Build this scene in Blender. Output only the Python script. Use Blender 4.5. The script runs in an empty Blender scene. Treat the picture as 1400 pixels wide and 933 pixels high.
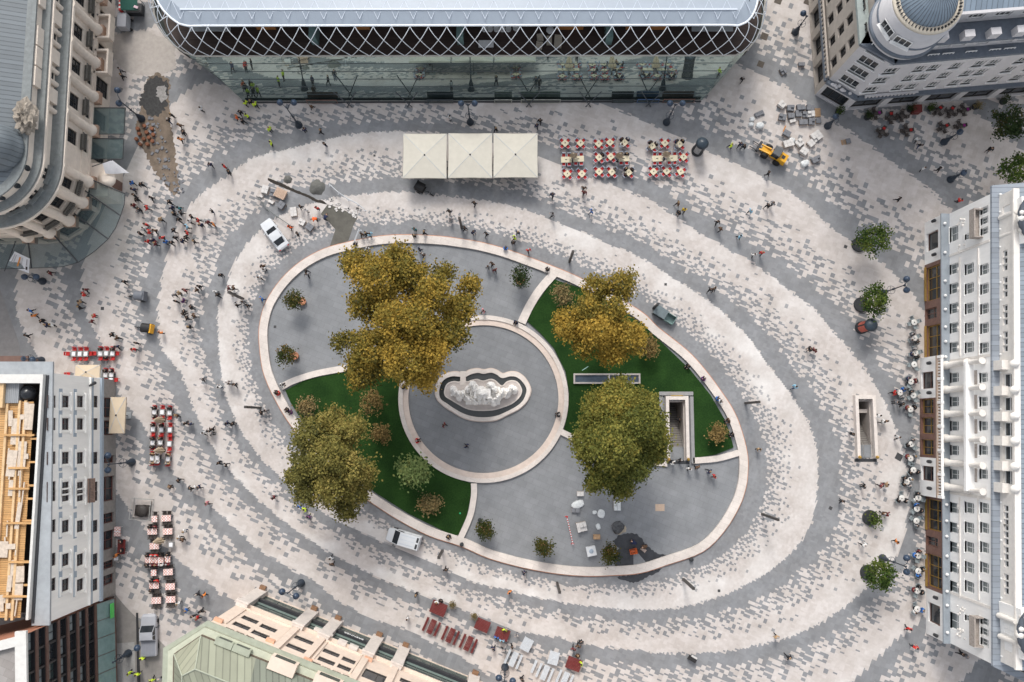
import bpy,math,random
import numpy as np
from mathutils import Vector,Matrix
R=math.radians
rnd=random.Random(7)
scn=bpy.context.scene
COL=scn.collection
F=28/36*1400.0
CX,CY=700.0,466.5
NADY=580.0
T=math.atan((NADY-CY)/F)
H=108.0
cd=bpy.data.cameras.new('camera');cam=bpy.data.objects.new('camera',cd);COL.objects.link(cam)
cd.sensor_width=36;cd.lens=28;cd.clip_end=3000;cd.clip_start=1
cam.location=(0,0,H);cam.rotation_euler=(T,0,0)
scn.camera=cam
def P(px,py,h=0.0):
 x=(px-CX)/F;y=(CY-py)/F
 yy=y*math.cos(T)+math.sin(T);zz=y*math.sin(T)-math.cos(T)
 s=(H-h)/-zz
 return Vector((x*s,yy*s,h))
def P2(px,py,h=0.0):
 p=P(px,py,h);return(p.x,p.y)
def HT(gx,gy,tx,ty):
 g=P(gx,gy);best=0;bd=1e9
 for i in range(0,400):
  h=i*0.1;t=P(tx,ty,h);d=(t.x-g.x)**2+(t.y-g.y)**2
  if d<bd:bd=d;best=h
 return best
MAT={}
def mat(name,col,rough=0.75,var=0.12,scale=2.0,metal=0.0,bump=0.0,col2=None,spec=0.4,objcoord=False,big=0.0,streak=None):
 if name in MAT:return MAT[name]
 m=bpy.data.materials.new(name);m.use_nodes=True;MAT[name]=m
 nt=m.node_tree;N=nt.nodes;L=nt.links
 b=N['Principled BSDF'];b.inputs['Roughness'].default_value=rough;b.inputs['Metallic'].default_value=metal
 b.inputs['Specular IOR Level'].default_value=spec
 if var<=0 and not bump:
  b.inputs['Base Color'].default_value=(*col,1);return m
 tc=N.new('ShaderNodeTexCoord');g=N.new('ShaderNodeNewGeometry')
 src=tc.outputs['Object']if objcoord else g.outputs['Position']
 if streak:
  mp=N.new('ShaderNodeMapping');mp.inputs['Scale'].default_value=streak;L.new(src,mp.inputs['Vector']);src=mp.outputs['Vector']
 n=N.new('ShaderNodeTexNoise');n.inputs['Scale'].default_value=scale;n.inputs['Detail'].default_value=6;n.inputs['Roughness'].default_value=0.65
 L.new(src,n.inputs['Vector'])
 c1=tuple(max(0,c*(1-var))for c in col);c2=col2 if col2 else tuple(min(1,c*(1+var))for c in col)
 r=N.new('ShaderNodeValToRGB');r.color_ramp.elements[0].position=0.3;r.color_ramp.elements[1].position=0.7
 r.color_ramp.elements[0].color=(*c1,1);r.color_ramp.elements[1].color=(*c2,1)
 L.new(n.outputs['Fac'],r.inputs['Fac']);out=r.outputs['Color']
 if big:
  n2=N.new('ShaderNodeTexNoise');n2.inputs['Scale'].default_value=scale*0.12;n2.inputs['Detail'].default_value=4
  L.new(src,n2.inputs['Vector'])
  mr=N.new('ShaderNodeMapRange');mr.inputs[1].default_value=0.3;mr.inputs[2].default_value=0.7;mr.inputs[3].default_value=1-big;mr.inputs[4].default_value=1+big
  L.new(n2.outputs['Fac'],mr.inputs[0])
  mx=N.new('ShaderNodeVectorMath');mx.operation='SCALE';L.new(out,mx.inputs[0]);L.new(mr.outputs[0],mx.inputs['Scale']);out=mx.outputs[0]
 L.new(out,b.inputs['Base Color'])
 if bump:
  bp=N.new('ShaderNodeBump');bp.inputs['Strength'].default_value=bump;bp.inputs['Distance'].default_value=0.05
  L.new(n.outputs['Fac'],bp.inputs['Height']);L.new(bp.outputs['Normal'],b.inputs['Normal'])
 return m
WL={}
class MB:
 def __init__(s):s.v=[];s.f=[];s.m=[];s.sm=[]
 def face(s,pts,m=0,sm=False):
  i=len(s.v);s.v+=[tuple(p)for p in pts];s.f.append(tuple(range(i,i+len(pts))));s.m.append(m);s.sm.append(sm);return s
 def add(s,vs,fs,m=0,sm=False):
  i=len(s.v);s.v+=[tuple(p)for p in vs]
  for f in fs:s.f.append(tuple(i+k for k in f));s.m.append(m);s.sm.append(sm)
  return s
 def box(s,c,d,rz=0.0,m=0,taper=1.0,rx=0.0,ry=0.0):
  hx,hy=d[0]/2,d[1]/2;vs=[]
  for z,t in((0,1.0),(d[2],taper)):
   for x,y in((-hx,-hy),(hx,-hy),(hx,hy),(-hx,hy)):vs.append(Vector((x*t,y*t,z)))
  M=Matrix.Rotation(rz,3,'Z')@Matrix.Rotation(ry,3,'Y')@Matrix.Rotation(rx,3,'X')
  vs=[M@v+Vector(c)for v in vs]
  return s.add(vs,[(3,2,1,0),(4,5,6,7),(0,1,5,4),(1,2,6,5),(2,3,7,6),(3,0,4,7)],m)
 def tube(s,p0,p1,r0,r1=None,n=6,m=0,caps=True):
  r1=r0 if r1 is None else r1;p0=Vector(p0);p1=Vector(p1);d=(p1-p0)
  if d.length<1e-6:return s
  d.normalize();a=d.orthogonal().normalized();b=d.cross(a);vs=[]
  for p,r in((p0,r0),(p1,r1)):
   for k in range(n):
    t=2*math.pi*k/n;vs.append(p+(a*math.cos(t)+b*math.sin(t))*r)
  s.add(vs,[(k,(k+1)%n,n+(k+1)%n,n+k)for k in range(n)],m,n>5)
  if caps:
   s.face([vs[k]for k in reversed(range(n))],m);s.face([vs[n+k]for k in range(n)],m)
  return s
 def path(s,pts,r,n=6,m=0):
  for a,b in zip(pts,pts[1:]):s.tube(a,b,r,r,n,m)
  return s
 def lathe(s,prof,c=(0,0,0),n=16,m=0,sm=True):
  vs=[]
  for r,z in prof:
   for k in range(n):
    t=2*math.pi*k/n;vs.append((c[0]+r*math.cos(t),c[1]+r*math.sin(t),c[2]+z))
  fs=[]
  for i in range(len(prof)-1):
   for k in range(n):fs.append((i*n+k,i*n+(k+1)%n,(i+1)*n+(k+1)%n,(i+1)*n+k))
  s.add(vs,fs,m,sm)
  if prof[0][0]>1e-4:s.face([vs[k]for k in reversed(range(n))],m)
  if prof[-1][0]>1e-4:s.face(vs[-n:],m)
  return s
 def prism(s,poly,z0,z1,m=0,mtop=None,bottom=True):
  a=sum(poly[i][0]*poly[(i+1)%len(poly)][1]-poly[(i+1)%len(poly)][0]*poly[i][1]for i in range(len(poly)))
  if a<0:poly=poly[::-1]
  n=len(poly);top=[(p[0],p[1],z1)for p in poly];bot=[(p[0],p[1],z0)for p in poly]
  s.face(top,m if mtop is None else mtop)
  if bottom:s.face(bot[::-1],m)
  for i in range(n):
   j=(i+1)%n;s.face([bot[i],bot[j],top[j],top[i]],m)
  return s
 def band(s,outer,inner,z0,z1,m=0,closed=True,mtop=None):
  n=len(outer);mt=m if mtop is None else mtop
  rng=range(n if closed else n-1)
  for i in rng:
   j=(i+1)%n;o0,o1,i0,i1=outer[i],outer[j],inner[i],inner[j]
   s.face([(*o0[:2],z1),(*o1[:2],z1),(*i1[:2],z1),(*i0[:2],z1)],mt)
   s.face([(*o0[:2],z0),(*o1[:2],z0),(*o1[:2],z1),(*o0[:2],z1)],m)
   s.face([(*i1[:2],z0),(*i0[:2],z0),(*i0[:2],z1),(*i1[:2],z1)],m)
  if not closed:
   for k in(0,n-1):
    s.face([(*outer[k][:2],z0),(*outer[k][:2],z1),(*inner[k][:2],z1),(*inner[k][:2],z0)],m)
  return s
 def ball(s,c,r,m=0,n=8,k=6,sz=1.0):
  return s.lathe([(max(1e-5,r*math.sin(math.pi*i/k)),-r*sz*math.cos(math.pi*i/k))for i in range(k+1)],c,n,m)
 def mesh(s,name,mats,off=(0,0,0)):
  me=bpy.data.meshes.new(name)
  off=Vector(off)
  me.from_pydata([tuple(Vector(v)-off)for v in s.v],[],s.f)
  for mm in(mats if isinstance(mats,(list,tuple))else[mats]):me.materials.append(mm)
  if s.f:
   me.polygons.foreach_set('material_index',s.m);me.polygons.foreach_set('use_smooth',s.sm)
  me.update();return me
 def build(s,name,mats,parent=None,world=True):
  off=WL.get(parent.name,Vector((0,0,0)))if(parent is not None and world)else Vector((0,0,0))
  o=bpy.data.objects.new(name,s.mesh(name,mats,off));COL.objects.link(o)
  if parent is not None:
   o.parent=parent
   WL[o.name]=off
  return o
def build_split(b,name,mats,parent,world=True):
 par={};
 def find(k):
  while par.setdefault(k,k)!=k:k=par[k]
  return k
 key=[tuple(round(c,3)for c in v)for v in b.v]
 for f in b.f:
  r=find(key[f[0]])
  for i in f[1:]:par[find(key[i])]=r;r=find(r)
 gs={}
 for i,f in enumerate(b.f):gs.setdefault(find(key[f[0]]),[]).append(i)
 for ids in gs.values():
  x=MB()
  for i in ids:x.face([b.v[k]for k in b.f[i]],b.m[i],b.sm[i])
  x.build(name,mats,parent,world)
def tag(o,label=None,cat=None,group=None,kind=None):
 if label:
  o['label']=label
 if cat:o['category']=cat
 if group:o['group']=group
 if kind:o['kind']=kind
 return o
def thing(name,loc,label,cat,group=None,rz=0.0):
 o=bpy.data.objects.new(name,None);COL.objects.link(o);o.empty_display_size=0.2
 o.location=loc;o.rotation_euler=(0,0,rz);WL[o.name]=Vector(loc)
 return tag(o,label,cat,group)
def struct(o):o['kind']='structure';return o
def copy_tree(o,parent=None):
 c=o.copy();COL.objects.link(c);c.parent=parent
 for ch in o.children:copy_tree(ch,c)
 return c
def inst(proto,loc,rz,label,group=None,scale=None):
 if proto.get('_used'):
  o=copy_tree(proto)
 else:
  o=proto;o['_used']=1
 o.location=loc;o.rotation_euler=(0,0,rz);o['label']=label
 if group:o['group']=group
 if scale:o.scale=(scale,)*3
 return o
def smooth_poly(pts,n=6,closed=True):
 out=[];L=len(pts)
 for i in range(L if closed else L-1):
  p0=pts[(i-1)%L]if closed or i>0 else pts[i];p1=pts[i];p2=pts[(i+1)%L];p3=pts[(i+2)%L]if closed or i+2<L else p2
  for k in range(n):
   t=k/n
   out.append(tuple(0.5*((2*p1[a])+(-p0[a]+p2[a])*t+(2*p0[a]-5*p1[a]+4*p2[a]-p3[a])*t*t+(-p0[a]+3*p1[a]-3*p2[a]+p3[a])*t**3)for a in(0,1)))
 if not closed:out.append(tuple(pts[-1]))
 return out
def offset_line(pts,d,closed=False):
 out=[];n=len(pts)
 for i in range(n):
  a=pts[(i-1)%n]if closed or i>0 else pts[i];b=pts[(i+1)%n]if closed or i<n-1 else pts[i]
  t=Vector((b[0]-a[0],b[1]-a[1])).normalized();out.append((pts[i][0]-t.y*d,pts[i][1]+t.x*d))
 return out
SUN_AZ=Vector((0.16,-1.0)).normalized()
SUN_EL=R(46)
w=bpy.data.worlds.new('World');scn.world=w;w.use_nodes=True
wn=w.node_tree.nodes;bg=wn['Background'];sk=wn.new('ShaderNodeTexSky');sk.sky_type='NISHITA';sk.sun_disc=False
sk.sun_elevation=SUN_EL;sk.sun_rotation=math.atan2(-SUN_AZ.x,-SUN_AZ.y);sk.altitude=120;sk.air_density=1.0;sk.dust_density=3.0;sk.ozone_density=1.0
hsv=wn.new('ShaderNodeHueSaturation');hsv.inputs['Saturation'].default_value=0.28
w.node_tree.links.new(sk.outputs[0],hsv.inputs['Color']);w.node_tree.links.new(hsv.outputs[0],bg.inputs[0]);bg.inputs[1].default_value=0.15
sl=bpy.data.lights.new('sun','SUN');so=bpy.data.objects.new('sun',sl);COL.objects.link(so)
sl.energy=1.15;sl.angle=R(14);sl.color=(1.0,0.95,0.88)
dv=Vector((SUN_AZ.x*math.cos(SUN_EL),SUN_AZ.y*math.cos(SUN_EL),-math.sin(SUN_EL)))
so.rotation_euler=dv.to_track_quat('-Z','Y').to_euler();so.location=(0,60,120)
scn.view_settings.view_transform='Standard';scn.view_settings.look='None';scn.view_settings.gamma=1;scn.view_settings.exposure=0.79
E0=[(355,460),(358,434),(366,411),(385,383),(411,359),(444,341),(481,331),(519,324),(557,322),(600,324),(625,327),(656,332),(690,341),(724,353),(758,366),(791,380),(843,407),(879,429),(900,449),(939,480),(963,506),(984,534),(1001,560),(1012,586),(1021,622),(1021,650),(1018,669),(1010,692),(990,725),(960,754),(911,772),(875,783),(839,786),(802,787),(763,784),(717,776),(669,763),(632,747),(587,732),(546,711),(510,688),(470,660),(430,622),(394,575),(376,544),(366,523),(359,500)]
E1=[(301,499),(299,464),(297,426),(310,391),(319,361),(340,331),(370,302),(415,282),(486,267),(529,263),(571,265),(614,269),(657,274),(700,282),(764,306),(829,334),(884,357),(923,383),(966,409),(1000,439),(1026,464),(1049,499),(1086,547),(1107,581),(1118,620),(1118,663),(1111,714),(1086,753),(1043,787),(1000,809),(957,824),(914,832),(871,834),(807,828),(751,820),(691,805),(650,797),(596,770),(540,747),(490,725),(440,700),(400,665),(360,630),(330,590),(310,545)]
E2=[(246,504),(224,486),(217,456),(216,421),(220,391),(224,366),(235,330),(250,292),(275,265),(306,244),(344,216),(400,203),(443,192),(507,181),(550,180),(640,190),(735,214),(799,241),(850,259),(884,271),(914,289),(953,319),(1000,344),(1039,366),(1077,396),(1111,421),(1141,456),(1171,490),(1193,521),(1210,551),(1225,586),(1236,620),(1242,671),(1240,714),(1227,757),(1206,791),(1184,804),(1154,830),(1124,851),(1086,869),(1043,881),(1000,890),(957,892),(871,890),(837,885),(759,870),(704,862),(650,840),(612,824),(563,808),(528,794),(487,775),(440,748),(400,722),(374,701),(340,671),(306,633),(284,599),(267,564),(257,534)]
E3=[(110,400),(112,375),(120,340),(140,290),(170,235),(205,175),(255,124),(275,112),(330,118),(400,120),(500,120),(600,122),(700,126),(760,130),(837,147),(893,173),(940,192),(974,211),(1017,229),(1051,248),(1077,261),(1107,284),(1137,314),(1167,331),(1193,349),(1214,366),(1231,383),(1260,420),(1290,480),(1310,540),(1322,620),(1320,700),(1305,770),(1275,830),(1244,862),(1223,876),(1203,897),(1186,912),(1150,945),(1080,965),(960,975),(860,970),(760,950),(677,925),(628,897),(590,878),(555,859),(501,843),(460,819),(426,791),(394,776),(369,761),(351,749),(314,714),(280,684),(241,650),(220,624),(191,573),(174,556),(160,530),(146,490),(132,455),(118,430)]
E4=[(20,420),(25,370),(50,300),(90,200),(140,100),(230,20),(400,-20),(700,-10),(900,30),(1000,85),(1075,120),(1110,150),(1156,176),(1184,194),(1216,221),(1249,241),(1274,262),(1298,286),(1340,350),(1380,450),(1400,560),(1405,680),(1390,800),(1340,900),(1260,990),(1100,1040),(850,1040),(700,1010),(560,960),(440,890),(360,845),(302,811),(283,798),(266,785),(251,772),(215,738),(180,700),(150,660),(120,610),(90,560),(60,500),(30,450)]
CC=P(690,555)
def ring_radii(pts,nb=720):
 th=[];rr=[]
 for p in pts:
  q=P(*p)-CC;th.append(math.atan2(q.y,q.x));rr.append(math.hypot(q.x,q.y))
 th=np.array(th);rr=np.array(rr);o=np.argsort(th);th=th[o];rr=rr[o]
 th3=np.concatenate([th-2*np.pi,th,th+2*np.pi]);rr3=np.concatenate([rr]*3)
 g=np.linspace(-np.pi,np.pi,nb,endpoint=False);y=np.interp(g,th3,rr3)
 k=np.hanning(11);k/=k.sum();y=np.convolve(np.concatenate([y[-5:],y,y[:5]]),k,'valid');return y
RR=np.array([ring_radii(e)for e in(E0,E1,E2,E3,E4)])
def ring_phase(x,y):
 dx=x-CC.x;dy=y-CC.y;th=np.arctan2(dy,dx);r=np.hypot(dx,dy)
 fi=(th+np.pi)/(2*np.pi)*720;i0=np.floor(fi).astype(int)%720;i1=(i0+1)%720;t=fi-np.floor(fi)
 rad=RR[:,i0]*(1-t)+RR[:,i1]*t
 ph=np.full(x.shape,-1.0)
 for k in range(4):
  sel=(r>=rad[k])&(r<rad[k+1]);ph[sel]=k+(r[sel]-rad[k][sel])/(rad[k+1][sel]-rad[k][sel])
 sel=r>=rad[4];ph[sel]=4+(r[sel]-rad[4][sel])/14.0
 return ph
STAIR_A=(P(913,548),P(937,630));STAIR_B=(P(1170,547),P(1193,627))
def holes():
 out=[]
 for a,b in(STAIR_A,STAIR_B):out.append((min(a.x,b.x),max(a.x,b.x),min(a.y,b.y),max(a.y,b.y)))
 return out
def sheet_with_holes(name,x0,x1,y0,y1,z,m):
 xs=sorted({x0,x1,*[h[0]for h in holes()],*[h[1]for h in holes()]});ys=sorted({y0,y1,*[h[2]for h in holes()],*[h[3]for h in holes()]})
 b=MB()
 for a,c in zip(xs,xs[1:]):
  for d,e in zip(ys,ys[1:]):
   mx,my=(a+c)/2,(d+e)/2
   if any(h[0]<mx<h[1]and h[2]<my<h[3]for h in holes()):continue
   b.face([(a,d,z),(c,d,z),(c,e,z),(a,e,z)])
 return struct(b.build(name,m))
asphalt=mat('asphalt',(0.11,0.11,0.115),0.9,0.2,3.0,bump=0.2,big=0.2)
sheet_with_holes('ground',-900,900,-900,900,-0.03,asphalt)
def paving():
 A=R(-22);du,dvv=0.15,0.2
 ca,sa=math.cos(A),math.sin(A)
 c0=P(700,466)
 nu,nv=1130,760
 iu=np.arange(nu)-nu//2;iv=np.arange(nv)-nv//2
 U,V=np.meshgrid(iu,iv,indexing='ij')
 def xy(u,v):return c0.x+ca*u-sa*v,c0.y+sa*u+ca*v
 x,y=xy((U+.5)*du,(V+.5)*dvv)
 ph=ring_phase(x,y)
 xmin,ymin=-80,-46;xmax,ymax=80,76
 keep=(ph>=-0.5)&(x>xmin)&(x<xmax)&(y>ymin)&(y<ymax)
 for h in holes():keep&=~((x>h[0])&(x<h[1])&(y>h[2])&(y<h[3]))
 lev=np.clip(np.floor(ph),0,4).astype(int)
 tone=np.zeros(x.shape);tint=np.zeros(x.shape)
 rs=np.random.RandomState(3)
 specs=[(2,[1,2,2,1,2]),(3,[1,3,2,1,2]),(4,[1,3,2,1,3]),(4,[2,4,3,2,3]),(4,[2,4,3,4,2])]
 for k,(w_,hs)in enumerate(specs):
  cu=np.floor_divide(U,w_)
  per=sum(hs);off=rs.randint(0,per,size=nu+50)
  vv=V+off[(cu-cu.min())]+100*per
  m_=vv%per;blk=vv//per
  cum=np.cumsum([0]+hs);idx=np.searchsorted(cum,m_,side='right')-1
  start=cum[idx];hh=np.array(hs)[idx]
  vc=(blk*per+start+hh/2.0)-off[(cu-cu.min())]-100*per
  uc=cu*w_+w_/2.0
  X,Y=xy(uc*du,vc*dvv);pc=ring_phase(X,Y)
  key=((cu+5000)*7919+(blk*16+idx)*104729+k*31337).astype(np.int64)
  hsh=(np.sin(key*12.9898)*43758.5453);r1=hsh-np.floor(hsh)
  hsh=(np.sin(key*78.233+1.7)*12543.853);r2=hsh-np.floor(hsh)
  r1=(0.7548777*cu+0.5698403*(blk*len(hs)+idx))%1.0*0.8+0.2*r1
  fr=np.where(pc<0,0,pc-np.floor(pc))
  solid=[0.27,0.24,0.21,0.20,0.20][k];end=[0.84,0.94,0.94,0.92,0.9][k]
  t=np.clip((fr-solid)/(end-solid),0,1)
  dens=np.where(fr<solid,1.0,0.66*(1-t)**1.3)
  dk=r1<dens
  sel=lev==k
  tone[sel]=dk[sel];tint[sel]=r2[sel]
 th=np.arctan2(y-CC.y,x-CC.x);fr=ph-np.floor(ph);dustv=np.zeros(x.shape)
 for k,(f0,amp)in enumerate(((.50,1.0),(.62,.95),(.66,.55),(.7,.25),(.7,.15))):
  wob=.5+.28*np.sin(th*3+k*1.7)+.22*np.sin(th*7.3+k*4.1)+.18*np.sin(th*17+k)+(.35 if k==0 else 0)*(np.cos(th)>.2)
  wob+=.45*np.exp(-((th+2.35)/.5)**2)
  sel=lev==k;dustv[sel]=(np.clip((fr-f0+.12*np.sin(th*23+k)+.06*np.sin(th*61))/.22,0,1)*amp*np.clip(wob,0,1.1))[sel]
 idx=np.flatnonzero(keep.ravel())
 gu,gv=np.meshgrid(np.arange(nu+1),np.arange(nv+1),indexing='ij')
 GX,GY=xy((gu-nu//2)*du,(gv-nv//2)*dvv)
 vid=np.full((nu+1)*(nv+1),-1,dtype=np.int64)
 ui,vi=np.divmod(idx,nv);q=np.stack([ui*(nv+1)+vi,(ui+1)*(nv+1)+vi,(ui+1)*(nv+1)+vi+1,ui*(nv+1)+vi+1],1)
 used=np.unique(q);vid[used]=np.arange(len(used));q=vid[q]
 co=np.zeros((len(used),3),dtype=np.float32);co[:,0]=GX.ravel()[used];co[:,1]=GY.ravel()[used]
 me=bpy.data.meshes.new('pavement');me.vertices.add(len(used));me.vertices.foreach_set('co',co.ravel())
 me.loops.add(q.size);me.loops.foreach_set('vertex_index',q.ravel().astype(np.int32))
 me.polygons.add(len(q));me.polygons.foreach_set('loop_start',(np.arange(len(q))*4).astype(np.int32))
 for nm,arr in(('tone',tone),('tint',tint),('chalk',dustv)):
  a=me.attributes.new(nm,'FLOAT','FACE');a.data.foreach_set('value',arr.ravel()[idx].astype(np.float32))
 me.update(calc_edges=True)
 o=bpy.data.objects.new('pavement',me);COL.objects.link(o);struct(o)
 m=bpy.data.materials.new('paving_stone');m.use_nodes=True;N=m.node_tree.nodes;L=m.node_tree.links;b=N['Principled BSDF']
 b.inputs['Roughness'].default_value=0.8;b.inputs['Specular IOR Level'].default_value=0.3
 def attr(nm):a=N.new('ShaderNodeAttribute');a.attribute_name=nm;return a.outputs['Fac']
 g=N.new('ShaderNodeNewGeometry')
 def noise(sc,det=5):n=N.new('ShaderNodeTexNoise');n.inputs['Scale'].default_value=sc;n.inputs['Detail'].default_value=det;n.inputs['Roughness'].default_value=.6;L.new(g.outputs['Position'],n.inputs['Vector']);return n.outputs['Fac']
 def ramp(fac,c0_,c1_,a=0.0,z=1.0):
  r=N.new('ShaderNodeValToRGB');r.color_ramp.elements[0].color=(*c0_,1);r.color_ramp.elements[1].color=(*c1_,1);r.color_ramp.elements[0].position=a;r.color_ramp.elements[1].position=z;L.new(fac,r.inputs['Fac']);return r.outputs['Color']
 def mix(f,a,c,bt='MIX'):
  mx=N.new('ShaderNodeMix');mx.data_type='RGBA';mx.blend_type=bt
  if isinstance(f,float):mx.inputs[0].default_value=f
  else:L.new(f,mx.inputs[0])
  L.new(a,mx.inputs[6]);L.new(c,mx.inputs[7]);return mx.outputs[2]
 light=ramp(attr('tint'),(0.445,0.405,0.38),(0.515,0.48,0.46))
 dark=ramp(attr('tint'),(0.185,0.192,0.203),(0.225,0.232,0.243))
 dust=ramp(noise(0.16,8),(0,0,0),(1,1,1),0.34,0.60)
 base=mix(attr('tone'),light,dark)
 ring=N.new('ShaderNodeMath');ring.operation='MAXIMUM';ring.inputs[1].default_value=.10;L.new(attr('chalk'),ring.inputs[0])
 dm=N.new('ShaderNodeMath');dm.operation='MULTIPLY';L.new(dust,dm.inputs[0]);L.new(ring.outputs[0],dm.inputs[1])
 ltone=N.new('ShaderNodeMath');ltone.operation='MULTIPLY_ADD';ltone.inputs[1].default_value=-0.45;ltone.inputs[2].default_value=0.85;L.new(attr('tone'),ltone.inputs[0])
 dm2=N.new('ShaderNodeMath');dm2.operation='MULTIPLY';L.new(dm.outputs[0],dm2.inputs[0]);L.new(ltone.outputs[0],dm2.inputs[1])
 white=N.new('ShaderNodeRGB');white.outputs[0].default_value=(0.63,0.615,0.60,1)
 base=mix(dm2.outputs[0],base,white.outputs[0])
 base=mix(1.0,base,ramp(noise(0.35,8),(0.86,0.84,0.82),(1.06,1.055,1.05),0.3,0.65),'MULTIPLY')
 base=mix(0.6,base,ramp(noise(3.0,5),(0.92,0.92,0.92),(1.05,1.05,1.05),0.3,0.7),'MULTIPLY')
 L.new(base,b.inputs['Base Color'])
 me.materials.append(m)
paving()
def slab_mat(name,c1,c2):
 m=bpy.data.materials.new(name);m.use_nodes=True;N=m.node_tree.nodes;L=m.node_tree.links;b=N['Principled BSDF']
 b.inputs['Roughness'].default_value=0.75;b.inputs['Specular IOR Level'].default_value=0.35
 g=N.new('ShaderNodeNewGeometry');mp=N.new('ShaderNodeMapping');mp.inputs['Rotation'].default_value=(0,0,R(22));L.new(g.outputs['Position'],mp.inputs['Vector'])
 br=N.new('ShaderNodeTexBrick');br.inputs['Scale'].default_value=1.0;br.inputs['Brick Width'].default_value=1.2;br.inputs['Row Height'].default_value=0.8;br.inputs['Mortar Size'].default_value=0.012
 br.inputs['Color1'].default_value=(*c1,1);br.inputs['Color2'].default_value=(*c2,1);br.inputs['Mortar'].default_value=(c1[0]*.75,c1[1]*.75,c1[2]*.75,1);L.new(mp.outputs[0],br.inputs['Vector'])
 n=N.new('ShaderNodeTexNoise');n.inputs['Scale'].default_value=0.4;n.inputs['Detail'].default_value=8;n.inputs['Roughness'].default_value=.65;L.new(g.outputs['Position'],n.inputs['Vector'])
 r=N.new('ShaderNodeValToRGB');r.color_ramp.elements[0].position=.3;r.color_ramp.elements[1].position=.7;r.color_ramp.elements[0].color=(.84,.84,.84,1);r.color_ramp.elements[1].color=(1.1,1.1,1.1,1);L.new(n.outputs['Fac'],r.inputs['Fac'])
 mx=N.new('ShaderNodeMix');mx.data_type='RGBA';mx.blend_type='MULTIPLY';mx.inputs[0].default_value=1;L.new(br.outputs['Color'],mx.inputs[6]);L.new(r.outputs[0],mx.inputs[7]);L.new(mx.outputs[2],b.inputs['Base Color'])
 return m
slab=slab_mat('grey_slabs',(0.20,0.208,0.218),(0.22,0.228,0.238))
slab_c=slab_mat('grey_circle_slabs',(0.175,0.183,0.193),(0.20,0.208,0.218))
oval=[P2(*p)for p in smooth_poly(E0,4)]
oval_in=offset_line(oval,-0.6,True)
def fan(name,poly,z,m,hole=None):
 import bmesh
 bm=bmesh.new();vs=[bm.verts.new((x,y,z))for x,y in poly];es=[bm.edges.new((vs[i],vs[(i+1)%len(vs)]))for i in range(len(vs))]
 for hl in(hole or[]):
  hv=[bm.verts.new((x,y,z))for x,y in hl];es+=[bm.edges.new((hv[i],hv[(i+1)%len(hv)]))for i in range(len(hv))]
 bmesh.ops.triangle_fill(bm,edges=es,use_beauty=True)
 for f in bm.faces:
  if f.normal.z<0:f.normal_flip()
 me=bpy.data.meshes.new(name);bm.to_mesh(me);bm.free();me.materials.append(m)
 o=bpy.data.objects.new(name,me);COL.objects.link(o);return o
hA=holes()[0];hrect=[(hA[0],hA[2]),(hA[1],hA[2]),(hA[1],hA[3]),(hA[0],hA[3])]
struct(fan('plaza_floor',oval,0.004,slab,[hrect]))
stone=mat('pink_limestone',(0.56,0.47,0.41),0.7,0.10,1.6,bump=0.05,big=0.08)
stone_w=mat('pale_limestone',(0.60,0.545,0.50),0.7,0.10,2.0,bump=0.05,big=0.08)
stone_j=slab_mat('jointed_limestone',(.57,.515,.47),(.62,.565,.52))
redstone=mat('red_stone_edge',(0.45,0.20,0.11),0.7,0.15,2.0)
C0=P(661,546)
def circ_px(r,a0=0,a1=360,n=96,cx=661,cy=546):
 return[(cx+r*math.cos(R(a)),cy+r*0.985*math.sin(R(a)))for a in np.linspace(a0,a1,n,endpoint=(a1-a0)<360)]
ring_out=[P2(*p)for p in circ_px(116)];ring_in=[P2(*p)for p in circ_px(102.5)];ring_mid=[P2(*p)for p in circ_px(110)]
struct(fan('circle_floor',ring_mid,0.008,slab_c))
def oriented(poly,ccw=True):
 a=sum(poly[i][0]*poly[(i+1)%len(poly)][1]-poly[(i+1)%len(poly)][0]*poly[i][1]for i in range(len(poly)))
 return poly if(a>0)==ccw else poly[::-1]
oval=oriented(oval)
KH=0.32
b=MB();W=1.12
b.band(oval,offset_line(oval,W,True),0.0,KH,0)
t=thing('stone_bench_wall',P(355,460),'long pale pink stone bench wall closing the whole outer oval','low wall')
b.build('seat_stone',stone_j,t)
b=MB();b.band(offset_line(oval,-0.10,True),offset_line(oval,-0.002,True),0.0,KH*0.7,0);b.build('red_edge',redstone,t)
b=MB();b.band(oriented(ring_out),oriented(ring_mid),0,KH+.04,0)
t=thing('stone_bench_wall',P(544,546),'round pale stone bench wall circling the monument floor','low wall')
b.build('outer_step',stone_j,t)
b=MB();b.band(oriented(ring_mid),oriented(ring_in),0,KH-.1,0);b.build('inner_step',stone,t)
def strip(pts,w_px,label):
 c=smooth_poly(pts,5,False);wpts=[P2(*p)for p in c];hw=w_px/20.0
 a=offset_line(wpts,hw);d=offset_line(wpts,-hw)
 bb=MB();bb.band(a,d,0.0,KH+.02,0,closed=False);o=bb.build('stone_bench_wall',stone_w);tag(o,label,'low wall')
strip([(757,375),(738,397),(724,419),(713,442)],11.5,'short stone bench wall edging the upper right lawn beside the dark green potted tree')
strip([(385,530),(402,521),(434,511),(474,504),(512,500),(548,500)],8.5,'curved stone bench wall along the top of the lower left lawn, partly under the big yellow tree')
strip([(648,661),(648,678),(643,705),(630,735)],8,'short stone bench wall edging the lower left lawn beside the plain grey floor')
strip([(766,590),(793,603),(830,619),(870,629),(912,634)],8,'stone bench wall mostly hidden beneath the round green tree')
strip([(947,630),(980,627),(1010,619)],8,'short stone bench wall running from the lawn stairway to the outer oval')
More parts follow.
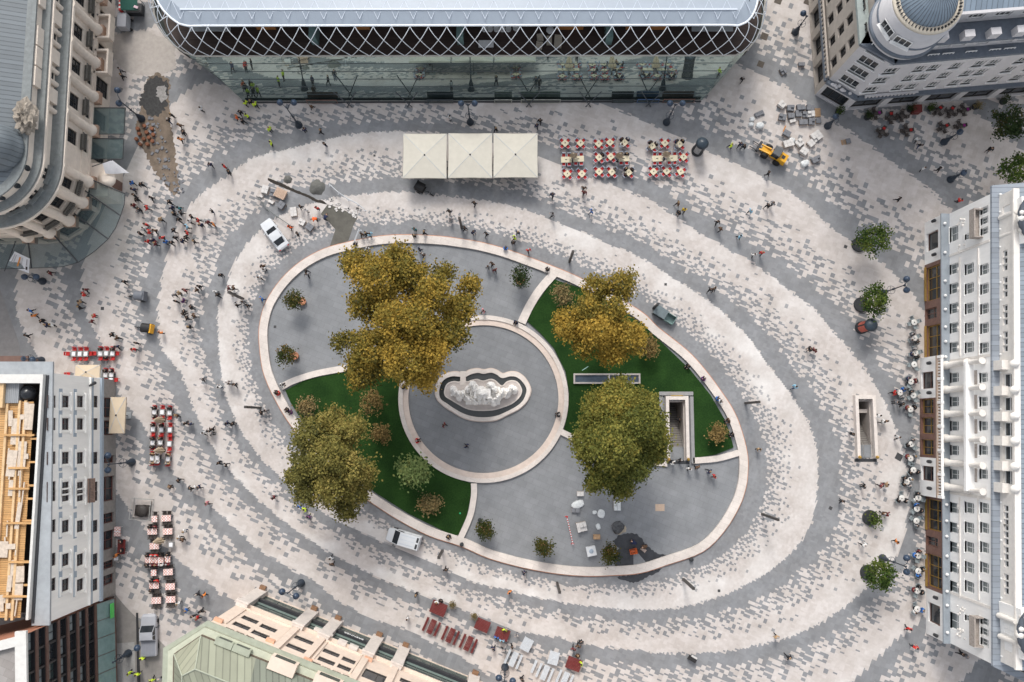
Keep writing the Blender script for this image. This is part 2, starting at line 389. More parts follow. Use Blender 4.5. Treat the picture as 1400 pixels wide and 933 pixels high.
LL=[(390,534),(417,520),(469,509),(512,504),(546,505),(546,551),(554,580),(566,605),(585,629),(620,652),(644,661),(644,679),(638,706),(627,731),(620,733),(559,703),(515,675),(475,645),(440,610),(417,582),(397,550)]
LU=[(757,382),(744,400),(730,420),(719,438),(739,456),(757,476),(773,508),(778,538),(775,570),(771,588),(793,599),(830,615),(870,625),(904,629),(904,540),(946,540),(946,627),(978,622),(1003,612),(998,593),(991,574),(972,541),(944,506),(917,480),(879,444),(843,420),(791,393)]
def grass_mat():
 m=bpy.data.materials.new('grass');m.use_nodes=True;N=m.node_tree.nodes;L=m.node_tree.links;b=N['Principled BSDF'];b.inputs['Roughness'].default_value=.95;b.inputs['Specular IOR Level'].default_value=.1
 g=N.new('ShaderNodeNewGeometry')
 def noise(s,d=6):n=N.new('ShaderNodeTexNoise');n.inputs['Scale'].default_value=s;n.inputs['Detail'].default_value=d;L.new(g.outputs['Position'],n.inputs['Vector']);return n.outputs['Fac']
 r=N.new('ShaderNodeValToRGB');r.color_ramp.elements[0].position=.3;r.color_ramp.elements[1].position=.7;r.color_ramp.elements[0].color=(.007,.023,.006,1);r.color_ramp.elements[1].color=(.025,.064,.014,1)
 n1=noise(0.35);n2=noise(5.0);mx=N.new('ShaderNodeMath');mx.operation='MULTIPLY_ADD';mx.inputs[1].default_value=.5;L.new(n2,mx.inputs[0]);h=N.new('ShaderNodeMath');h.operation='MULTIPLY';h.inputs[1].default_value=.5;L.new(n1,h.inputs[0]);L.new(h.outputs[0],mx.inputs[2]);L.new(mx.outputs[0],r.inputs['Fac']);L.new(r.outputs[0],b.inputs['Base Color'])
 bp=N.new('ShaderNodeBump');bp.inputs['Strength'].default_value=.6;bp.inputs['Distance'].default_value=.05;n3=noise(14.0,3);L.new(n3,bp.inputs['Height']);L.new(bp.outputs[0],b.inputs['Normal'])
 return m
gm=grass_mat()
WELL=[P2(*p,0.2)for p in((784,511),(875,511),(875,525),(784,525))]
def lawn(poly,name,label,hole=None):
 pl=[P2(*p,0.2)for p in poly]
 o=fan(name,pl,0.2,gm,hole);tag(o,label,'lawn',kind='stuff');return o
lawn(LL,'lawn','deep green mown lawn left of the monument circle')
lawn(LU,'lawn','deep green mown lawn right of the monument circle around the stairway',[WELL])
def leaf_mat(name,cols,rough=0.8):
 m=bpy.data.materials.new(name);m.use_nodes=True;N=m.node_tree.nodes;L=m.node_tree.links;b=N['Principled BSDF'];b.inputs['Roughness'].default_value=rough;b.inputs['Specular IOR Level'].default_value=.2
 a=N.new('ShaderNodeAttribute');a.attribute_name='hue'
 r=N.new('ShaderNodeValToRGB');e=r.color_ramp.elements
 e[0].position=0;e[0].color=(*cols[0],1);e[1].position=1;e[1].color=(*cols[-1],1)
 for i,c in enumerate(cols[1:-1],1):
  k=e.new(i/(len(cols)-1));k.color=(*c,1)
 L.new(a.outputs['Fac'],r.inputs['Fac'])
 d=N.new('ShaderNodeBsdfTranslucent');L.new(r.outputs[0],d.inputs['Color']);L.new(r.outputs[0],b.inputs['Base Color'])
 mx=N.new('ShaderNodeMixShader');mx.inputs[0].default_value=.25;L.new(b.outputs[0],mx.inputs[1]);L.new(d.outputs[0],mx.inputs[2]);L.new(mx.outputs[0],N['Material Output'].inputs['Surface'])
 return m
LEAF={'gold':leaf_mat('leaf_gold',[(.06,.06,.018),(.17,.14,.028),(.31,.212,.038),(.43,.28,.05)]),'goldbright':leaf_mat('leaf_bright_gold',[(.085,.06,.016),(.22,.135,.022),(.36,.21,.03),(.48,.28,.045)]),'olive':leaf_mat('leaf_olive',[(.055,.062,.022),(.135,.128,.036),(.225,.195,.05),(.32,.25,.075)]),'green':leaf_mat('leaf_green',[(.048,.062,.016),(.12,.13,.028),(.21,.195,.042),(.31,.235,.045)]),'pale':leaf_mat('leaf_pale',[(.07,.12,.04),(.16,.22,.075),(.24,.30,.11),(.28,.28,.08)]),'rust':leaf_mat('leaf_rust',[(.10,.075,.03),(.19,.135,.05),(.28,.19,.07),(.36,.25,.10)]),'brown':leaf_mat('leaf_brown',[(.09,.085,.04),(.18,.145,.065),(.26,.19,.085),(.32,.20,.08)]),'dark':leaf_mat('leaf_dark',[(.010,.022,.008),(.022,.045,.014),(.045,.065,.02),(.08,.06,.02)]),'mixed':leaf_mat('leaf_mixed',[(.018,.030,.008),(.04,.055,.012),(.09,.08,.018),(.20,.10,.02)]),'street':leaf_mat('leaf_street',[(.015,.035,.007),(.04,.075,.014),(.085,.12,.022),(.13,.15,.03)]),}
bark=mat('bark',(0.16,0.13,0.10),0.9,0.3,4.0,bump=0.4,objcoord=True)
plane_bark=mat('plane_bark',(0.36,0.33,0.27),0.85,0.35,3.0,bump=0.3,objcoord=True)
def leaf_cloud(name,lobes,n,size,m,parent,seed,hue_bias=0.0):
 rs=np.random.RandomState(seed)
 vol=np.array([(l[3]*l[4]*l[5])**0.75 for l in lobes]);cnt=(vol/vol.sum()*n).astype(int)
 C=[];HU=[]
 for l,k in zip(lobes,cnt):
  if k<4:k=4
  ns=max(3,k//24)
  d=rs.normal(size=(ns,3));d/=np.linalg.norm(d,axis=1)[:,None]
  d[:,2]=np.where(d[:,2]<-0.25,-d[:,2],d[:,2])
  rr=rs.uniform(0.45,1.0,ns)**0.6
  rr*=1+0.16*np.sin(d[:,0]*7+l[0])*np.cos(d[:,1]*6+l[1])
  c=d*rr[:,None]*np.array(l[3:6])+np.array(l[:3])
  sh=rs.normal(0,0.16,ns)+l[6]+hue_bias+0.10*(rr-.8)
  which=rs.randint(0,ns,k)
  p=c[which]+rs.normal(size=(k,3))*size*np.array([1.55,1.55,0.75])
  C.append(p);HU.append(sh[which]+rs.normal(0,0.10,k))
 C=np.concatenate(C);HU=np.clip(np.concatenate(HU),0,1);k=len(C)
 a=rs.normal(size=(k,3));a[:,2]*=.6;a/=np.linalg.norm(a,axis=1)[:,None]
 nrm=rs.normal(size=(k,3))*.62+np.array([0,0,1.0]);bb=np.cross(nrm,a);bb/=np.linalg.norm(bb,axis=1)[:,None]
 s=(size*rs.uniform(.6,1.3,k))[:,None]
 v=np.stack([C-a*s*.6,C+bb*s*.42,C+a*s*.6,C-bb*s*.42],1).reshape(-1,3)
 me=bpy.data.meshes.new(name);me.vertices.add(4*k);me.vertices.foreach_set('co',v.astype(np.float32).ravel())
 me.loops.add(4*k);me.loops.foreach_set('vertex_index',np.arange(4*k,dtype=np.int32));me.polygons.add(k);me.polygons.foreach_set('loop_start',(np.arange(k)*4).astype(np.int32))
 at=me.attributes.new('hue','FLOAT','FACE');at.data.foreach_set('value',HU.astype(np.float32));me.update(calc_edges=True);me.materials.append(m)
 o=bpy.data.objects.new(name,me);COL.objects.link(o);o.parent=parent;return o
def big_tree(name,base_px,lobes_px,n,size,m,bk,label,group,seed,tr=0.45):
 b0=P(*base_px);t=thing(name,b0,label,'tree',group);lob=[]
 rs=random.Random(seed)
 for(x,y,h,r,rv,hu)in lobes_px:
  h+=rs.uniform(-1.6,1.4);c=P(x,y,h)-b0;k=r/10.1*(H-h)/H*.74
  hu=min(.95,max(.05,hu+rs.uniform(-.16,.16)));lob.append((c.x,c.y,h,k,k,rv,hu))
  for j in range(6):
   an=rs.uniform(0,6.28);q=rs.uniform(.8,1.25);kk=k*rs.uniform(.22,.42)
   lob.append((c.x+math.cos(an)*k*q,c.y+math.sin(an)*k*q,h+rs.uniform(-.5,.35)*rv,kk,kk,kk*.8,min(1,max(0,hu+rs.uniform(-.12,.12)))))
 leaf_cloud('crown',lob,n,size,m,t,seed)
 b=MB();hs=min(l[2]for l in lob)*.55
 b.tube((0,0,-.1),(0,0,.6),tr*1.35,tr,10);b.tube((0,0,.6),(0,0,hs),tr,tr*.8,10)
 b.build('trunk',bk,t,world=False)
 lb=MB()
 for(x,y,z,rx,ry,rz,hu)in lob:
  if rx<1.2:
   mid=Vector((x*.6,y*.6,hs+(z-hs)*.6));lb.tube(mid,(x,y,z),.10,.03,5,caps=False);continue
  mid=Vector((x*.45,y*.45,hs+(z-hs)*.55));lb.tube((0,0,hs-.2),mid,tr*.55,tr*.32,7,caps=False);lb.tube(mid,(x,y,z+rz*.3),tr*.32,.05,6,caps=False)
  for k in range(4):
   an=rs.uniform(0,6.28);lb.tube(mid.lerp(Vector((x,y,z)),.5),(x+math.cos(an)*rx*.8,y+math.sin(an)*ry*.8,z+rs.uniform(0,.4)*rz),.10,.02,5,caps=False)
 lb.build('limbs',bk,t,world=False)
 return t
GT='tall autumn trees of the square'
big_tree('plane_tree',(592,462),[(490,362,15,24,3,.45),(520,385,17,38,4,.5),(560,380,17,30,4,.5),(545,352,15,22,3,.45),(590,405,18,30,4,.45),(500,420,14,24,3.5,.35),(540,440,18,36,4,.5),(512,478,16,36,4,.45),(498,508,14,28,3.5,.5),(555,490,17,42,4.5,.6),(590,480,17,32,4,.75),(615,455,15,26,3.5,.5),(628,425,14,24,3,.42),(640,395,13,18,2.5,.45),(606,375,12,16,2,.45),(583,515,13,18,2.5,.65),(470,468,13,15,2,.3),(570,440,19,28,3,.45)],46000,.27,LEAF['gold'],plane_bark,'largest golden plane tree spreading over the upper left of the oval plaza',GT,11,.55)
big_tree('plane_tree',(812,444),[(848,390,13,24,3,.40),(815,398,13,22,3,.45),(778,446,13,25,3,.75),(820,452,15,34,4,.8),(852,462,13,28,3.5,.75),(835,480,12,22,3,.75),(868,462,11,16,2.5,.55),(797,470,11,20,2.5,.65),(803,425,14,22,3,.5),(836,425,14,20,3,.5)],19000,.26,LEAF['gold'],plane_bark,'orange gold plane tree on the upper part of the right lawn',GT,12,.4)
big_tree('plane_tree',(835,592),[(842,560,15,38,4,.62),(880,555,13,24,3,.5),(815,575,14,26,3.5,.6),(800,610,13,24,3,.45),(838,608,17,40,4.5,.5),(885,590,14,32,4,.35),(893,615,12,24,3,.3),(860,635,13,32,3.5,.3),(825,645,12,28,3,.45),(848,665,10,18,2.5,.55),(812,660,9,12,2,.8),(848,530,11,16,2,.6),(870,580,17,26,3,.45),(815,550,12,18,2,.55)],46000,.25,LEAF['green'],bark,'broad round olive green tree beside the lawn stairway',GT,13,.5)
big_tree('plane_tree',(472,618),[(455,575,12,20,3,.6),(480,590,12,24,3,.6),(425,597,13,26,3,.55),(420,640,13,26,3.5,.45),(455,625,15,34,4,.6),(485,640,14,26,3.5,.6),(455,665,13,30,3.5,.5),(488,668,12,20,3,.45),(425,672,11,22,3,.35),(475,695,10,18,2.5,.3),(405,655,10,14,2,.35),(500,652,11,12,2,.5)],28000,.25,LEAF['olive'],bark,'tall olive tree overhanging the lower left edge of the oval',GT,14,.45)
def small_tree(name,base,crown,h,r_px,rv,m,label,cat,group,seed,n=700,size=.24,tr=.07,spike=False):
 b0=P(*base);c=P(crown[0],crown[1],h)-b0;r=r_px/10.1;t=thing(name,b0,label,cat,group)
 rs=random.Random(seed);lob=[(c.x,c.y,h,r*.72,r*.72,rv,.45)]
 for j in range(9):
  an=j*0.7+rs.uniform(-.3,.3);q=rs.uniform(.45,.72);kk=r*rs.uniform(.26,.40)
  lob.append((c.x+math.cos(an)*r*q,c.y+math.sin(an)*r*q,h+rs.uniform(-.5,.5)*rv,kk,kk,kk*.9,rs.uniform(.2,.75)))
 leaf_cloud('crown',lob,n,size,m,t,seed)
 b=MB();b.tube((0,0,-.05),(c.x*.7,c.y*.7,h*.8),tr,tr*.6,7)
 for l in lob[1:]:b.tube((c.x*.6,c.y*.6,h*.65),l[:3],tr*.4,.012,5,caps=False)
 b.build('trunk',bark,t,world=False);return t
small_tree('shrub',(424,561),(420,557),1.5,12,1.0,LEAF['brown'],'tawny rounded shrub in the top left corner of the left lawn','shrub','rounded shrubs on the lawns',21)
small_tree('shrub',(524,594),(522,592),1.5,12,1.1,LEAF['rust'],'rusty feathery shrub in the middle of the left lawn','shrub','rounded shrubs on the lawns',22)
small_tree('shrub',(589,690),(587,690),1.5,14,1.1,LEAF['brown'],'straw coloured feathery shrub near the bottom tip of the left lawn','shrub','rounded shrubs on the lawns',23)
small_tree('shrub',(510,548),(508,551),1.8,16,1.2,LEAF['rust'],'brown shrub half hidden by the biggest golden tree','shrub','rounded shrubs on the lawns',24)
small_tree('shrub',(768,407),(768,404),2.2,15,1.5,LEAF['brown'],'dull olive shrub in the upper corner of the right lawn','shrub','rounded shrubs on the lawns',25)
small_tree('shrub',(881,478),(885,475),2.0,15,1.3,LEAF['rust'],'brown feathery shrub right of the orange gold tree','shrub','rounded shrubs on the lawns',26)
small_tree('shrub',(979,593),(981,593),1.6,12,1.0,LEAF['rust'],'orange shrub in the lower corner of the right lawn','shrub','rounded shrubs on the lawns',27)
small_tree('young_tree',(569,642),(567,645),4.0,21,2.0,LEAF['pale'],'pale green round young tree on the left lawn','tree',None,28,1300,.3)
GP='young potted trees on the oval plaza'
for i,(bx,by,cx,cy,h,r,mk,lab)in enumerate([(414,413,402,410,2.6,13,'mixed','brownish green young tree in a pot, upper of two at the left end of the oval'),(404,487,393,486,2.6,14,'mixed','dark green young tree in a pot, lower of two at the left end of the oval'),(711,385,711,378,2.6,14,'dark','very dark green potted young tree right of the biggest tree'),(664,722,663,725,2.2,11,'mixed','small young potted tree right of the left lawn tip'),(742,745,742,749,2.2,13,'mixed','round young tree alone on the grey floor near the lower bench wall'),(832,752,834,757,2.2,13,'mixed','yellowish young tree beside the dark wet patch')]):
 small_tree('young_tree',(bx,by),(cx,cy),h,r,1.1,LEAF[mk],lab.replace(', upper of two at',' up at').replace(', lower of two at',' down at'),'tree',GP,40+i,900,.2)
 b=MB();o_=P(bx,by);b.lathe([(.38,0),(.5,.1),(.55,.55),(.47,.55),(.45,.45)],(o_.x,o_.y,.008),14)
 tag(b.build('planter',mat('terracotta',(.42,.19,.11),.8,.15,3)),'terracotta planter of the '+lab.replace(' in a pot','').replace(', upper of two at',' up at').replace(', lower of two at',' down at'),'planter','planters of the young trees')['label']=('planter of the upper left potted tree','planter of the lower left potted tree','planter of the very dark potted tree','planter under the potted tree by the left lawn tip','planter of the lone round potted tree','planter beside the wet black patch')[i]
pitm=mat('black_planter',(.025,.027,.03),.6,.2,3);soil=mat('soil',(.05,.035,.025),.95,.3,6)
GS='street trees in round black planters'
for i,(px,py,cx,cy,h,r,lab)in enumerate([(1174,335,1191,329,4.2,23,'topmost of the green street trees before the white facade'),(1177,417,1194,411,4.0,20,'green street tree beside the street lamp above the advertising column'),(1189,708,1196,709.5,1.2,6.5,'tiny plant'),(1186,783,1202,785,4.2,22,'lowest green street tree before the white facade')]):
 c=P(px,py);t=thing('round_planter',c,'black planter of the '+lab if i!=2 else 'wide round black planter with only a tiny plant in it','planter','round black planters')
 b=MB();b.lathe([(1.02,0),(1.02,.32),(.93,.36),(.9,.30)],(0,0,.002),28);b.build('rim',pitm,t,world=False)
 b=MB();b.lathe([(.92,.27),(.0001,.30)],(0,0,0),20);b.build('soil',soil,t,world=False)
 bx,by=(px+2,py-1)
 small_tree('street_tree' if i!=2 else 'potted_plant',(bx,by),(cx,cy),h,r,1.8 if i!=2 else.6,LEAF['street'],lab if i!=2 else 'tiny green plant in the almost empty round planter','tree' if i!=2 else 'plant',GS if i!=2 else None,60+i,1600 if i!=2 else 200,.24)
small_tree('street_tree',(1362,182),(1378,170),4.6,24,2.0,LEAF['dark'],'dark dense tree at the right edge below the corner cafe','tree','dark trees at the right edge',71,1800,.26)
small_tree('street_tree',(1374,245),(1391,234),4.4,23,2.0,LEAF['street'],'darker green tree touching the corner of the white building roof','tree','dark trees at the right edge',72,1700,.26)
glass_dark=mat('window_glass',(.018,.022,.027),.08,.0,1,spec=.6)
glass_green=mat('shop_glass',(.035,.05,.05),.06,.0,1,spec=.6)
white_paint=mat('white_paint',(.72,.72,.71),.5,.05,2)
class Wall:
 def __init__(s,A,B):
  s.A=Vector((A[0],A[1],0));s.B=Vector((B[0],B[1],0));s.L=(s.B-s.A).length
  s.u=(s.B-s.A).normalized();s.n=Vector((s.u.y,-s.u.x,0));s.ang=math.atan2(s.u.y,s.u.x)
 def pt(s,a,z,d=0.0):return s.A+s.u*a+s.n*d+Vector((0,0,z))
 def uv(s,px,py,d=0.0):
  p0=Vector((0,0,H));p1=P(px,py,0);r=p1-p0;k=(s.A+s.n*d-p0).dot(s.n)/r.dot(s.n);q=p0+r*k
  return(q-s.A).dot(s.u),q.z
 def shift(s,d):
  w=Wall((s.A+s.n*d)[:2],(s.B+s.n*d)[:2]);return w
def facade(parent,w,z0,z1,ops,depth,m,name='wall',a0=0.0,a1=None,d=0.0):
 a1=w.L if a1 is None else a1
 ops=[(max(a0+.02,o[0]),min(a1-.02,o[1]),max(z0+.02,o[2]),min(z1-.02,o[3]))for o in ops]
 ops=[o for o in ops if o[1]>o[0]and o[3]>o[2]]
 xs=sorted({round(v,3)for v in(a0,a1,*[o[0]for o in ops],*[o[1]for o in ops])});zs=sorted({round(v,3)for v in(z0,z1,*[o[2]for o in ops],*[o[3]for o in ops])})
 b=MB()
 for i in range(len(zs)-1):
  run=None
  for j in range(len(xs)-1):
   cx,cz=(xs[j]+xs[j+1])/2,(zs[i]+zs[i+1])/2
   op=any(o[0]<cx<o[1]and o[2]<cz<o[3]for o in ops)
   if not op:run=(run[0],xs[j+1])if run else(xs[j],xs[j+1])
   if op or j==len(xs)-2:
    if run:b.face([w.pt(run[0],zs[i],d),w.pt(run[1],zs[i],d),w.pt(run[1],zs[i+1],d),w.pt(run[0],zs[i+1],d)])
    run=None
 for(p,q,r,t)in ops:
  e=d-depth
  b.face([w.pt(p,r,d),w.pt(q,r,d),w.pt(q,r,e),w.pt(p,r,e)]);b.face([w.pt(p,t,e),w.pt(q,t,e),w.pt(q,t,d),w.pt(p,t,d)])
  b.face([w.pt(p,r,e),w.pt(p,t,e),w.pt(p,t,d),w.pt(p,r,d)]);b.face([w.pt(q,r,d),w.pt(q,t,d),w.pt(q,t,e),w.pt(q,r,e)])
 return b.build(name,m,parent)
def wbox(b,w,a0,a1,z0,z1,d0,d1,m=0):
 p=[w.pt(a,z,d)for z in(z0,z1)for(a,d)in((a0,d0),(a1,d0),(a1,d1),(a0,d1))]
 return b.add(p,[(3,2,1,0),(4,5,6,7),(0,1,5,4),(1,2,6,5),(2,3,7,6),(3,0,4,7)],m)
WIN={}
def window(parent,w,sc,z0,ww,hh,depth,fm,gm_,nx=2,nz=2,arch=False,ft=.09,name='window',d=0.0,sill=None):
 key=(round(ww,2),round(hh,2),fm.name,gm_.name,nx,nz,arch,ft,name,sill.name if sill else '')
 off=WL[parent.name]
 if key in WIN:
  fo=WIN[key].copy();COL.objects.link(fo);po=WIN[key].children[0].copy();COL.objects.link(po);po.parent=fo
 else:
  b=MB();h=ww/2
  def bx(x0,x1,za,zb,y0=-.06,y1=.03):b.box(((x0+x1)/2,(y0+y1)/2,za),(x1-x0,y1-y0,zb-za))
  bx(-h,h,0,ft);bx(-h,h,hh-ft,hh);bx(-h,-h+ft,ft,hh-ft);bx(h-ft,h,ft,hh-ft)
  t2=ft*.62
  for i in range(1,nx):x=-h+ww*i/nx;bx(x-t2/2,x+t2/2,ft,hh-ft,-.05)
  for i in range(1,nz):
   z=hh*i/nz+(.12*hh if nz==2 else 0)
   bx(-h+ft,h-ft,z-t2/2,z+t2/2,-.045)
  if arch:
   for sgn in(-1,1):
    pts=[]
    for k in range(7):
     a=R(90*k/6);pts.append((sgn*h*math.cos(a),hh-h*.8+h*.8*math.sin(a)))
    fp=[(sgn*h,hh)];poly=fp+pts
    fr=[(x,-.20,z)for x,z in poly];b.face(fr if sgn<0 else fr[::-1])
    for(x0,za),(x1,zb)in zip(pts,pts[1:]):b.face([(x0,-.20,za),(x1,-.20,zb),(x1,.0,zb),(x0,.0,za)])
  if sill:b.box((0,-.16,-.10),(ww+.3,.45,.10))
  fo=bpy.data.objects.new(name,b.mesh(name,[fm]));COL.objects.link(fo)
  g=MB();g.box((0,.04,.02),(ww-.04,.02,hh-.04));po=bpy.data.objects.new('pane',g.mesh('pane',[gm_]));COL.objects.link(po);po.parent=fo;WIN[key]=fo
 fo.parent=parent;fo.location=w.pt(sc,z0,d-depth)-off;fo.rotation_euler=(0,0,w.ang);return fo
def win_rows(parent,w,cells,depth,m_wall,fm,gm_,z0,z1,d=0.0,a0=0,a1=None,arch=False,nx=2,nz=2,name='wall',sill=None,wname='window',ft=.09):
 ops=[(c[0]-c[2]/2,c[0]+c[2]/2,c[1],c[1]+c[3])for c in cells]
 facade(parent,w,z0,z1,ops,depth,m_wall,name,a0,a1,d)
 for c in cells:window(parent,w,c[0],c[1],c[2],c[3],depth,fm,gm_,nx,nz,c[4]if len(c)>4 else arch,ft,wname,d,sill)
def seam_mat(name,col,rot,pitch=.5,dark=.55,rough=.45,metal=.0):
 m=bpy.data.materials.new(name);m.use_nodes=True;N=m.node_tree.nodes;L=m.node_tree.links;b=N['Principled BSDF'];b.inputs['Roughness'].default_value=rough;b.inputs['Metallic'].default_value=metal
 g=N.new('ShaderNodeNewGeometry');mp=N.new('ShaderNodeMapping');mp.inputs['Rotation'].default_value=(0,0,rot);L.new(g.outputs['Position'],mp.inputs['Vector'])
 sx=N.new('ShaderNodeSeparateXYZ');L.new(mp.outputs[0],sx.inputs[0])
 dv_=N.new('ShaderNodeMath');dv_.operation='DIVIDE';dv_.inputs[1].default_value=pitch;L.new(sx.outputs[0],dv_.inputs[0]);fr=N.new('ShaderNodeMath');fr.operation='FRACT';L.new(dv_.outputs[0],fr.inputs[0])
 lt=N.new('ShaderNodeMath');lt.operation='LESS_THAN';lt.inputs[1].default_value=.16;L.new(fr.outputs[0],lt.inputs[0])
 fl=N.new('ShaderNodeMath');fl.operation='FLOOR';L.new(dv_.outputs[0],fl.inputs[0]);wnz=N.new('ShaderNodeTexWhiteNoise');wnz.noise_dimensions='1D';L.new(fl.outputs[0],wnz.inputs['W'])
 n=N.new('ShaderNodeTexNoise');n.inputs['Scale'].default_value=.7;n.inputs['Detail'].default_value=6;L.new(g.outputs['Position'],n.inputs['Vector'])
 ad=N.new('ShaderNodeMath');ad.operation='ADD';L.new(wnz.outputs['Value'],ad.inputs[0]);L.new(n.outputs['Fac'],ad.inputs[1])
 r=N.new('ShaderNodeMapRange');r.inputs[1].default_value=.3;r.inputs[2].default_value=1.5;r.inputs[3].default_value=.84;r.inputs[4].default_value=1.12;L.new(ad.outputs[0],r.inputs[0])
 mx=N.new('ShaderNodeMix');mx.data_type='RGBA';mx.inputs[6].default_value=(*col,1);mx.inputs[7].default_value=(col[0]*dark,col[1]*dark,col[2]*dark,1);L.new(lt.outputs[0],mx.inputs[0])
 sc=N.new('ShaderNodeVectorMath');sc.operation='SCALE';L.new(mx.outputs[2],sc.inputs[0]);L.new(r.outputs[0],sc.inputs['Scale']);L.new(sc.outputs[0],b.inputs['Base Color'])
 bp=N.new('ShaderNodeBump');bp.inputs['Strength'].default_value=.6;bp.inputs['Distance'].default_value=.04;L.new(lt.outputs[0],bp.inputs['Height']);L.new(bp.outputs[0],b.inputs['Normal'])
 return m
slate=mat('zinc_sheet',(.26,.29,.32),.45,.10,1.5,big=.08)
dark_metal=mat('dark_metal',(.03,.032,.036),.5,.15,3)
brass=mat('brass',(.48,.30,.08),.35,.15,3,metal=.6)
brown_marble=mat('brown_marble',(.16,.085,.065),.45,.25,2.5)
def lettering(txt,size,loc,rot,m,parent=None,name='lettering',extrude=.01):
 cu=bpy.data.curves.new(name,'FONT');cu.body=txt;cu.size=size;cu.extrude=extrude;cu.align_x='CENTER';cu.align_y='CENTER'
 o=bpy.data.objects.new(name,cu);COL.objects.link(o)
 dg=bpy.context.evaluated_depsgraph_get();me=bpy.data.meshes.new_from_object(o.evaluated_get(dg));bpy.data.objects.remove(o)
 me.materials.clear();me.materials.append(m);o=bpy.data.objects.new(name,me);COL.objects.link(o)
 if parent is not None:o.parent=parent;loc=Vector(loc)-WL[parent.name]
 o.location=loc;o.rotation_euler=rot;return o
def right_building():
 wm=mat('white_render',(.80,.79,.77),.75,.06,1.6,big=.05,streak=(1,1,.15));trim=mat('cream_stucco',(.70,.665,.62),.75,.08,2)
 gN=P(1264,305);gS=P(1266,866);yN=gN.y;yS=gS.y;Xg=(gN.x+gS.x)/2
 uN=P(1297,293,4.6);uS=P(1298,879,4.6)
 t=thing('white_building',(Xg,(yN+yS)/2,0),'long white four storey building with cafe shopfronts and grey metal roof','building')
 zc,ze=4.6,13.8
 W0=Wall(gN,gS);W1=Wall(uN,uS);WP=Wall(P(1257,305),P(1258,866))
 def yw(px_y,w,px=1275,d=0):return w.uv(px,px_y,d)[0]
 seq=[(305,363,'w'),(363,491,'b'),(676,803,'b'),(803,868,'w')]
 for(a,b_,k)in seq:
  s0,s1=W0.uv(1264,a)[0],W0.uv(1264,b_)[0];s0=max(0,s0);s1=min(W0.L,s1)
  if k=='w':
   c=(s0+s1)/2;win_rows(t,W0,[(c,.5,2.5,3.0,True)],.35,wm,brown_marble,glass_dark,0,zc,a0=s0,a1=s1,name='bay_wall',nx=1,nz=1,wname='arched_window')
  else:
   lo=[(366,412),(422,437),(446,490)]if a<500 else[(682,724),(733,746),(757,801)]
   cells=[]
   for i,(p,q)in enumerate(lo):
    q0,q1=W0.uv(1270,p)[0],W0.uv(1270,q)[0];cells.append(((q0+q1)/2,.15 if i==1 else.45,q1-q0,2.9 if i==1 else 3.45))
   ops=[(c[0]-c[2]/2,c[0]+c[2]/2,c[1],c[1]+c[3])for c in cells]
   facade(t,W0,0,zc,ops,.45,brown_marble,'shopfront',s0,s1)
   for i,c in enumerate(cells):window(t,W0,c[0],c[1],c[2],c[3],.3,brass if i!=1 else brown_marble,glass_dark,3 if i!=1 else 2,2,False,.12,'shop_window' if i!=1 else 'door')
 p0,p1=WP.uv(1258,490)[0],WP.uv(1258,677)[0];segs=[(490,545,'w',[(509,532)]),(545,625,'b',[(546,566),(571,593),(601,622)]),(625,677,'w',[(637,657)])]
 for(a,b_,k,lo)in segs:
  s0,s1=WP.uv(1258,a)[0],WP.uv(1258,b_)[0];cells=[]
  for p,q in lo:q0,q1=WP.uv(1264,p)[0],WP.uv(1264,q)[0];cells.append(((q0+q1)/2,.4,q1-q0,3.1))
  win_rows(t,WP,[(*c,k=='w')for c in cells],.35,wm if k=='w' else brown_marble,brass if k=='b' else brown_marble,glass_dark,0,zc-.3,a0=s0,a1=s1,name='portico_wall',nx=2 if k=='b' else 1,nz=2,wname='shop_window')
 b=MB();wbox(b,WP,p0,p1,zc-.3,zc+.0,-3.0,.12);b.build('portico_terrace',mat('terrace_tiles',(.36,.28,.225),.8,.12,2),t)
 b=MB()
 for(c0,c1)in((p0,p0+.02),(p1-.02,p1)):b.face([WP.pt(c0,0),WP.pt(c0,zc),WP.pt(c0,zc,-2),WP.pt(c0,0,-2)])
 build_split(b,'portico_cheek',wm,t)
 b=MB()
 wbox(b,WP,p0,p1,zc+.75,zc+.9,-.25,.05)
 n=46
 for i in range(n):s=p0+(p1-p0)*(i+.5)/n;q=WP.pt(s,zc,-.1);b.lathe([(.06,0),(.10,.2),(.05,.45),(.08,.75)],q,6)
 for i in range(7):s=p0+(p1-p0)*i/6;q=WP.pt(min(max(s,p0+.2),p1-.2),zc,-.1);b.box(q,(.36,.36,1.0))
 b.build('balustrade',wm,t)
 b=MB();wbox(b,W0,-.05,W0.L+.05,zc,zc+.22,-1.1,.28);b.build('cornice',slate,t)
 b=MB()
 for py in(305,345,384,404,423,447,467,488,690,712,733,760,785,808,827,864):
  q=W0.pt(W0.uv(1292,py)[0],zc+.22,-.1)
  if 0<W0.uv(1292,py)[0]<W0.L:b.ball(q+Vector((0,0,.2)),.2)
 build_split(b,'globe',wm,t)
 b=MB()
 for(a,c)in((366,412),(446,490),(682,724),(757,801)):
  wbox(b,W0,W0.uv(1266,a)[0],W0.uv(1266,c)[0],.1,.45,-.02,.14)
 build_split(b,'gilt_sill',brass,t)
 for py in(309,354,498,538,631,667,811,861):
  w_=WP if 490<py<677 else W0;s=w_.uv(1268,py)[0];q=w_.pt(s,2.8,0)
  b=MB();b.tube(q,q+w_.n*.5+Vector((0,0,.25)),.05);b.lathe([(.10,0),(.22,.15),(.24,.75),(.08,.95)],q+w_.n*.5+Vector((0,0,.1)),8);b.build('wall_lamp',dark_metal,t)
 cells=[]
 def add(px,py,ww,hh,arch,w_=W1):s,z=w_.uv(px,py);cells.append((s,z,ww,hh,arch))
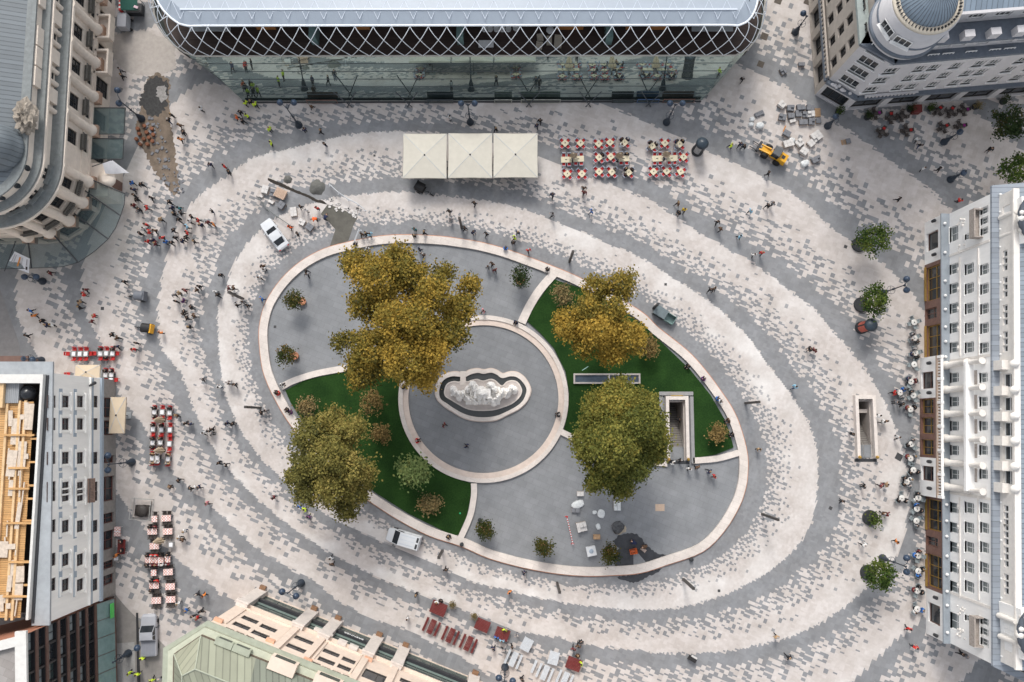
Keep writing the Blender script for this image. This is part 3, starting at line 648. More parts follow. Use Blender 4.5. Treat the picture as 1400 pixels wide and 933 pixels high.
 for ys in((369,395.5,422.5,449,475.5),(693,720,746.5,774,800)):
  for y in ys:
   add(1298.2,y+.5,1.35,2.1,True);add(1319,y+.5,1.35,2.0,True);add(1340,y+1,1.3,1.75,True)
 for y,k in((322,-1),(847,1)):
  add(1298.5,y,2.0,2.0,False)
  add(1319,y-3*k,.7,.9,False)
  for dy in(-14,0,14):add(1340.5,(y-18 if k<0 else y+15)+dy,.85,1.6,False)
 for y in(517,549.5,582.5,615.5,648):
  add(1298.5,y,1.3,2.1,True);add(1318.5,y,.9,1.1,False);add(1339,y,1.2,1.7,True)
 win_rows(t,W1,cells,.28,wm,white_paint,mat('pale_window_glass',(.17,.19,.19),.08,0,1,spec=.6),zc+.2,ze,nx=2,nz=2,sill=wm)
 b=MB()
 for(px,y0,y1)in((1312.5,352,487),(1312.5,680,818),(1338,340,487),(1338,680,820)):
  s0,z=W1.uv(px,y0);s1,_=W1.uv(px,y1);wbox(b,W1,s0,s1,z-.12,z+.12,0.003,.12)
 for y in(340,490,678,820):
  s,_=W1.uv(1325,y);wbox(b,W1,s-.15,s+.15,zc+.25,ze-.05,.004,.08)
 build_split(b,'string_course',trim,t)
 for y in(500,533.3,566.5,600,633,666):
  b=MB();s,_=W1.uv(1300,y);q=W1.pt(s,zc+.22,.55);b.lathe([(.55,0),(.55,.25),(.42,.35),(.36,4.6),(.50,4.75),(.52,5.0)],q,14)
  q=W1.pt(s,zc+5.75,.45);b.lathe([(.36,0),(.30,.2),(.28,2.0),(.42,2.2),(.42,2.45)],q,12);b.build('column',trim,t)
 s0,s1=W1.uv(1325,496)[0],W1.uv(1325,671)[0]
 b=MB();wbox(b,W1,s0,s1,zc+5.24,zc+5.72,.002,1.05);b.build('entablature',wm,t)
 for ya,yb in zip((500,533.3,566.5,600,633),(533.3,566.5,600,633,666)):
  b=MB();a,z=W1.uv(1329.5,ya+7);c,_=W1.uv(1329.5,yb-7);z2_=W1.uv(1336,ya)[1];wbox(b,W1,a,c,z,z2_,.002,.03);b.build('loggia_recess_shade',mat('weathered_and_recess_stone',(.33,.29,.26),.8,.25,4),t)  # flat darker plates: shade of the loggia recesses painted onto the wall
 for(y0,y1)in((288,327),(841,882)):
  a,z=W1.uv(1326,y0,1.0);c,_=W1.uv(1326,y1,1.0);a=max(a,.3);c=min(c,W1.L-.3)
  b=MB();wbox(b,W1,a,c,z,z+.25,.003,1.1);wbox(b,W1,a,c,z+.25,z+1.1,.95,1.1);wbox(b,W1,a,a+.15,z+.25,z+1.1,.003,.95);wbox(b,W1,c-.15,c,z+.25,z+1.1,.003,.95)
  b.build('balcony',mat('weathered_and_recess_stone',(.33,.29,.26),.8,.25,4),t)
 b=MB();rs=random.Random(5)
 for y in(305,340,836,866):
  s,z=W1.uv(1314,y)
  for k in range(8):b.ball(W1.pt(s+rs.uniform(-.5,.5),z+rs.uniform(-.8,.9),.03),rs.uniform(.09,.2))
 for y in[369,395.5,422.5,449,475.5,693,720,746.5,774,800]:
  s,z=W1.uv(1311,y);b.ball(W1.pt(s,z,.03),.22);b.ball(W1.pt(s+.25,z-.05,.03),.12);b.ball(W1.pt(s-.25,z-.05,.03),.12)
 b.build('stucco_ornament',trim,t)
 cS=P(1355,909,ze);cN=P(1353.7,256,ze);dS=(P(1400,931,ze)-cS).normalized();dN=(P(1400,252,ze)-cN).normalized()
 b=MB()
 A=W1.pt(W1.L,0);B=A+dS*40;b.face([(A.x,A.y,0),(B.x,B.y,0),(B.x,B.y,ze),(A.x,A.y,ze)])
 A2=W1.pt(0,0);B2=A2+dN*40;b.face([(B2.x,B2.y,0),(A2.x,A2.y,0),(A2.x,A2.y,ze),(B2.x,B2.y,ze)])
 G=W0.pt(W0.L,0);G2=W0.pt(0,0)
 b.face([(G.x,G.y,0),(A.x,A.y,0),(A.x,A.y,zc),(G.x,G.y,zc)]);b.face([(A2.x,A2.y,0),(G2.x,G2.y,0),(G2.x,G2.y,zc),(A2.x,A2.y,zc)])
 build_split(b,'end_wall',wm,t)
 poly0=[cN+Vector((0,.1,0)),cS+Vector((0,-.1,0)),cS+dS*40,cN+dN*40]
 b=MB();b.prism([(p.x,p.y)for p in poly0],ze,ze+.35);b.build('eaves',seam_mat('grey_zinc_roof',(.25,.28,.32),R(90),.62,.75,.4),t)
 aN=P(1366,268,ze+.35);aS=P(1368,905,ze+.35);ya0=aN.y;ya1=aS.y;xa=(aN.x+aS.x)/2;za=17.0
 WA=Wall(aN,aS);cells=[]
 def adda(py,ww=.75,hh=.95,px=1369):s,z=WA.uv(px,py);cells.append((s,ze+1.0,ww,hh,False))
 for c in(358,394,432,468,704,725+5,760,797):
  for dy in(-9.5,0,9.5):adda(c+dy)
 for c in(521,553,587,619,653-1):adda(c,1.6,1.6)
 for c in(292,878):adda(c,1.4,1.5)
 cells=[c for c in cells if.6<c[0]<WA.L-.6]
 win_rows(t,WA,cells,.25,trim,white_paint,glass_dark,ze+.35,za,nx=1,nz=2,name='attic_wall',wname='attic_window')
 b=MB()
 for y in(500,535,570,603,637,667):
  s,_=WA.uv(1372,y);wbox(b,WA,s-.55,s+.55,ze+.36,ze+2.0,.002,.75);q=WA.pt(s,za,.15);b.lathe([(.5,0),(.55,.25),(.4,.35),(.36,.6),(.1,.75)],q,8)
 wbox(b,WA,0,WA.L,za,za+.3,-.5,.25)
 b.build('attic_pier',trim,t)
 b=MB()
 for k in range(26):q=cN.lerp(cS,(k+.5)/26)+Vector((.9,0,.55));b.ball(q,.16,n=6,k=4)
 build_split(b,'globe',wm,t)
 xr=xa+.45;b=MB();b.add([(aN.x+.45,ya0,za+.3),(aS.x+.45,ya1,za+.3),(xr+12,ya1-3,za+3.5),(xr+12,ya0+3,za+3.5),(xr+40,ya1-18,za+3.5),(xr+40,ya0+3,za+3.5)],[(3,0,1,2),(5,3,2,4)])
 b.build('roof',seam_mat('blue_grey_seam_roof',(.20,.235,.27),R(90),.55,.6,.4),t)
 b=MB();b.add([(aN.x,ya0,ze+.35),(xa+40,ya0+3,ze+.35),(xa+40,ya0+3,za+.3),(aN.x,ya0,za+.3)],[(0,1,2,3)]);b.add([(aS.x,ya1,ze+.35),(xa+40,ya1-18,ze+.35),(xa+40,ya1-18,za+.3),(aS.x,ya1,za+.3)],[(3,2,1,0)]);b.build('attic_wall',trim,t)
 for(y,k)in((300,1),(868,-1)):
  c=P(1413,y,18.2)
  b=MB();b.box((c.x+1.4,c.y,ze+.4),(5.2,5.4,4.0));b.build('pavilion_wall',wm,t)
  b=MB();b.lathe([(3.3,0),(3.35,.4),(2.8,.55),(2.6,1.4),(1.6,2.4),(.2,2.9)],(c.x+1.4,c.y,ze+4.4),24);b.build('pavilion_dome',seam_mat('dark_dome_sheet',(.07,.08,.10),0,.4,.6,.4),t)
  b=MB();rs=random.Random(8)
  for i in range(16):a=rs.uniform(1.9,4.4);b.ball((c.x+1.4+3.0*math.cos(a),c.y+3.0*math.sin(a),ze+4.3+rs.uniform(-.2,.5)),rs.uniform(.25,.5),n=7,k=5)
  for dx in(-1.15,1.15):b.tube((c.x-1.35,c.y+dx,ze+.5),(c.x-1.35,c.y+dx,ze+3.6),.32,.28,10)
  b.build('gable_ornament',trim,t)
  wv=Wall((c.x-1.2,c.y+3),(c.x-1.2,c.y-3));window(t,wv,3,ze+1.1,1.2,2.0,-.02,white_paint,glass_dark,2,2)
 return t
right_building()
def glass_facade_mat():
 m=bpy.data.materials.new('facade_glass');m.use_nodes=True;N=m.node_tree.nodes;L=m.node_tree.links;b=N['Principled BSDF']
 g=N.new('ShaderNodeNewGeometry');n=N.new('ShaderNodeTexNoise');n.inputs['Scale'].default_value=.35;n.inputs['Detail'].default_value=5;L.new(g.outputs['Position'],n.inputs['Vector'])
 r=N.new('ShaderNodeValToRGB');r.color_ramp.elements[0].position=.35;r.color_ramp.elements[1].position=.65;r.color_ramp.elements[0].color=(.042,.056,.055,1);r.color_ramp.elements[1].color=(.075,.095,.09,1);L.new(n.outputs['Fac'],r.inputs['Fac']);L.new(r.outputs[0],b.inputs['Base Color']);b.inputs['Roughness'].default_value=.3
 gl=N.new('ShaderNodeBsdfGlossy');gl.inputs['Roughness'].default_value=.015;gl.inputs['Color'].default_value=(.50,.62,.60,1)
 wv=N.new('ShaderNodeTexNoise');wv.inputs['Scale'].default_value=.8;mp=N.new('ShaderNodeMapping');mp.inputs['Scale'].default_value=(.15,.15,3);L.new(g.outputs['Position'],mp.inputs['Vector']);L.new(mp.outputs[0],wv.inputs['Vector'])
 bp=N.new('ShaderNodeBump');bp.inputs['Strength'].default_value=.03;bp.inputs['Distance'].default_value=.05;L.new(wv.outputs['Fac'],bp.inputs['Height']);L.new(bp.outputs[0],gl.inputs['Normal'])
 mx=N.new('ShaderNodeMixShader');mx.inputs[0].default_value=.62;L.new(b.outputs[0],mx.inputs[1]);L.new(gl.outputs[0],mx.inputs[2]);L.new(mx.outputs[0],N['Material Output'].inputs['Surface']);return m
def glass_building():
 ZT=7.6
 gm_=glass_facade_mat();whitem=mat('white_lattice',(.70,.74,.78),.4,.03,2);deck=mat('terrace_decking',(.050,.033,.027),.7,.35,1.2,streak=(.4,6,1));roofm=mat('white_roof_shell',(.29,.335,.39),.35,.05,.6,spec=.6)
 steel=mat('steel_grey',(.06,.07,.08),.4,.1,3)
 bot=[(333,138.5),(960,137),(966,128),(985,108),(1003,88),(1018,60),(1030,30),(1034,0),(1034,-40)]
 botL=[(322,125),(303,105),(290,92),(281,75),(277,50),(274,20),(272,-40)]
 top=[(268,77),(1005,76),(1022,68),(1034,54),(1041,38),(1045,15),(1047,-10),(1047,-40),(1047,-40)]
 topL=[(252,72),(238,62),(226,50),(216,35),(211,20),(209,0),(209,-60)]
 pb=list(reversed(botL))+bot;ptt=list(reversed(topL))+top
 gb=[P(*p)for p in pb];gt=[P(*p,ZT)for p in ptt]
 cen=P(645,138);t=thing('glass_building',cen,'wide green glass building with white lattice roof and terrace','building')
 n=len(gb)
 def sub(a,b,k):return[a.lerp(b,i/k)for i in range(k)]
 skin=MB();bars=MB()
 for i in range(n-1):
  k=14 if i==len(botL)-0 else 1
  bs=sub(gb[i],gb[i+1],k)+[gb[i+1]];ts=sub(gt[i],gt[i+1],k)+[gt[i+1]]
  for j in range(k):
   skin.face([bs[j],bs[j+1],ts[j+1],ts[j]])
  for lev in(.16,.33,.5,.67,.84):
   a=gb[i].lerp(gt[i],lev);c=gb[i+1].lerp(gt[i+1],lev);bars.tube(a+Vector((0,-.02,0)),c+Vector((0,-.02,0)),.035,n=4,caps=False)
 skin.build('glass_facade',gm_,t);bars.build('transom',steel,t)
 b=MB();A,B=P(335,140),P(958,138.5);wl=Wall(A,B)
 wbox(b,wl,0,wl.L,0,.35,.03,.16);b.build('plinth',dark_metal,t)
 shop=mat('pale_shop_panel',(.34,.34,.30),.6,.3,2)  # pale flat colour of some opaque shop panels
 for(p0,p1,mm)in((420,462,'brown_marble'),(584,620,'steel'),(676,700,'s'),(712,766,'s'),(836,866,'b'),(870,900,'blue'),(905,948,'brown_marble')):
  a,c=wl.uv(p0,139)[0],wl.uv(p1,139)[0];m_={'brown_marble':brown_marble,'steel':steel,'s':shop,'b':dark_metal,'blue':mat('blue_shop_panel',(.05,.10,.22),.4,.1,3)}[mm]
  b=MB();wbox(b,wl,a,c,.02,1.15,.17,.24);b.build('shop_panel',m_,t)
  b=MB();wbox(b,wl,a+.1,c-.1,.2,1.0,.241,.25);b.build('shop_door',glass_green,t)
 for px in(478,560,723,804,886):
  s=wl.uv(px,139)[0];b=MB()
  for sg in(-1,1):b.tube(wl.pt(s-sg*.35,.0,.8),wl.pt(s+sg*1.5,3.6,.1),.07,n=6);
  b.build('crossed_strut',steel,t)
 b=MB();b.prism([(p.x,p.y)for p in gt],ZT-1.6,ZT-1.2);b.build('terrace_floor',deck,t)
 b=MB()
 for a,c in zip(gt,gt[1:]):
  b.tube(a,c,.12,n=6)
 b.build('terrace_rail',mat('pale_edge_trim',(.42,.40,.36),.6,.1,2),t)
 yin=P(640,27,ZT).y;b=MB();wi=Wall((P(285,27,ZT).x,yin),(P(980,27,ZT).x,yin))
 wbox(b,wi,-3,wi.L+3,ZT-1.2,ZT+4.6,-.3,0);b.build('upper_wall',mat('dark_glazed_wall',(.035,.045,.055),.2,.2,1),t)
 for(p0,p1)in((353,376),(488,507),(580,584),(762,795),(884,908)):
  pass
 orange=mat('orange_wood',(.36,.15,.045),.6,.2,3)
 for(p0,p1,yy)in((352,378,33),(486,506,34),(760,797,33),(855,862,33),(884,910,33)):
  a=P(p0,yy,ZT-1.2);c=P(p1,yy,ZT-1.2);b=MB();b.box(((a.x+c.x)/2,yin-.55,ZT-1.2),(c.x-a.x,.5,1.2));b.build('wooden_locker',orange,t)
 for(p0,p1)in((262,318),(944,1000)):
  a=P(p0,33,ZT);c=P(p1,33,ZT);b=MB();b.box(((a.x+c.x)/2,yin-1.0,ZT+.6),(c.x-a.x,1.9,.12));b.build('awning_slab',mat('grey_slab',(.33,.35,.36),.6,.1,2),t)
 for px in(432,630,831):
  a=P(px,60,ZT-1.2);b=MB();b.box((a.x,(yin+a.y)/2-.2,ZT-1.2),(.9,abs(yin-a.y),2.2));b.build('glass_divider',mat('divider_glass',(.18,.27,.26),.15,.15,1),t)
 prof=[]
 for k in range(9):a=R(90*k/8);prof.append((2.0*(1-math.cos(a)),ZT+4.2*math.sin(a)))
 dense=[];
 for a,c in zip(gt,gt[1:]):
  kk=max(1,int((c-a).length/.25));dense+=sub(a,c,kk)
 dense.append(gt[-1]);acc=[0]
 for a,c in zip(dense,dense[1:]):acc.append(acc[-1]+(c-a).length)
 acc=np.array(acc);xsA=np.array([p.x for p in dense]);ysA=np.array([p.y for p in dense])
 tx=np.gradient(np.convolve(np.pad(xsA,12,'edge'),np.ones(25)/25,'valid'));ty=np.gradient(np.convolve(np.pad(ysA,12,'edge'),np.ones(25)/25,'valid'));ln=np.hypot(tx,ty)+1e-9
 def shell(s,k):
  x=np.interp(s,acc,xsA);y=np.interp(s,acc,ysA);nx=np.interp(s,acc,-ty/ln);ny=np.interp(s,acc,tx/ln)
  i=min(int(k),len(prof)-2);f=k-i;d=prof[i][0]*(1-f)+prof[i+1][0]*f;z=prof[i][1]*(1-f)+prof[i+1][1]*f
  return Vector((x+nx*d,y+ny*d,z))
 pitch=2.33;tot=acc[-1];b=MB();ks=[8*i/12 for i in range(13)]
 nb=int(tot/pitch)+6
 for i in range(-4,nb):
  for sg in(-1,1):
   pts=[]
   for k in ks:
    f=k/8;s=i*pitch+sg*(f-0)*pitch*1.5+(0 if sg>0 else.0)
    s=i*pitch+sg*pitch*1.5*(1-(1-f)**1.5)
    pts.append(shell(s,k)if 0<=s<=tot else None)
   for a,c in zip(pts,pts[1:]):
    if a and c:b.tube(a,c,.05,n=5,caps=False)
 b.build('lattice',whitem,t)
 rim=[shell(s,8)for s in np.linspace(0,tot,120)]
 in1=[shell(s,8)for s in np.linspace(0,tot,120)]
 rm=MB();mid=[]
 for s in np.linspace(0,tot,120):
  x=np.interp(s,acc,xsA);y=np.interp(s,acc,ysA);nx=np.interp(s,acc,-ty/ln);ny=np.interp(s,acc,tx/ln);mid.append(Vector((x+nx*3.6,y+ny*3.6,ZT+4.75)))
 for i in range(119):rm.face([rim[i],rim[i+1],mid[i+1],mid[i]])
 rm.prism([(p.x,p.y)for p in mid],ZT+4.3,ZT+4.76);rm.build('roof',roofm,t)
 b=MB()
 for i in range(119):b.tube(rim[i],rim[i+1],.14,n=6,caps=False)
 b.build('roof_rim',whitem,t)
 b=MB();a=P(246,13,ZT+4.8);c=P(1008,13,ZT+4.8);b.box(((a.x+c.x)/2,(a.y+c.y)/2,ZT+4.765),(c.x-a.x,.22,.12));b.build('roof_ridge',mat('pale_lattice',(.50,.55,.62),.4,.03,2),t)
 b=MB();k0=mid[0]
 for i in range(34):
  px=222+i*24.5
  for sg in(-1,1):
   a=P(px,26,ZT+4.7);c=P(px+sg*14,-4,ZT+4.78);b.tube(a,c,.035,n=4,caps=False)
 b.build('roof_lattice',mat('pale_lattice',(.50,.55,.62),.4,.03,2),t)
 return t,ZT,yin
glass_b,ZT,YIN=glass_building()
def hotel():
 sandm=mat('sandstone',(.66,.58,.50),.8,.10,1.2,big=.08);lead=mat('lead_gutter',(.17,.185,.185),.55,.2,2);dkw=mat('dark_window_frame',(.045,.04,.036),.5,.2,3)
 zc=11.6
 ctr=P(-2,226,zc);Rc=(P(86,226,zc)-ctr).x-.65
 t=thing('stone_corner_building',(ctr.x,ctr.y,0),'pale sandstone corner building with rounded corner columns and glass canopies','building')
 yN=75.0;xW=-95.0
 def outline(d,z=0):
  pts=[Vector((ctr.x+Rc+d,yN,z))]+[Vector((ctr.x+(Rc+d)*math.cos(R(a)),ctr.y+(Rc+d)*math.sin(R(a)),z))for a in np.linspace(0,-90,16)]+[Vector((xW,ctr.y-Rc-d,z))]
  return pts
 def sweep(name,m,d0,d1,z0,z1):
  o=outline(d1);i=outline(d0);b=MB()
  for k in range(len(o)-1):
   b.face([(*o[k][:2],z0),(*o[k][:2],z1),(*o[k+1][:2],z1),(*o[k+1][:2],z0)]);b.face([(*o[k][:2],z1),(*i[k][:2],z1),(*i[k+1][:2],z1),(*o[k+1][:2],z1)]);b.face([(*o[k][:2],z0),(*o[k+1][:2],z0),(*i[k+1][:2],z0),(*i[k][:2],z0)])
  return b.build(name,m,t)
 We=Wall((ctr.x+Rc,ctr.y),(ctr.x+Rc,yN));We=Wall((ctr.x+Rc,yN),(ctr.x+Rc,ctr.y))if We.n.x<0 else We
 Ws=None
 pitch=P(96,60,8).y-P(96,107,8).y
 y0=We.uv(103,40)[0];bays=[]
 cells=[]
 ybay=[]
 for k in range(-3,8):
  s=y0+k*pitch
  if 1.2<s<We.L-1.2:ybay.append(s)
 for s in ybay:cells+=[(s,7.6,1.9,2.8),(s,4.9,1.9,1.5),(s,.6,2.4,3.2)]
 win_rows(t,We,cells,.25,sandm,dkw,glass_dark,0,zc,nx=2,nz=3)
 arc=[Vector((ctr.x+Rc*math.cos(R(a)),ctr.y+Rc*math.sin(R(a)),0))for a in np.linspace(0,-90,5)]
 fac=[Wall(b_,a_)for a_,b_ in zip(arc,arc[1:])];fac=[f if(f.pt(f.L/2,0,1)-ctr).length>(f.pt(f.L/2,0,0)-ctr).length else Wall(f.B,f.A)for f in fac]
 for f in fac:win_rows(t,f,[(f.L/2,7.4,1.3,2.5),(f.L/2,4.9,1.3,1.7),(f.L/2,.6,2.2,3.2)],.4,sandm,dkw,glass_dark,0,zc,nx=2,nz=3)
 Wso=Wall((xW,ctr.y-Rc),(ctr.x,ctr.y-Rc));Wso=Wso if Wso.n.y<0 else Wall((ctr.x,ctr.y-Rc),(xW,ctr.y-Rc))
 win_rows(t,Wso,[(s_,z_,1.5,h_)for s_ in np.arange(2.5,Wso.L-2,4.6)for z_,h_ in((7.4,2.5),(4.9,1.7),(.6,3.2))],.4,sandm,dkw,glass_dark,0,zc,nx=2,nz=3)
 def column(q,big=True):
  b=MB();b.lathe([(.82,0),(.82,.5),(.62,.8),(.56,zc-5.6),(.74,zc-5.2),(.78,zc-4.7)],q,18);b.build('column',sandm,t)
  b=MB();b.box(q+Vector((0,0,-.9)),(1.6,1.6,.9));b.build('column_base',mat('red_brown_stone',(.40,.27,.20),.8,.2,3),t)
 for s in ybay:column(We.pt(s+pitch/2,4.7,.15))if s+pitch/2<We.L-1.0 else None
 for p,f in zip(arc,fac+[fac[-1]]):column(Vector((p.x,p.y,4.7))+(Vector((p.x,p.y,0))-Vector((ctr.x,ctr.y,0))).normalized()*.1)
 dk=mat('dark_balusters',(.10,.095,.085),.7,.3,4)
 for s in ybay:
  b=MB();wbox(b,We,s-1.05,s+1.05,6.7,6.9,.003,.8);wbox(b,We,s-1.05,s+1.05,7.5,7.62,.66,.8)
  for k in range(9):wbox(b,We,s-1.0+k*.235,s-.9+k*.235,6.9,7.5,.68,.78)
  b.build('balcony',sandm if False else dk,t)
 for f in fac:
  s=f.L/2;b=MB();wbox(b,f,s-.95,s+.95,6.6,6.8,.003,.7);wbox(b,f,s-.95,s+.95,7.35,7.45,.58,.7)
  for k in range(8):wbox(b,f,s-.9+k*.235,s-.8+k*.235,6.8,7.35,.6,.68)
  b.build('balcony',dk,t)
 for py in(38,88):
  s=We.uv(150,py,1.6)[0];b=MB();wbox(b,We,s-1.7,s+1.7,3.4,3.8,.003,1.9);wbox(b,We,s-1.7,s+1.7,3.8,4.7,1.65,1.9);wbox(b,We,s-1.7,s-1.45,3.8,4.7,.003,1.65);wbox(b,We,s+1.45,s+1.7,3.8,4.7,.003,1.65);b.build('stone_balcony',sandm,t)
 sweep('string_course',sandm,-.1,.22,4.45,4.7);sweep('string_course',sandm,-.1,.16,6.3,6.5)
 sweep('main_cornice',lead,-2.2,.65,zc,zc+.3);sweep('cornice_edge',sandm,.25,.8,zc-.35,zc-.002)
 dA=-.85
 sweep('attic_wall',sandm,-2.5,dA,zc+.3,zc+2.6)
 Wea=Wall((We.A+We.n*dA)[:2],(We.B+We.n*dA)[:2])
 b=MB()
 k=0;s=Wea.uv(66,30,0)[0]-9
 while s<Wea.L-1.5:
  if s>1.0:
   wbox(b,Wea,s-.9,s+.9,zc+.31,zc+2.55,.003,.5)
   for ds in(-1.75,1.75):q=Wea.pt(s+ds,zc+.3,.25);b.lathe([(.33,0),(.33,2.2)],q,10)
  s+=5.05
 build_split(b,'attic_pier',sandm,t)
 b=MB();s=Wea.uv(66,30,0)[0]-9+2.5
 s2=s
 while s2<Wea.L-1.5:
  if s2>1:
   wbox(b,Wea,s2-.55,s2+.55,zc+.7,zc+2.3,.003,.05)
  s2+=5.05
 build_split(b,'attic_window',glass_dark,t)
 for a in(-12,-38,-64):
  q=Vector((ctr.x+(Rc+dA)*math.cos(R(a)),ctr.y+(Rc+dA)*math.sin(R(a)),zc+.7));f=Wall((q+Vector((-math.sin(R(a)),math.cos(R(a)),0))*1)[:2],(q-Vector((-math.sin(R(a)),math.cos(R(a)),0))*1)[:2]);f=f if f.n.dot(Vector((math.cos(R(a)),math.sin(R(a)),0)))>0 else Wall(f.B,f.A)
  window(t,f,1,zc+.7,1.3,1.6,-.02,dkw,glass_dark,2,2)
  b=MB();wbox(b,f,-.2,2.2,zc+.32,zc+.66,-.1,.45);b.build('window_sill',lead,t)
 sweep('upper_cornice',lead,-3.2,dA+.55,zc+2.6,zc+2.95);sweep('cornice_edge',sandm,dA+.1,dA+.75,zc+2.3,zc+2.598)
 dB=dA-.35
 sweep('parapet_wall',sandm,-4.5,dB-.1,zc+2.95,zc+4.3)
 Wp=Wall((We.A+We.n*(dB-.1))[:2],(We.B+We.n*(dB-.1))[:2]);b=MB();s=Wp.uv(49,55)[0]-25
 while s<Wp.L-1:
  if s>1:wbox(b,Wp,s-1.2,s+1.2,zc+2.96,zc+4.2,.003,.4)
  s+=2.55 if int(s*10)%2 else 5.1
 build_split(b,'parapet_panel',sandm,t)
 for a in(-15,-38,-60):
  v=Vector((math.cos(R(a)),math.sin(R(a)),0));q=Vector((ctr.x,ctr.y,0))+v*(Rc+dB-.09);b=MB();b.lathe([(.0001,.05),(.34,.04),(.36,-.1)],(0,0,0),14)
  o=b.build('round_window',glass_dark,t,world=False);o.location=q+Vector((0,0,zc+3.6))-WL[t.name];o.rotation_euler=(R(90),0,R(a)+R(90));o.scale=(1,1.7,1)
 sweep('roof_gutter',lead,dB-1.6,dB+.1,zc+4.3,zc+4.55)
 rz=seam_mat('hotel_roof_sheet',(.115,.135,.15),R(90),.55,.55,.45)
 o=outline(dB-1.0);i_=outline(dB-7.0);b=MB()
 for k in range(len(o)-1):b.face([(*o[k][:2],zc+4.55),(*i_[k][:2],zc+6.8),(*i_[k+1][:2],zc+6.8),(*o[k+1][:2],zc+4.55)][::-1])
 pl=[(p.x,p.y)for p in i_]+[(xW,yN)];b.face([(x,y,zc+6.8)for x,y in pl]);b.build('roof',rz,t)
 dc=P(-4,202,zc+5);b=MB();b.lathe([(2.95,0),(3.05,.3),(2.8,.5),(2.6,1.6),(1.7,2.8),(.3,3.4)],(dc.x,dc.y,zc+4.56),28);b.build('corner_dome',rz,t)
 c=P(33,158,zc+5.2);b=MB();rs=random.Random(4)
 n_,m_=26,16;vs=[]
 for i in range(m_+1):
  for j in range(n_):
   a,p=2*math.pi*j/n_,math.pi*i/m_;r=1+.28*math.sin(5*a+3*p)*math.sin(7*p+a)+rs.uniform(-.13,.13);r=1 if i in(0,m_)else r
   vs.append((c.x+1.15*r*math.cos(a)*math.sin(p),c.y+1.9*r*math.sin(a)*math.sin(p),zc+4.9+1.0*r*math.cos(p)))
 b.add(vs,[(i*n_+j,i*n_+(j+1)%n_,(i+1)*n_+(j+1)%n_,(i+1)*n_+j)for i in range(m_)for j in range(n_)])
 b.build('stone_sculpture',mat('weathered_sculpture',(.27,.235,.195),.85,.3,3),t)
 cg=bpy.data.materials.new('canopy_glass');cg.use_nodes=True;N=cg.node_tree.nodes;L=cg.node_tree.links;bs=N['Principled BSDF'];bs.inputs['Base Color'].default_value=(.10,.135,.14,1);bs.inputs['Roughness'].default_value=.1;tr=N.new('ShaderNodeBsdfTransparent');tr.inputs[0].default_value=(.78,.84,.84,1);mx=N.new('ShaderNodeMixShader');mx.inputs[0].default_value=.45;L.new(tr.outputs[0],mx.inputs[1]);L.new(bs.outputs[0],mx.inputs[2]);L.new(mx.outputs[0],N['Material Output'].inputs['Surface'])
 zg=4.1
 outer=[(171,265),(170,280),(165,295),(158,312),(148,327),(129,344),(107,359),(86,365),(43,367),(0,368),(-30,368)]
 op=[P(*p,zg)for p in outer];ip=[Vector((ctr.x+(Rc+.05)*math.cos(R(a)),ctr.y+(Rc+.05)*math.sin(R(a)),zg+.5))for a in(4,0,-10,-22,-36,-52,-66,-78,-90)]+[Vector((-72,ctr.y-Rc-.05,zg+.5)),Vector((-76,ctr.y-Rc-.05,zg+.5))]
 ip=[Vector((ctr.x+Rc+.05,ctr.y+.5,zg+.5))]+ip[1:]
 b=MB();fr=MB()
 for k in range(len(op)-1):b.face([op[k],op[k+1],ip[k+1],ip[k]])
 for k in range(0,len(op),2):fr.tube(op[k],ip[k]+Vector((0,0,.3)),.09,n=6)
 for k in range(len(op)-1):fr.tube(op[k],op[k+1],.05,n=5)
 gg=b.build('glass_canopy',cg,t);fr.build('canopy_frame',dark_metal,t)
 for(ya,yb)in((148,184),(190,218)):
  x1=P(171,165,zg).x;a=P(160,ya,zg).y;c=P(160,yb,zg).y;b=MB();b.box(((ctr.x+Rc+x1)/2+.03,(a+c)/2,zg),(x1-ctr.x-Rc,abs(a-c),.06));b.build('glass_canopy',cg,t)
  b=MB()
  for yy in(a,c):b.tube((ctr.x+Rc,yy,zg+.1),(x1,yy,zg+.1),.06)
  b.tube((x1,a,zg+.1),(x1,c,zg+.1),.05);b.build('canopy_frame',dark_metal,t)
 p=P(163,247,3.5);b=MB();b.box((ctr.x+Rc+1.2,p.y,0),(2.4,4.6,3.9));b.lathe([(1.15,0),(1.2,.3),(.5,.6)],(ctr.x+Rc+2.3,p.y,3.9),16);b.build('entrance_porch',sandm,t)
 b=MB();b.box((ctr.x+Rc+2.41,p.y,.1),(.04,1.4,2.7));b.build('entrance_door',brown_marble,t)
 return t,We,ctr,Rc
hotel_t,HWE,HC,HR=hotel()
def banner(label,pole,quad,h0):
 a=P(pole[0][0],pole[0][1],h0);c=P(pole[1][0],pole[1][1],h0+.6);t=thing('flag',a,label,'flag','flags on the corner building');b=MB();b.tube(a,c,.06);b.ball(c,.12);b.build('pole',dark_metal,t)
 q=[P(x,y,h0-.1-(.8 if k>1 else 0))for k,(x,y)in enumerate(quad)];b=MB()
 N_=6;g=[]
 for i in range(N_+1):
  for j in range(N_+1):
   u,v=i/N_,j/N_;p=q[0].lerp(q[1],u).lerp(q[3].lerp(q[2],u),v);g.append(p+Vector((0,0,.12*math.sin(u*7+v*2)*v)))
 fs=[(i*(N_+1)+j,(i+1)*(N_+1)+j,(i+1)*(N_+1)+j+1,i*(N_+1)+j+1)for i in range(N_)for j in range(N_)]
 b.add(g,fs,0,True);b.build('cloth',mat('white_cloth',(.62,.62,.64),.85,.08,2),t);return t,q
banner('plain white flag on a pole leaning from the east wall above the porch',((126,228),(152,219)),((140,224),(152,218),(177,237),(145,238)),5.6)
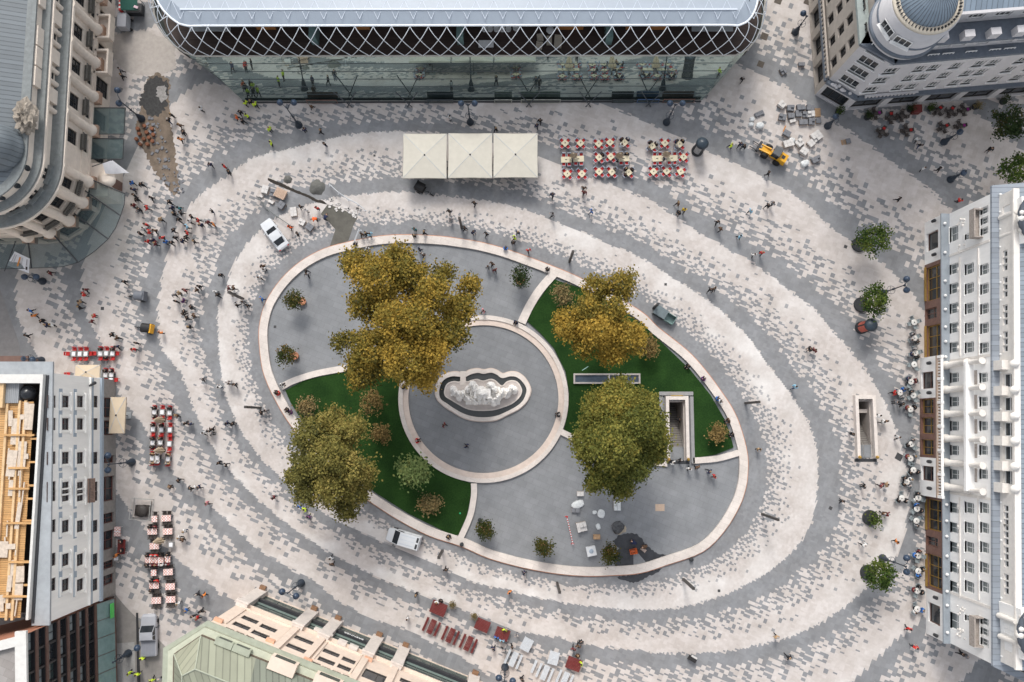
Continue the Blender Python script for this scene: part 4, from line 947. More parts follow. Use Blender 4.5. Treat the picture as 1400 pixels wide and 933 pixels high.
def patch(t,q,u0,u1,v0,v1,m,name):
 f=lambda u,v:q[0].lerp(q[1],u).lerp(q[3].lerp(q[2],u),v)+Vector((0,0,.16))
 b=MB();k=6
 for i in range(k):a,c=v0+(v1-v0)*i/k,v0+(v1-v0)*(i+1)/k;b.face([f(u0,a),f(u1,a),f(u1,c),f(u0,c)][::-1])
 b.build(name,m,t)
bt,bq=banner('white printed banner on poles in front of the glass canopy',((6,371),(21,331)),((20,344),(41,354),(40,374),(10,363)),4.8)
patch(bt,bq,.42,.50,.18,.82,mat('print_orange',(.50,.20,.04),.7,.1,3),'print_bar');patch(bt,bq,.84,.93,.62,.84,mat('print_black',(.03,.02,.02),.7,0,1),'print_mark');patch(bt,bq,.84,.90,.12,.55,mat('print_grey',(.30,.29,.30),.7,0,1),'print_line');patch(bt,bq,.12,.15,.15,.85,mat('print_grey',(.30,.29,.30)),'print_line');patch(bt,bq,.22,.25,.15,.85,mat('print_grey',(.30,.29,.30)),'print_line');patch(bt,bq,.60,.63,.15,.85,mat('print_grey',(.30,.29,.30)),'print_line')
def corner_building():
 gw=mat('cool_white_render',(.50,.49,.50),.75,.06,1.2,big=.05);beige=mat('beige_stone_wall',(.40,.355,.31),.8,.10,1.3,big=.06);slate2=mat('blue_slate',(.115,.135,.165),.55,.15,2);dk=mat('dark_window_frame',(.045,.04,.036))
 Wc=Wall(P(1114,130),P(1152,151.5));Ws=Wall(P(1152,151.5),P(1420,129));Ww=Wall(P(1103,-30),P(1114,130))
 for w_ in(Wc,Ws,Ww):pass
 t=thing('corner_building',P(1152,151),'tall white corner building with blue slate bands and round dome tower','building')
 zc,ze=4.6,15.2
 def rows(w_,pts,ww,hh,nx):return[(*w_.uv(x,y),ww,hh)for x,y in pts]
 z3=3.684
 facade(t,Wc,0,zc,[(.5,Wc.L-.5,.5,3.4)],.3,gw,'ground_wall');window(t,Wc,Wc.L/2,.5,Wc.L-1,2.9,.28,dk,glass_dark,3,1,False,.12,'shop_window')
 cells=[(2.6+i*5.2,.3,4.2,3.2)for i in range(5)];win_rows(t,Ws,cells,.4,gw,dk,glass_dark,0,zc,nx=2,nz=1,name='ground_wall',wname='shop_window',ft=.12)
 cells=[(Ww.L-2.4-i*4.0,.3,2.9,3.7)for i in range(4)];win_rows(t,Ww,cells,.6,beige,dk,glass_dark,0,zc,nx=2,nz=1,name='ground_wall',wname='shop_window',ft=.12)
 for w_ in(Wc,Ws,Ww):
  b=MB();wbox(b,w_,-.12,w_.L+.12,zc,zc+.5,-.6,.55);b.build('band_cornice',slate2,t)
  b=MB();wbox(b,w_,-.1,w_.L+.1,zc-.5,zc-.003,-.02,.35);b.build('fascia',gw if w_ is not Ww else beige,t)
 b=MB()
 for k in range(20):wbox(b,Ww,Ww.L-.5-k*.62,Ww.L-.2-k*.62,zc+.5,zc+1.2,.3,.5)
 wbox(b,Ww,Ww.L-12.6,Ww.L-.1,zc+1.2,zc+1.32,.28,.52);b.build('balustrade',beige,t)
 b=MB()
 for k in range(14):wbox(b,Ws,.8+k*.5,1.02+k*.5,zc+.5,zc+1.0,.2,.45)
 wbox(b,Ws,.6,7.8,zc+1.0,zc+1.1,.18,.47);b.build('balustrade',gw,t)
 b=MB();rs=random.Random(3)
 for k in range(10):b.ball(Wc.pt(rs.uniform(.6,Wc.L-.6),zc+.7,rs.uniform(.2,.6)),rs.uniform(.15,.3),n=7,k=5)
 b.build('stone_ornament',gw,t)
 cc=[]
 for(x,y)in((350,590),(428,502),(512,418),(603,325)):s,z=Wc.uv(1100+x/6.663,20+(y+30)/6.663);cc.append((Wc.L/2,z,2.5,1.75))
 zr=[c[1]for c in cc];win_rows(t,Wc,cc,.22,gw,white_paint,glass_dark,zc+.5,ze,nx=3,nz=1,ft=.1,sill=slate2)
 xs0=[(610,680),(690,600),(780,515),(880,425)];cs=[];base=[Ws.uv(1100+x/6.663,20+y/6.663)[0]for x,y in xs0];s0=sum(base)/4
 offs=[0,3.7,5.5,8.3,11.2,13.0,16.6,19.5]
 for z in zr:
  for i,o in enumerate(offs):
   if s0+o<Ws.L-1:cs.append((s0+o,z,1.9 if i==0 else 1.35,1.6))
 win_rows(t,Ws,cs,.22,gw,white_paint,glass_dark,zc+.5,ze,nx=3,nz=1,ft=.1,sill=slate2)
 cw=[]
 for i in range(5):
  for k,z in enumerate(zr):cw.append((Ww.L-1.6-i*3.0,z-.2,1.3,2.0))
 win_rows(t,Ww,cw,.3,beige,dk,glass_dark,zc+.5,ze,nx=2,nz=3)
 for w_ in(Wc,Ws,Ww):
  b=MB();wbox(b,w_,-.2,w_.L+.2,ze,ze+.45,-1.6,.45);b.build('eaves',slate2 if w_ is not Ww else mat('pale_green_sheet',(.28,.32,.31),.5,.1,2),t)
 za=ze+2.6
 A1=Wall((Ws.A-Ws.n*.9+Ws.u*.4)[:2],(Ws.B-Ws.n*.9)[:2]);A0=Wall((Wc.A-Wc.n*.9+Wc.u*.4)[:2],(Wc.B-Wc.n*.9-Wc.u*.3)[:2])
 win_rows(t,A0,[(A0.L/2,ze+.9,2.4,1.3)],.2,gw,white_paint,glass_dark,ze+.45,za,nx=3,nz=1,name='attic_wall')
 cells=[(s0+o,ze+.9,1.4,1.2)for o in(.6,4.4,6.2,9.0,12,14,17)if s0+o<A1.L-1];win_rows(t,A1,cells,.2,gw,white_paint,glass_dark,ze+.45,za,nx=3,nz=1,name='attic_wall')
 A2=Wall((Ww.A-Ww.n*.9)[:2],(Ww.B-Ww.n*.9)[:2]);facade(t,A2,ze+.45,za,[],.2,beige,'attic_wall')
 for w_ in(A0,A1):
  b=MB();wbox(b,w_,-.1,w_.L+.1,za,za+.3,-1.8,.5);b.build('upper_band',slate2,t)
 b=MB()
 for k in range(9):wbox(b,A1,3+k*3.1,4.2+k*3.1,za+.3,za+1.5,-.5,.35)
 build_split(b,'chimney_pier',gw,t)
 A3=Wall((A1.A-A1.n*2.0)[:2],(A1.B-A1.n*2.0)[:2]);zb=za+2.7
 cells=[(4.5+3.2*i,za+.9,1.9,1.2)for i in range(7)if 4.5+3.2*i<A3.L-1];win_rows(t,A3,cells,.2,gw,white_paint,glass_dark,za+.3,zb,nx=3,nz=1,name='attic_wall')
 b=MB();wbox(b,A3,0,A3.L,zb,zb+.3,-1,.35);b.build('roof_gutter',gw,t)
 q=[A3.pt(0,zb+.3,0),A3.pt(A3.L,zb+.3,0),A3.pt(A3.L,zb+3.0,-14),A3.pt(0,zb+3.0,-14)];b=MB();b.face(q);b.build('roof',seam_mat('blue_seam_roof',(.17,.215,.265),Ws.ang,.62,.6,.42),t)
 b=MB();b.prism([A0.pt(0,0,-.02)[:2],A0.pt(A0.L,0,-.02)[:2],A1.pt(A1.L,0,-.02)[:2],A1.pt(A1.L,0,-14)[:2],A2.pt(0,0,-14)[:2],A2.pt(0,0,-.02)[:2]],za-.4,za-.005);b.build('flat_roof',slate2,t)
 c=P(1270,0,zb+3.0);c.z=0;b=MB();b.lathe([(4.1,za-.4),(4.1,zb+2.6),(3.6,zb+2.7)],c,40);b.build('tower',gw,t)
 b=MB();b.lathe([(4.12,za+.2),(4.35,za+.25),(4.35,za+.6),(4.12,za+.65)],c,40);b.lathe([(4.11,za+2.1),(4.22,za+2.15),(4.22,za+2.35),(4.11,za+2.4)],c,40);b.build('tower_band',slate2,t)
 for a in(-118,-150):
  v=Vector((math.cos(R(a)),math.sin(R(a)),0));q=c+v*4.12;u=Vector((-v.y,v.x,0));f=Wall((q-u)[:2],(q+u)[:2]);f=f if f.n.dot(v)>0 else Wall((q+u)[:2],(q-u)[:2]);window(t,f,1.0,za+2.6,2.0,1.3,-.03,white_paint,glass_dark,3,1,sill=slate2)
 b=MB();b.lathe([(3.3,zb+2.5),(3.95,zb+2.6),(3.95,zb+2.95),(3.3,zb+3.0)],c,44);b.build('tower_cornice',mat('cream_cornice',(.55,.49,.40),.8,.1,2),t)
 b=MB();
 for k in range(52):a=2*math.pi*k/52;b.box(c+Vector((3.55*math.cos(a),3.55*math.sin(a),zb+2.98)),(.26,.10,.3),rz=a)
 b.build('tower_dentils',dark_metal,t)
 dome=MB();n=44;prof=[(3.2,zb+3.0),(2.9,zb+3.7),(2.1,zb+4.5),(1.2,zb+5.0),(.1,zb+5.15)];dome.lathe(prof,c,n);dome.build('dome',mat('blue_dome_sheet',(.19,.24,.29),.4,.06,2),t)
 b=MB()
 for k in range(n):
  a=2*math.pi*k/n
  for(r0,z0),(r1,z1)in zip(prof,prof[1:]):b.tube((c.x+r0*math.cos(a),c.y+r0*math.sin(a),z0),(c.x+r1*math.cos(a),c.y+r1*math.sin(a),z1),.045,n=4,caps=False)
 b.build('dome_seam',slate2,t)
 return t,Wc,Ws
cb,CWc,CWs=corner_building()
def townhouse():
 cream=mat('cream_render',(.84,.825,.785),.8,.05,1.6,big=.05,streak=(1,1,.15));blue=mat('blue_grey_band',(.34,.40,.46),.7,.06,2);base=mat('grey_shopfront',(.25,.235,.22),.7,.15,2);dkred=mat('dark_red_frame',(.13,.05,.04),.5,.15,3);frame=mat('brown_window_frame',(.07,.045,.04),.5,.15,3)
 A,B=P(158,812),P(158.5,520);W=Wall(A,B);zc,ze=3.9,15.2
 t=thing('townhouse',P(158,660),'cream and blue grey townhouse whose roof is stripped to bare timber','building')
 cells=[]
 for(y0,y1)in((543,572),(574,596),(622,634),(650,686),(700,716),(724,752),(765,778),(784,800)):
  s0,s1=W.uv(150,y1)[0],W.uv(150,y0)[0];cells.append(((s0+s1)/2,.3,s1-s0-.2,2.9))
 win_rows(t,W,cells,.35,base,dkred,glass_dark,0,zc-.3,nx=2,nz=2,name='shopfront',wname='shop_window',ft=.12)
 b=MB();wbox(b,W,-.1,W.L+.1,zc-.3,zc+.25,-.5,.22);b.build('band_cornice',blue,t)
 ys=(549.5,580,626,665,678,718.5,764,798);cells=[]
 for y in ys:
  narrow=y in(665,678)
  for px,ww,hh,ar in((134,1.5,2.0,False),(114,1.4,1.9,True),(94.5,1.4,1.9,True),(76.5,1.45,1.5,False)):
   s,z=W.uv(px,y);cells.append((s,z,ww*(.82 if narrow else 1),hh,ar))
 win_rows(t,W,cells,.18,cream,frame,glass_dark,zc+.25,ze,nx=2,nz=2)
 groups=[(549.5,580),(626,626),(665,678),(718.5,718.5),(764,798)]
 b=MB();c=MB()
 for(ya,yb)in groups:
  for px in(102.5,82.5):
   s0,z=W.uv(px,yb);s1,_=W.uv(px,ya);wbox(b,W,s0-1.55,s1+1.55,z-.35,z+.35,.003,.03)
 for y in ys:
  for px in(115,95):
   s,z=W.uv(px,y);wbox(c,W,s-1.15,s+1.15,z-.28,z-.03,.003,.26);wbox(c,W,s-1.1,s+1.1,z+1.98,z+2.2,.003,.2)
   for ds in(-1.0,.8):wbox(c,W,s+ds,s+ds+.2,z-.02,z+1.97,.004,.12)
 for px in(122,):s,z=W.uv(px,660);wbox(c,W,0,W.L,z-.1,z+.12,.005,.22)
 for px in(101.5,79.5):
  s,z=W.uv(px,660)
  for(a_,b_)in((s-.1,s+.1),):pass
 b.build('blue_panel',blue,t);c.build('window_surround',cream,t)
 b=MB();s,z=W.uv(124.5,660);wbox(b,W,0,W.L,z-.42,z-.12,.004,.06);b.build('blue_band',blue,t)
 s0,z=W.uv(129,687,1.0);s1,_=W.uv(129,654,1.0);b=MB();wbox(b,W,s0,s1,z,z+.2,.003,1.1);b.build('balcony',mat('rusty_balcony',(.22,.15,.12),.8,.25,4),t)
 b=MB()
 for k in range(16):s=s0+(s1-s0)*(k+.5)/16;q=W.pt(s,z+.2,1.0);b.tube(q,q+Vector((0,0,.9)),.025,n=4)
 b.tube(W.pt(s0,z+1.1,1.0),W.pt(s1,z+1.1,1.0),.04);b.build('balcony_railing',dark_metal,t)
 x=lambda px,py,h:P(px,py,h)
 xe=x(57,660,ze).x;top=P(60,500,ze).y;bot=P(60,846,ze).y
 zi=mat('grey_zinc_flat',(.30,.32,.335),.5,.12,1.5,big=.08);wht=mat('white_parapet',(.58,.57,.54),.8,.08,2)
 e0=W.pt(0,ze,.25);e1=W.pt(W.L,ze,.25);b=MB()
 b.prism([(e0.x,e0.y-.3),(e1.x,e1.y+1.3),(-95,e1.y+1.3),(-95,e1.y-0.2),(xe,e1.y-.2),(xe,e0.y-.3)],ze,ze+.3);b.build('eaves',zi,t)
 xp=P(50,660,ze+.9).x;b=MB();yT=P(20,512,ze+1).y;yTi=P(20,524,ze+1).y;xpi=P(46.5,660,ze+1).x;yB=P(20,848,ze+1).y
 b.prism([(xe-.003,yB),(xe-.003,yT),(-95,yT),(-95,yTi),(xpi,yTi),(xpi,yB)],ze-.4,ze+1.0);b.build('parapet',wht,t)
 b=MB();wbox(b,Wall((xe,e0.y),(xe,e1.y)),0,e1.y-e0.y-.3,ze+.31,ze+.45,.003,.3);b.build('gutter',dark_metal,t)
 b=MB();b.face([(-95,yB,ze-2.5),(xpi,yB,ze-2.5),(xpi,yTi,ze-2.5),(-95,yTi,ze-2.5)]);b.build('loft_floor',mat('dark_loft',(.03,.027,.024),.9,.3,3),t)
 wood=mat('raw_timber',(.50,.29,.12),.7,.22,1.3,streak=(.5,5,1));wood2=mat('pale_timber',(.58,.40,.22),.7,.2,2);xd=P(38.5,660,ze).x;yd0=P(20,848,ze).y;yd1=P(20,548,ze).y
 b=MB();rs=random.Random(9);yy=yd0+.2
 while yy<yd1-.3:hh=rs.uniform(.22,.30);b.box(((-95+xd)/2,yy+hh/2,ze-.2+rs.uniform(0,.03)),(95+xd,hh-.03,.06));yy+=hh
 b.build('timber_deck',wood,t)
 b=MB()
 for px in(4,21,29):xx=P(px,660,ze).x;b.box((xx,(yd0+yd1)/2,ze-.1),(.28,yd1-yd0,.28))
 build_split(b,'timber_beam',wood2,t)
 b=MB();zz=ze
 for py in(595,640,668,715,768,815):yy=P(30,py,ze).y;b.box((P(28,py,ze).x,yy,ze+.18),(3.6 if py%2 else 2.4,.22,.2))
 for py in(600,632,664,682,712,768,800):yy=P(42,py,ze).y;b.box(((xd+xpi)/2,yy,ze-.1),(xpi-xd,.22,.2))
 build_split(b,'timber_joist',wood,t)
 b=MB()
 for k in range(30):b.box((P(rs.uniform(10,36),660,ze).x,rs.uniform(yd0+1,yd1-1),ze+rs.uniform(.05,.2)),(rs.choice((.15,.5,1.0)),rs.choice((.6,1.8,3.0)),.08),rz=rs.uniform(-.1,.1))
 build_split(b,'loose_plank',mat('plank_weathered',(.52,.44,.36),.8,.2,3),t)
 b=MB();q=P(16,536,ze);b.box((q.x,q.y,ze-.5),(2.0,2.6,.8));b.build('corrugated_sheet',seam_mat('corrugated',(.26,.27,.28),0,.22,.5),t)
 b=MB();q=P(35,538,ze);rs=random.Random(2);b.lathe([(.95,0),(.9,.5),(.5,.85),(.05,.95)],(q.x,q.y,ze-.6),9);b.build('black_sheeting',mat('black_foil',(.02,.022,.026),.25,.2,4),t)
 b=MB();b.box((P(5,536,ze).x,P(5,540,ze).y,ze-.3),(.8,3.0,1.0));b.build('timber_stack',wood2,t)
 b=MB();s,z=W.uv(127,524);
 for k in range(5):b.ball(W.pt(s-.1*k,z+.3*k,.25),.22-.02*k,n=7,k=5)
 b.build('wall_ornament',dark_metal,t)
 b=MB();a=W.pt(W.L,0);b.face([(a.x,a.y,0),(-95,a.y,0),(-95,a.y,ze),(a.x,a.y,ze)]);b.build('side_wall',cream,t)
 return t,W
th,TW=townhouse()
q=P(14,493,4);b=MB();b.box((q.x-8,q.y-1.2,0),(20,3.2,3.6));b.box((q.x-8,q.y-1.2,3.6),(20.4,3.6,.25));tag(b.build('brown_annex',mat('brown_sheet_roof',(.13,.075,.06),.6,.15,2)),'low annex with flat red brown roof behind the townhouse at the left edge','building')
def office():
 brown=mat('brown_metal_band',(.105,.06,.048),.5,.15,2);fr=mat('black_office_frame',(.018,.018,.02),.4,.1,3);terr=mat('terracotta_coping',(.30,.13,.08),.7,.15,3)
 B=P(156,815);A=P(160,985);W=Wall(A,B);ztop=19.0
 t=thing('office_block',P(158,880),'dark glazed office block with brown bands at the bottom left corner','building')
 levels=[W.uv(px,880)[1]for px in(147,131,119,106.5,93,80,64,50)]+[ztop]
 p=2.15;nb=int(W.L/p);gl2=[glass_dark,glass_green,mat('blind_glass',(.20,.23,.24),.3,.2,1)]
 rs=random.Random(4)
 off=W.L-nb*p
 facade(t,W,0,ztop,[(off+i*p+.12,off+(i+1)*p-.12,a+.45,c-.12)for i in range(nb)for a,c in zip(levels[1:],levels[2:])],.35,fr,'wall')
 for a,c in zip(levels[1:],levels[2:]):
  for i in range(nb):window(t,W,off+(i+.5)*p,a+.45,p-.24,c-a-.57,.3,fr,rs.choice(gl2+[glass_dark]),2,1,False,.1)
  b=MB();wbox(b,W,0,W.L,a-.12,a+.3,.003,.16);b.build('brown_band',brown,t)
 cgl=mat('canopy_green_glass',(.16,.24,.235),.15,.12,1.5);b=MB();z=levels[0]
 b.add([W.pt(0,levels[0]-.2,.9),W.pt(W.L,levels[0]-.2,.9),W.pt(W.L,levels[1]-.15,.17),W.pt(0,levels[1]-.15,.17)],[(0,1,2,3)]);b.build('glass_skirt',cgl,t)
 b=MB()
 for i in range(nb+1):s=off+i*p;b.tube(W.pt(s,levels[0]-.18,.92),W.pt(s,levels[1]-.13,.19),.03,n=4)
 wbox(b,W,0,W.L,levels[0]-.45,levels[0]-.2,.003,.95);b.build('skirt_frame',brown,t)
 for i in range(nb):window(t,W,off+(i+.5)*p,.2,p-.5,max(.8,levels[0]-.9),-.06,brown,rs.choice(gl2),1,2,False,.12,'shop_window')
 b=MB();s=W.L-1.4;wbox(b,W,s-.9,s+.9,levels[0]+.1,levels[0]+.9,.9,1.0);b.build('green_sign',mat('green_sign',(.08,.5,.10),.5,.05,2),t)
 b=MB();wbox(b,W,0,W.L+.35,ztop,ztop+.35,-1.1,.12);b.build('coping',mat('white_parapet',(.58,.57,.54)),t)
 n0=W.pt(W.L,0,.1);dN=(P(0,856,ztop)-P(31,848,ztop)).normalized();b=MB();q=n0+dN*30;b.face([(n0.x,n0.y,0),(q.x,q.y,0),(q.x,q.y,ztop),(n0.x,n0.y,ztop)]);b.build('side_wall',terr,t)
 b=MB();m_=n0+dN*30;b.face([(n0.x,n0.y,ztop+.36),(m_.x,m_.y,ztop+.36),(m_.x,m_.y-1.0,ztop+.36),(n0.x-.0,n0.y-1.0,ztop+.36)][::-1]);b.box(((n0.x+m_.x)/2,(n0.y+m_.y)/2-.5,ztop),((n0-m_).length,1.0,.355),rz=math.atan2(-dN.y,-dN.x));b.build('coping',mat('white_parapet',(.58,.57,.54)),t)
 b=MB();b.face([(-95,-60,ztop-.2),(W.A.x-.9,-60,ztop-.2),(n0.x-.9,n0.y-.6,ztop-.2),(-95,m_.y,ztop-.2)]);b.build('roof',slab_mat('roof_slabs',(.26,.24,.225),(.30,.28,.265)),t)
 return t
office()
def copper_building():
 peach=mat('peach_stone',(.66,.545,.455),.8,.07,1.5,big=.05);cop=mat('pale_copper',(.33,.35,.275),.6,.12,1.5);dk=mat('dark_window_frame',(.045,.04,.036));cop2=mat('creamy_copper',(.46,.475,.37),.6,.10,1.5);pil=mat('pale_limestone',(.6,.545,.5))
 B=P(352,809);d=(P(647,927)-P(357,811)).normalized();A=B+d*52;W=Wall(A,B);L=W.L;zg,ze=7.2,17.4
 t=thing('copper_roof_building',P(450,850),'peach stone building with pale green copper roof and glass shopfronts','building')
 def S(x,y,dd=0):return W.uv(x,y,dd)
 feet=[(357,811),(426,840),(460,852),(517,873),(552,889),(647,927)];fs=[W.uv(x,y)[0]for x,y in feet]
 ops=[]
 for a,c in zip(fs,fs[1:]):ops.append((c+.75,a-.75,.25,zg-.15))
 facade(t,W,0,zg,ops,.25,peach,'ground_wall')
 for o in ops:
  window(t,W,(o[0]+o[1])/2,o[2],o[1]-o[0],o[3]-o[2],.12,mat('grey_green_frame',(.13,.145,.135),.5,.1,3),mat('grey_green_shop_glass',(.055,.075,.068),.1,.3,1.2),max(2,int((o[1]-o[0])/1.6)),3,False,.1,'shop_window')
  b=MB();wbox(b,W,o[0],o[1],2.7,3.4,-.3,.25);b.build('black_fascia',dark_metal,t)
  b=MB();wbox(b,W,o[0]+.1,o[1]-.1,4.1,4.16,-.1,.12);b.build('glass_ledge',mat('ledge_glass',(.18,.23,.21),.2,.1,2),t)
 o=ops[2];s,z=W.uv(484,871);lettering('BRENNER',.62,W.pt(s,3.06,.262),(R(90),0,W.ang),mat('white_letters',(.85,.85,.85),.5,0,1),t)
 for f in fs:
  b=MB();wbox(b,W,f-.72,f+.72,0,zg+.8,.003,.55);wbox(b,W,f-.8,f+.8,zg+.3,zg+.9,.553,.75);b.build('pilaster',pil,t)
  b=MB();wbox(b,W,f-.4,f+.4,0,.5,.553,1.05);b.build('bronze_foot',mat('old_bronze',(.20,.11,.06),.5,.3,4),t)
  if f in(fs[1],fs[2],fs[3],fs[4]):
   b=MB();wbox(b,W,f-.4,f+.4,zg+.9,ze-.6,.003,.28);b.build('pilaster',peach,t)
 cells=[]
 for(x,y)in((345,845),(333.6,853.5),(370,856.5),(359,865),(455,890),(448.6,901),(480.6,901),(475,911),(312,862)[:0]or(559,930)):s,z=S(x,y);cells.append((s,z,2.0,1.5))
 for(x,y)in((419,873),(408.6,884)):s,z=S(x,y);cells.append((s,z,2.5,1.5))
 for(x,y)in((316,859),(330,864.6),(343.6,870),(434,906),(447,912),(461,917.5),(475,923)):s,z=S(x,y);cells.append((s,z,1.0,.7))
 s,z=S(518,920);cells.append((s,z,3.2,3.2))
 cells=[c for c in cells if.8<c[0]<L-.8 and zg+.9<c[1]<ze-1]
 cells=[c for i,c in enumerate(cells)if not any(abs(c[0]-e[0])<(c[2]+e[2])/2+.05 and c[1]<e[1]+e[3]+.05 and e[1]<c[1]+c[3]+.05 for e in cells[:i])]
 win_rows(t,W,cells,.14,peach,dk,glass_dark,zg,ze,nx=2,nz=1,ft=.1)
 b=MB()
 for a,c in((fs[0],fs[1]),(fs[2],fs[3])):wbox(b,W,c+.5,a-.6,zg+.95,zg+1.2,.003,.25);wbox(b,W,c+.5,c+.75,zg+1.2,ze-2.2,.003,.12);wbox(b,W,a-.85,a-.6,zg+1.2,ze-2.2,.003,.12)
 wbox(b,W,0,L,zg+.003,zg+.28,.002,.4);b.build('stone_frame',peach,t)
 for px,py in((467,882),(482,889),(434,866),(447,873)):
  s,z=S(px,py);b=MB();wbox(b,W,s-.55,s+.55,z-.3,z+.5,.003,.6);b.build('corbel',pil,t)
 for px,py in((298,850),(369,878),(503,903),(420,905)):
  s,z=S(px,py);b=MB();wbox(b,W,s-.5,s+.5,z-.3,z+.3,.003,.35);b.build('terracotta_block',mat('terracotta_coping',(.3,.13,.08))if False else mat('salmon_block',(.62,.36,.24),.7,.1,3),t)
 K=W.pt(L,0,0);K2=P(232,887,ze);K2.z=0;K3=P(229,990,ze);K3.z=0
 line=[W.pt(0,0)[:2],K[:2],K2[:2],K3[:2]]
 W2=Wall(K,K2);W3=Wall(K2,K3)
 def off(dd):return offset_line(line,-dd)
 def prism_line(dout,din,z0,z1,m,name):
  b=MB();b.band(off(dout),off(din),z0,z1,closed=False);return b.build(name,m,t)
 facade(t,W2,0,ze,[],.3,peach,'side_wall');facade(t,W3,0,ze,[],.3,peach,'side_wall')
 prism_line(.45,-.3,ze,ze+.3,peach,'cornice');prism_line(.55,-.1,ze+.3,ze+.5,cop,'copper_gutter')
 prism_line(-.15,-1.2,ze+.5,ze+.75,cop2,'copper_attic')
 for px,py in((312,872),(334,883)):
  s,z=W.uv(px,py,-.3);b=MB();wbox(b,W,s-1.0,s+1.0,ze+.76,ze+1.4,-1.1,-.35);b.build('dormer',cop,t);b=MB();wbox(b,W,s-.75,s+.75,ze+.85,ze+1.3,-.349,-.33);b.build('dormer_window',glass_dark,t)
 for px,py in((391,902),(450,928)):
  s,z=W.uv(px,py,0);b=MB();wbox(b,W,s-1.5,s+1.5,ze+.52,ze+1.7,-1.3,.1);b.build('roof_pavilion',peach,t);b=MB();wbox(b,W,s-1.15,s+1.15,ze+.7,ze+1.55,.101,.12);b.build('pavilion_opening',glass_dark,t)
 h0=ze+1.0;e=-1.0;hr=h0+3.0
 prism_line(-.88,-1.2,ze+.75,h0,mat('roof_edge_brown',(.10,.075,.055),.7,.2,3),'roof_edge')
 E0_,E1_,E2_,E3_=[Vector((*p,h0))for p in off(e)]
 R1,R2=P(267,915,hr),P(249,924,hr);rr=R1-W.u*L;R3=R2+(E3_-E2_);R3.z=hr
 sA=W.uv(357,900,-2)[0];f_=1-sA/L;split0=E1_.lerp(E0_,f_);split1=R1.lerp(rr,f_*.93)
 cs=seam_mat('green_copper_seam',(.238,.248,.185),W.ang,.62,.70,.55);cs2=seam_mat('grey_copper_seam',(.155,.17,.135),W.ang,.55,.65,.55);cs3=seam_mat('green_copper_hip',(.26,.265,.195),W2.ang,.62,.70,.55);cs4=seam_mat('green_copper_side',(.225,.235,.175),W3.ang,.62,.70,.55)
 for pts,m_ in(((split0,E1_,R1,split1),cs),((E0_,split0,split1,rr),cs2),((E1_,E2_,R2,R1),cs3),((E2_,E3_,R3,R2),cs4),((R1,R2,R3,rr),cs)):
  b=MB();b.face(pts);b.build('roof',m_,t)
 b=MB();u=Vector((0,0,.04))
 for p,q in((E1_,R1),(E2_,R2),(R1,R2),(R1,rr),(R2,R3)):b.tube(p+u,q+u,.08)
 b.build('ridge_cap',cop,t)
 return t,W
copper_building()
import bmesh
SK=[mat('skin_%s'%n,c,.6,0,1)for n,c in(('light',(.52,.33,.24)),('tan',(.40,.24,.16)),('deep',(.22,.12,.08)))]
HAIR=[mat('hair_%s'%n,c,.7,0,1)for n,c in(('black',(.012,.010,.009)),('brown',(.05,.03,.018)),('fair',(.24,.16,.08)),('grey',(.30,.29,.28)))]
TOPC={'black':(.012,.012,.014),'navy':(.015,.022,.06),'blue':(.03,.14,.42),'light blue':(.25,.48,.62),'teal':(.02,.14,.16),'red':(.50,.03,.025),'maroon':(.13,.02,.025),'pink':(.50,.20,.22),'white':(.62,.62,.61),'grey':(.20,.20,.21),'brown':(.10,.055,.03),'tan':(.34,.23,.13),'orange':(.62,.19,.03),'yellow':(.62,.42,.03),'neon yellow':(.55,.72,.04),'purple':(.10,.03,.12),'neon orange':(.75,.13,.03)}
CLOTH={k:mat('cloth_'+k.replace(' ','_'),v,.85,0,1)for k,v in TOPC.items()}
TROU={'dark':mat('trousers_dark',(.014,.014,.018),.85,0,1),'denim':mat('trousers_denim',(.035,.055,.11),.85,0,1),'grey':mat('trousers_grey',(.10,.10,.105),.85,0,1),'tan':mat('trousers_tan',(.24,.18,.12),.85,0,1)}
SHOE=mat('shoe_leather',(.02,.018,.016),.6,0,1)
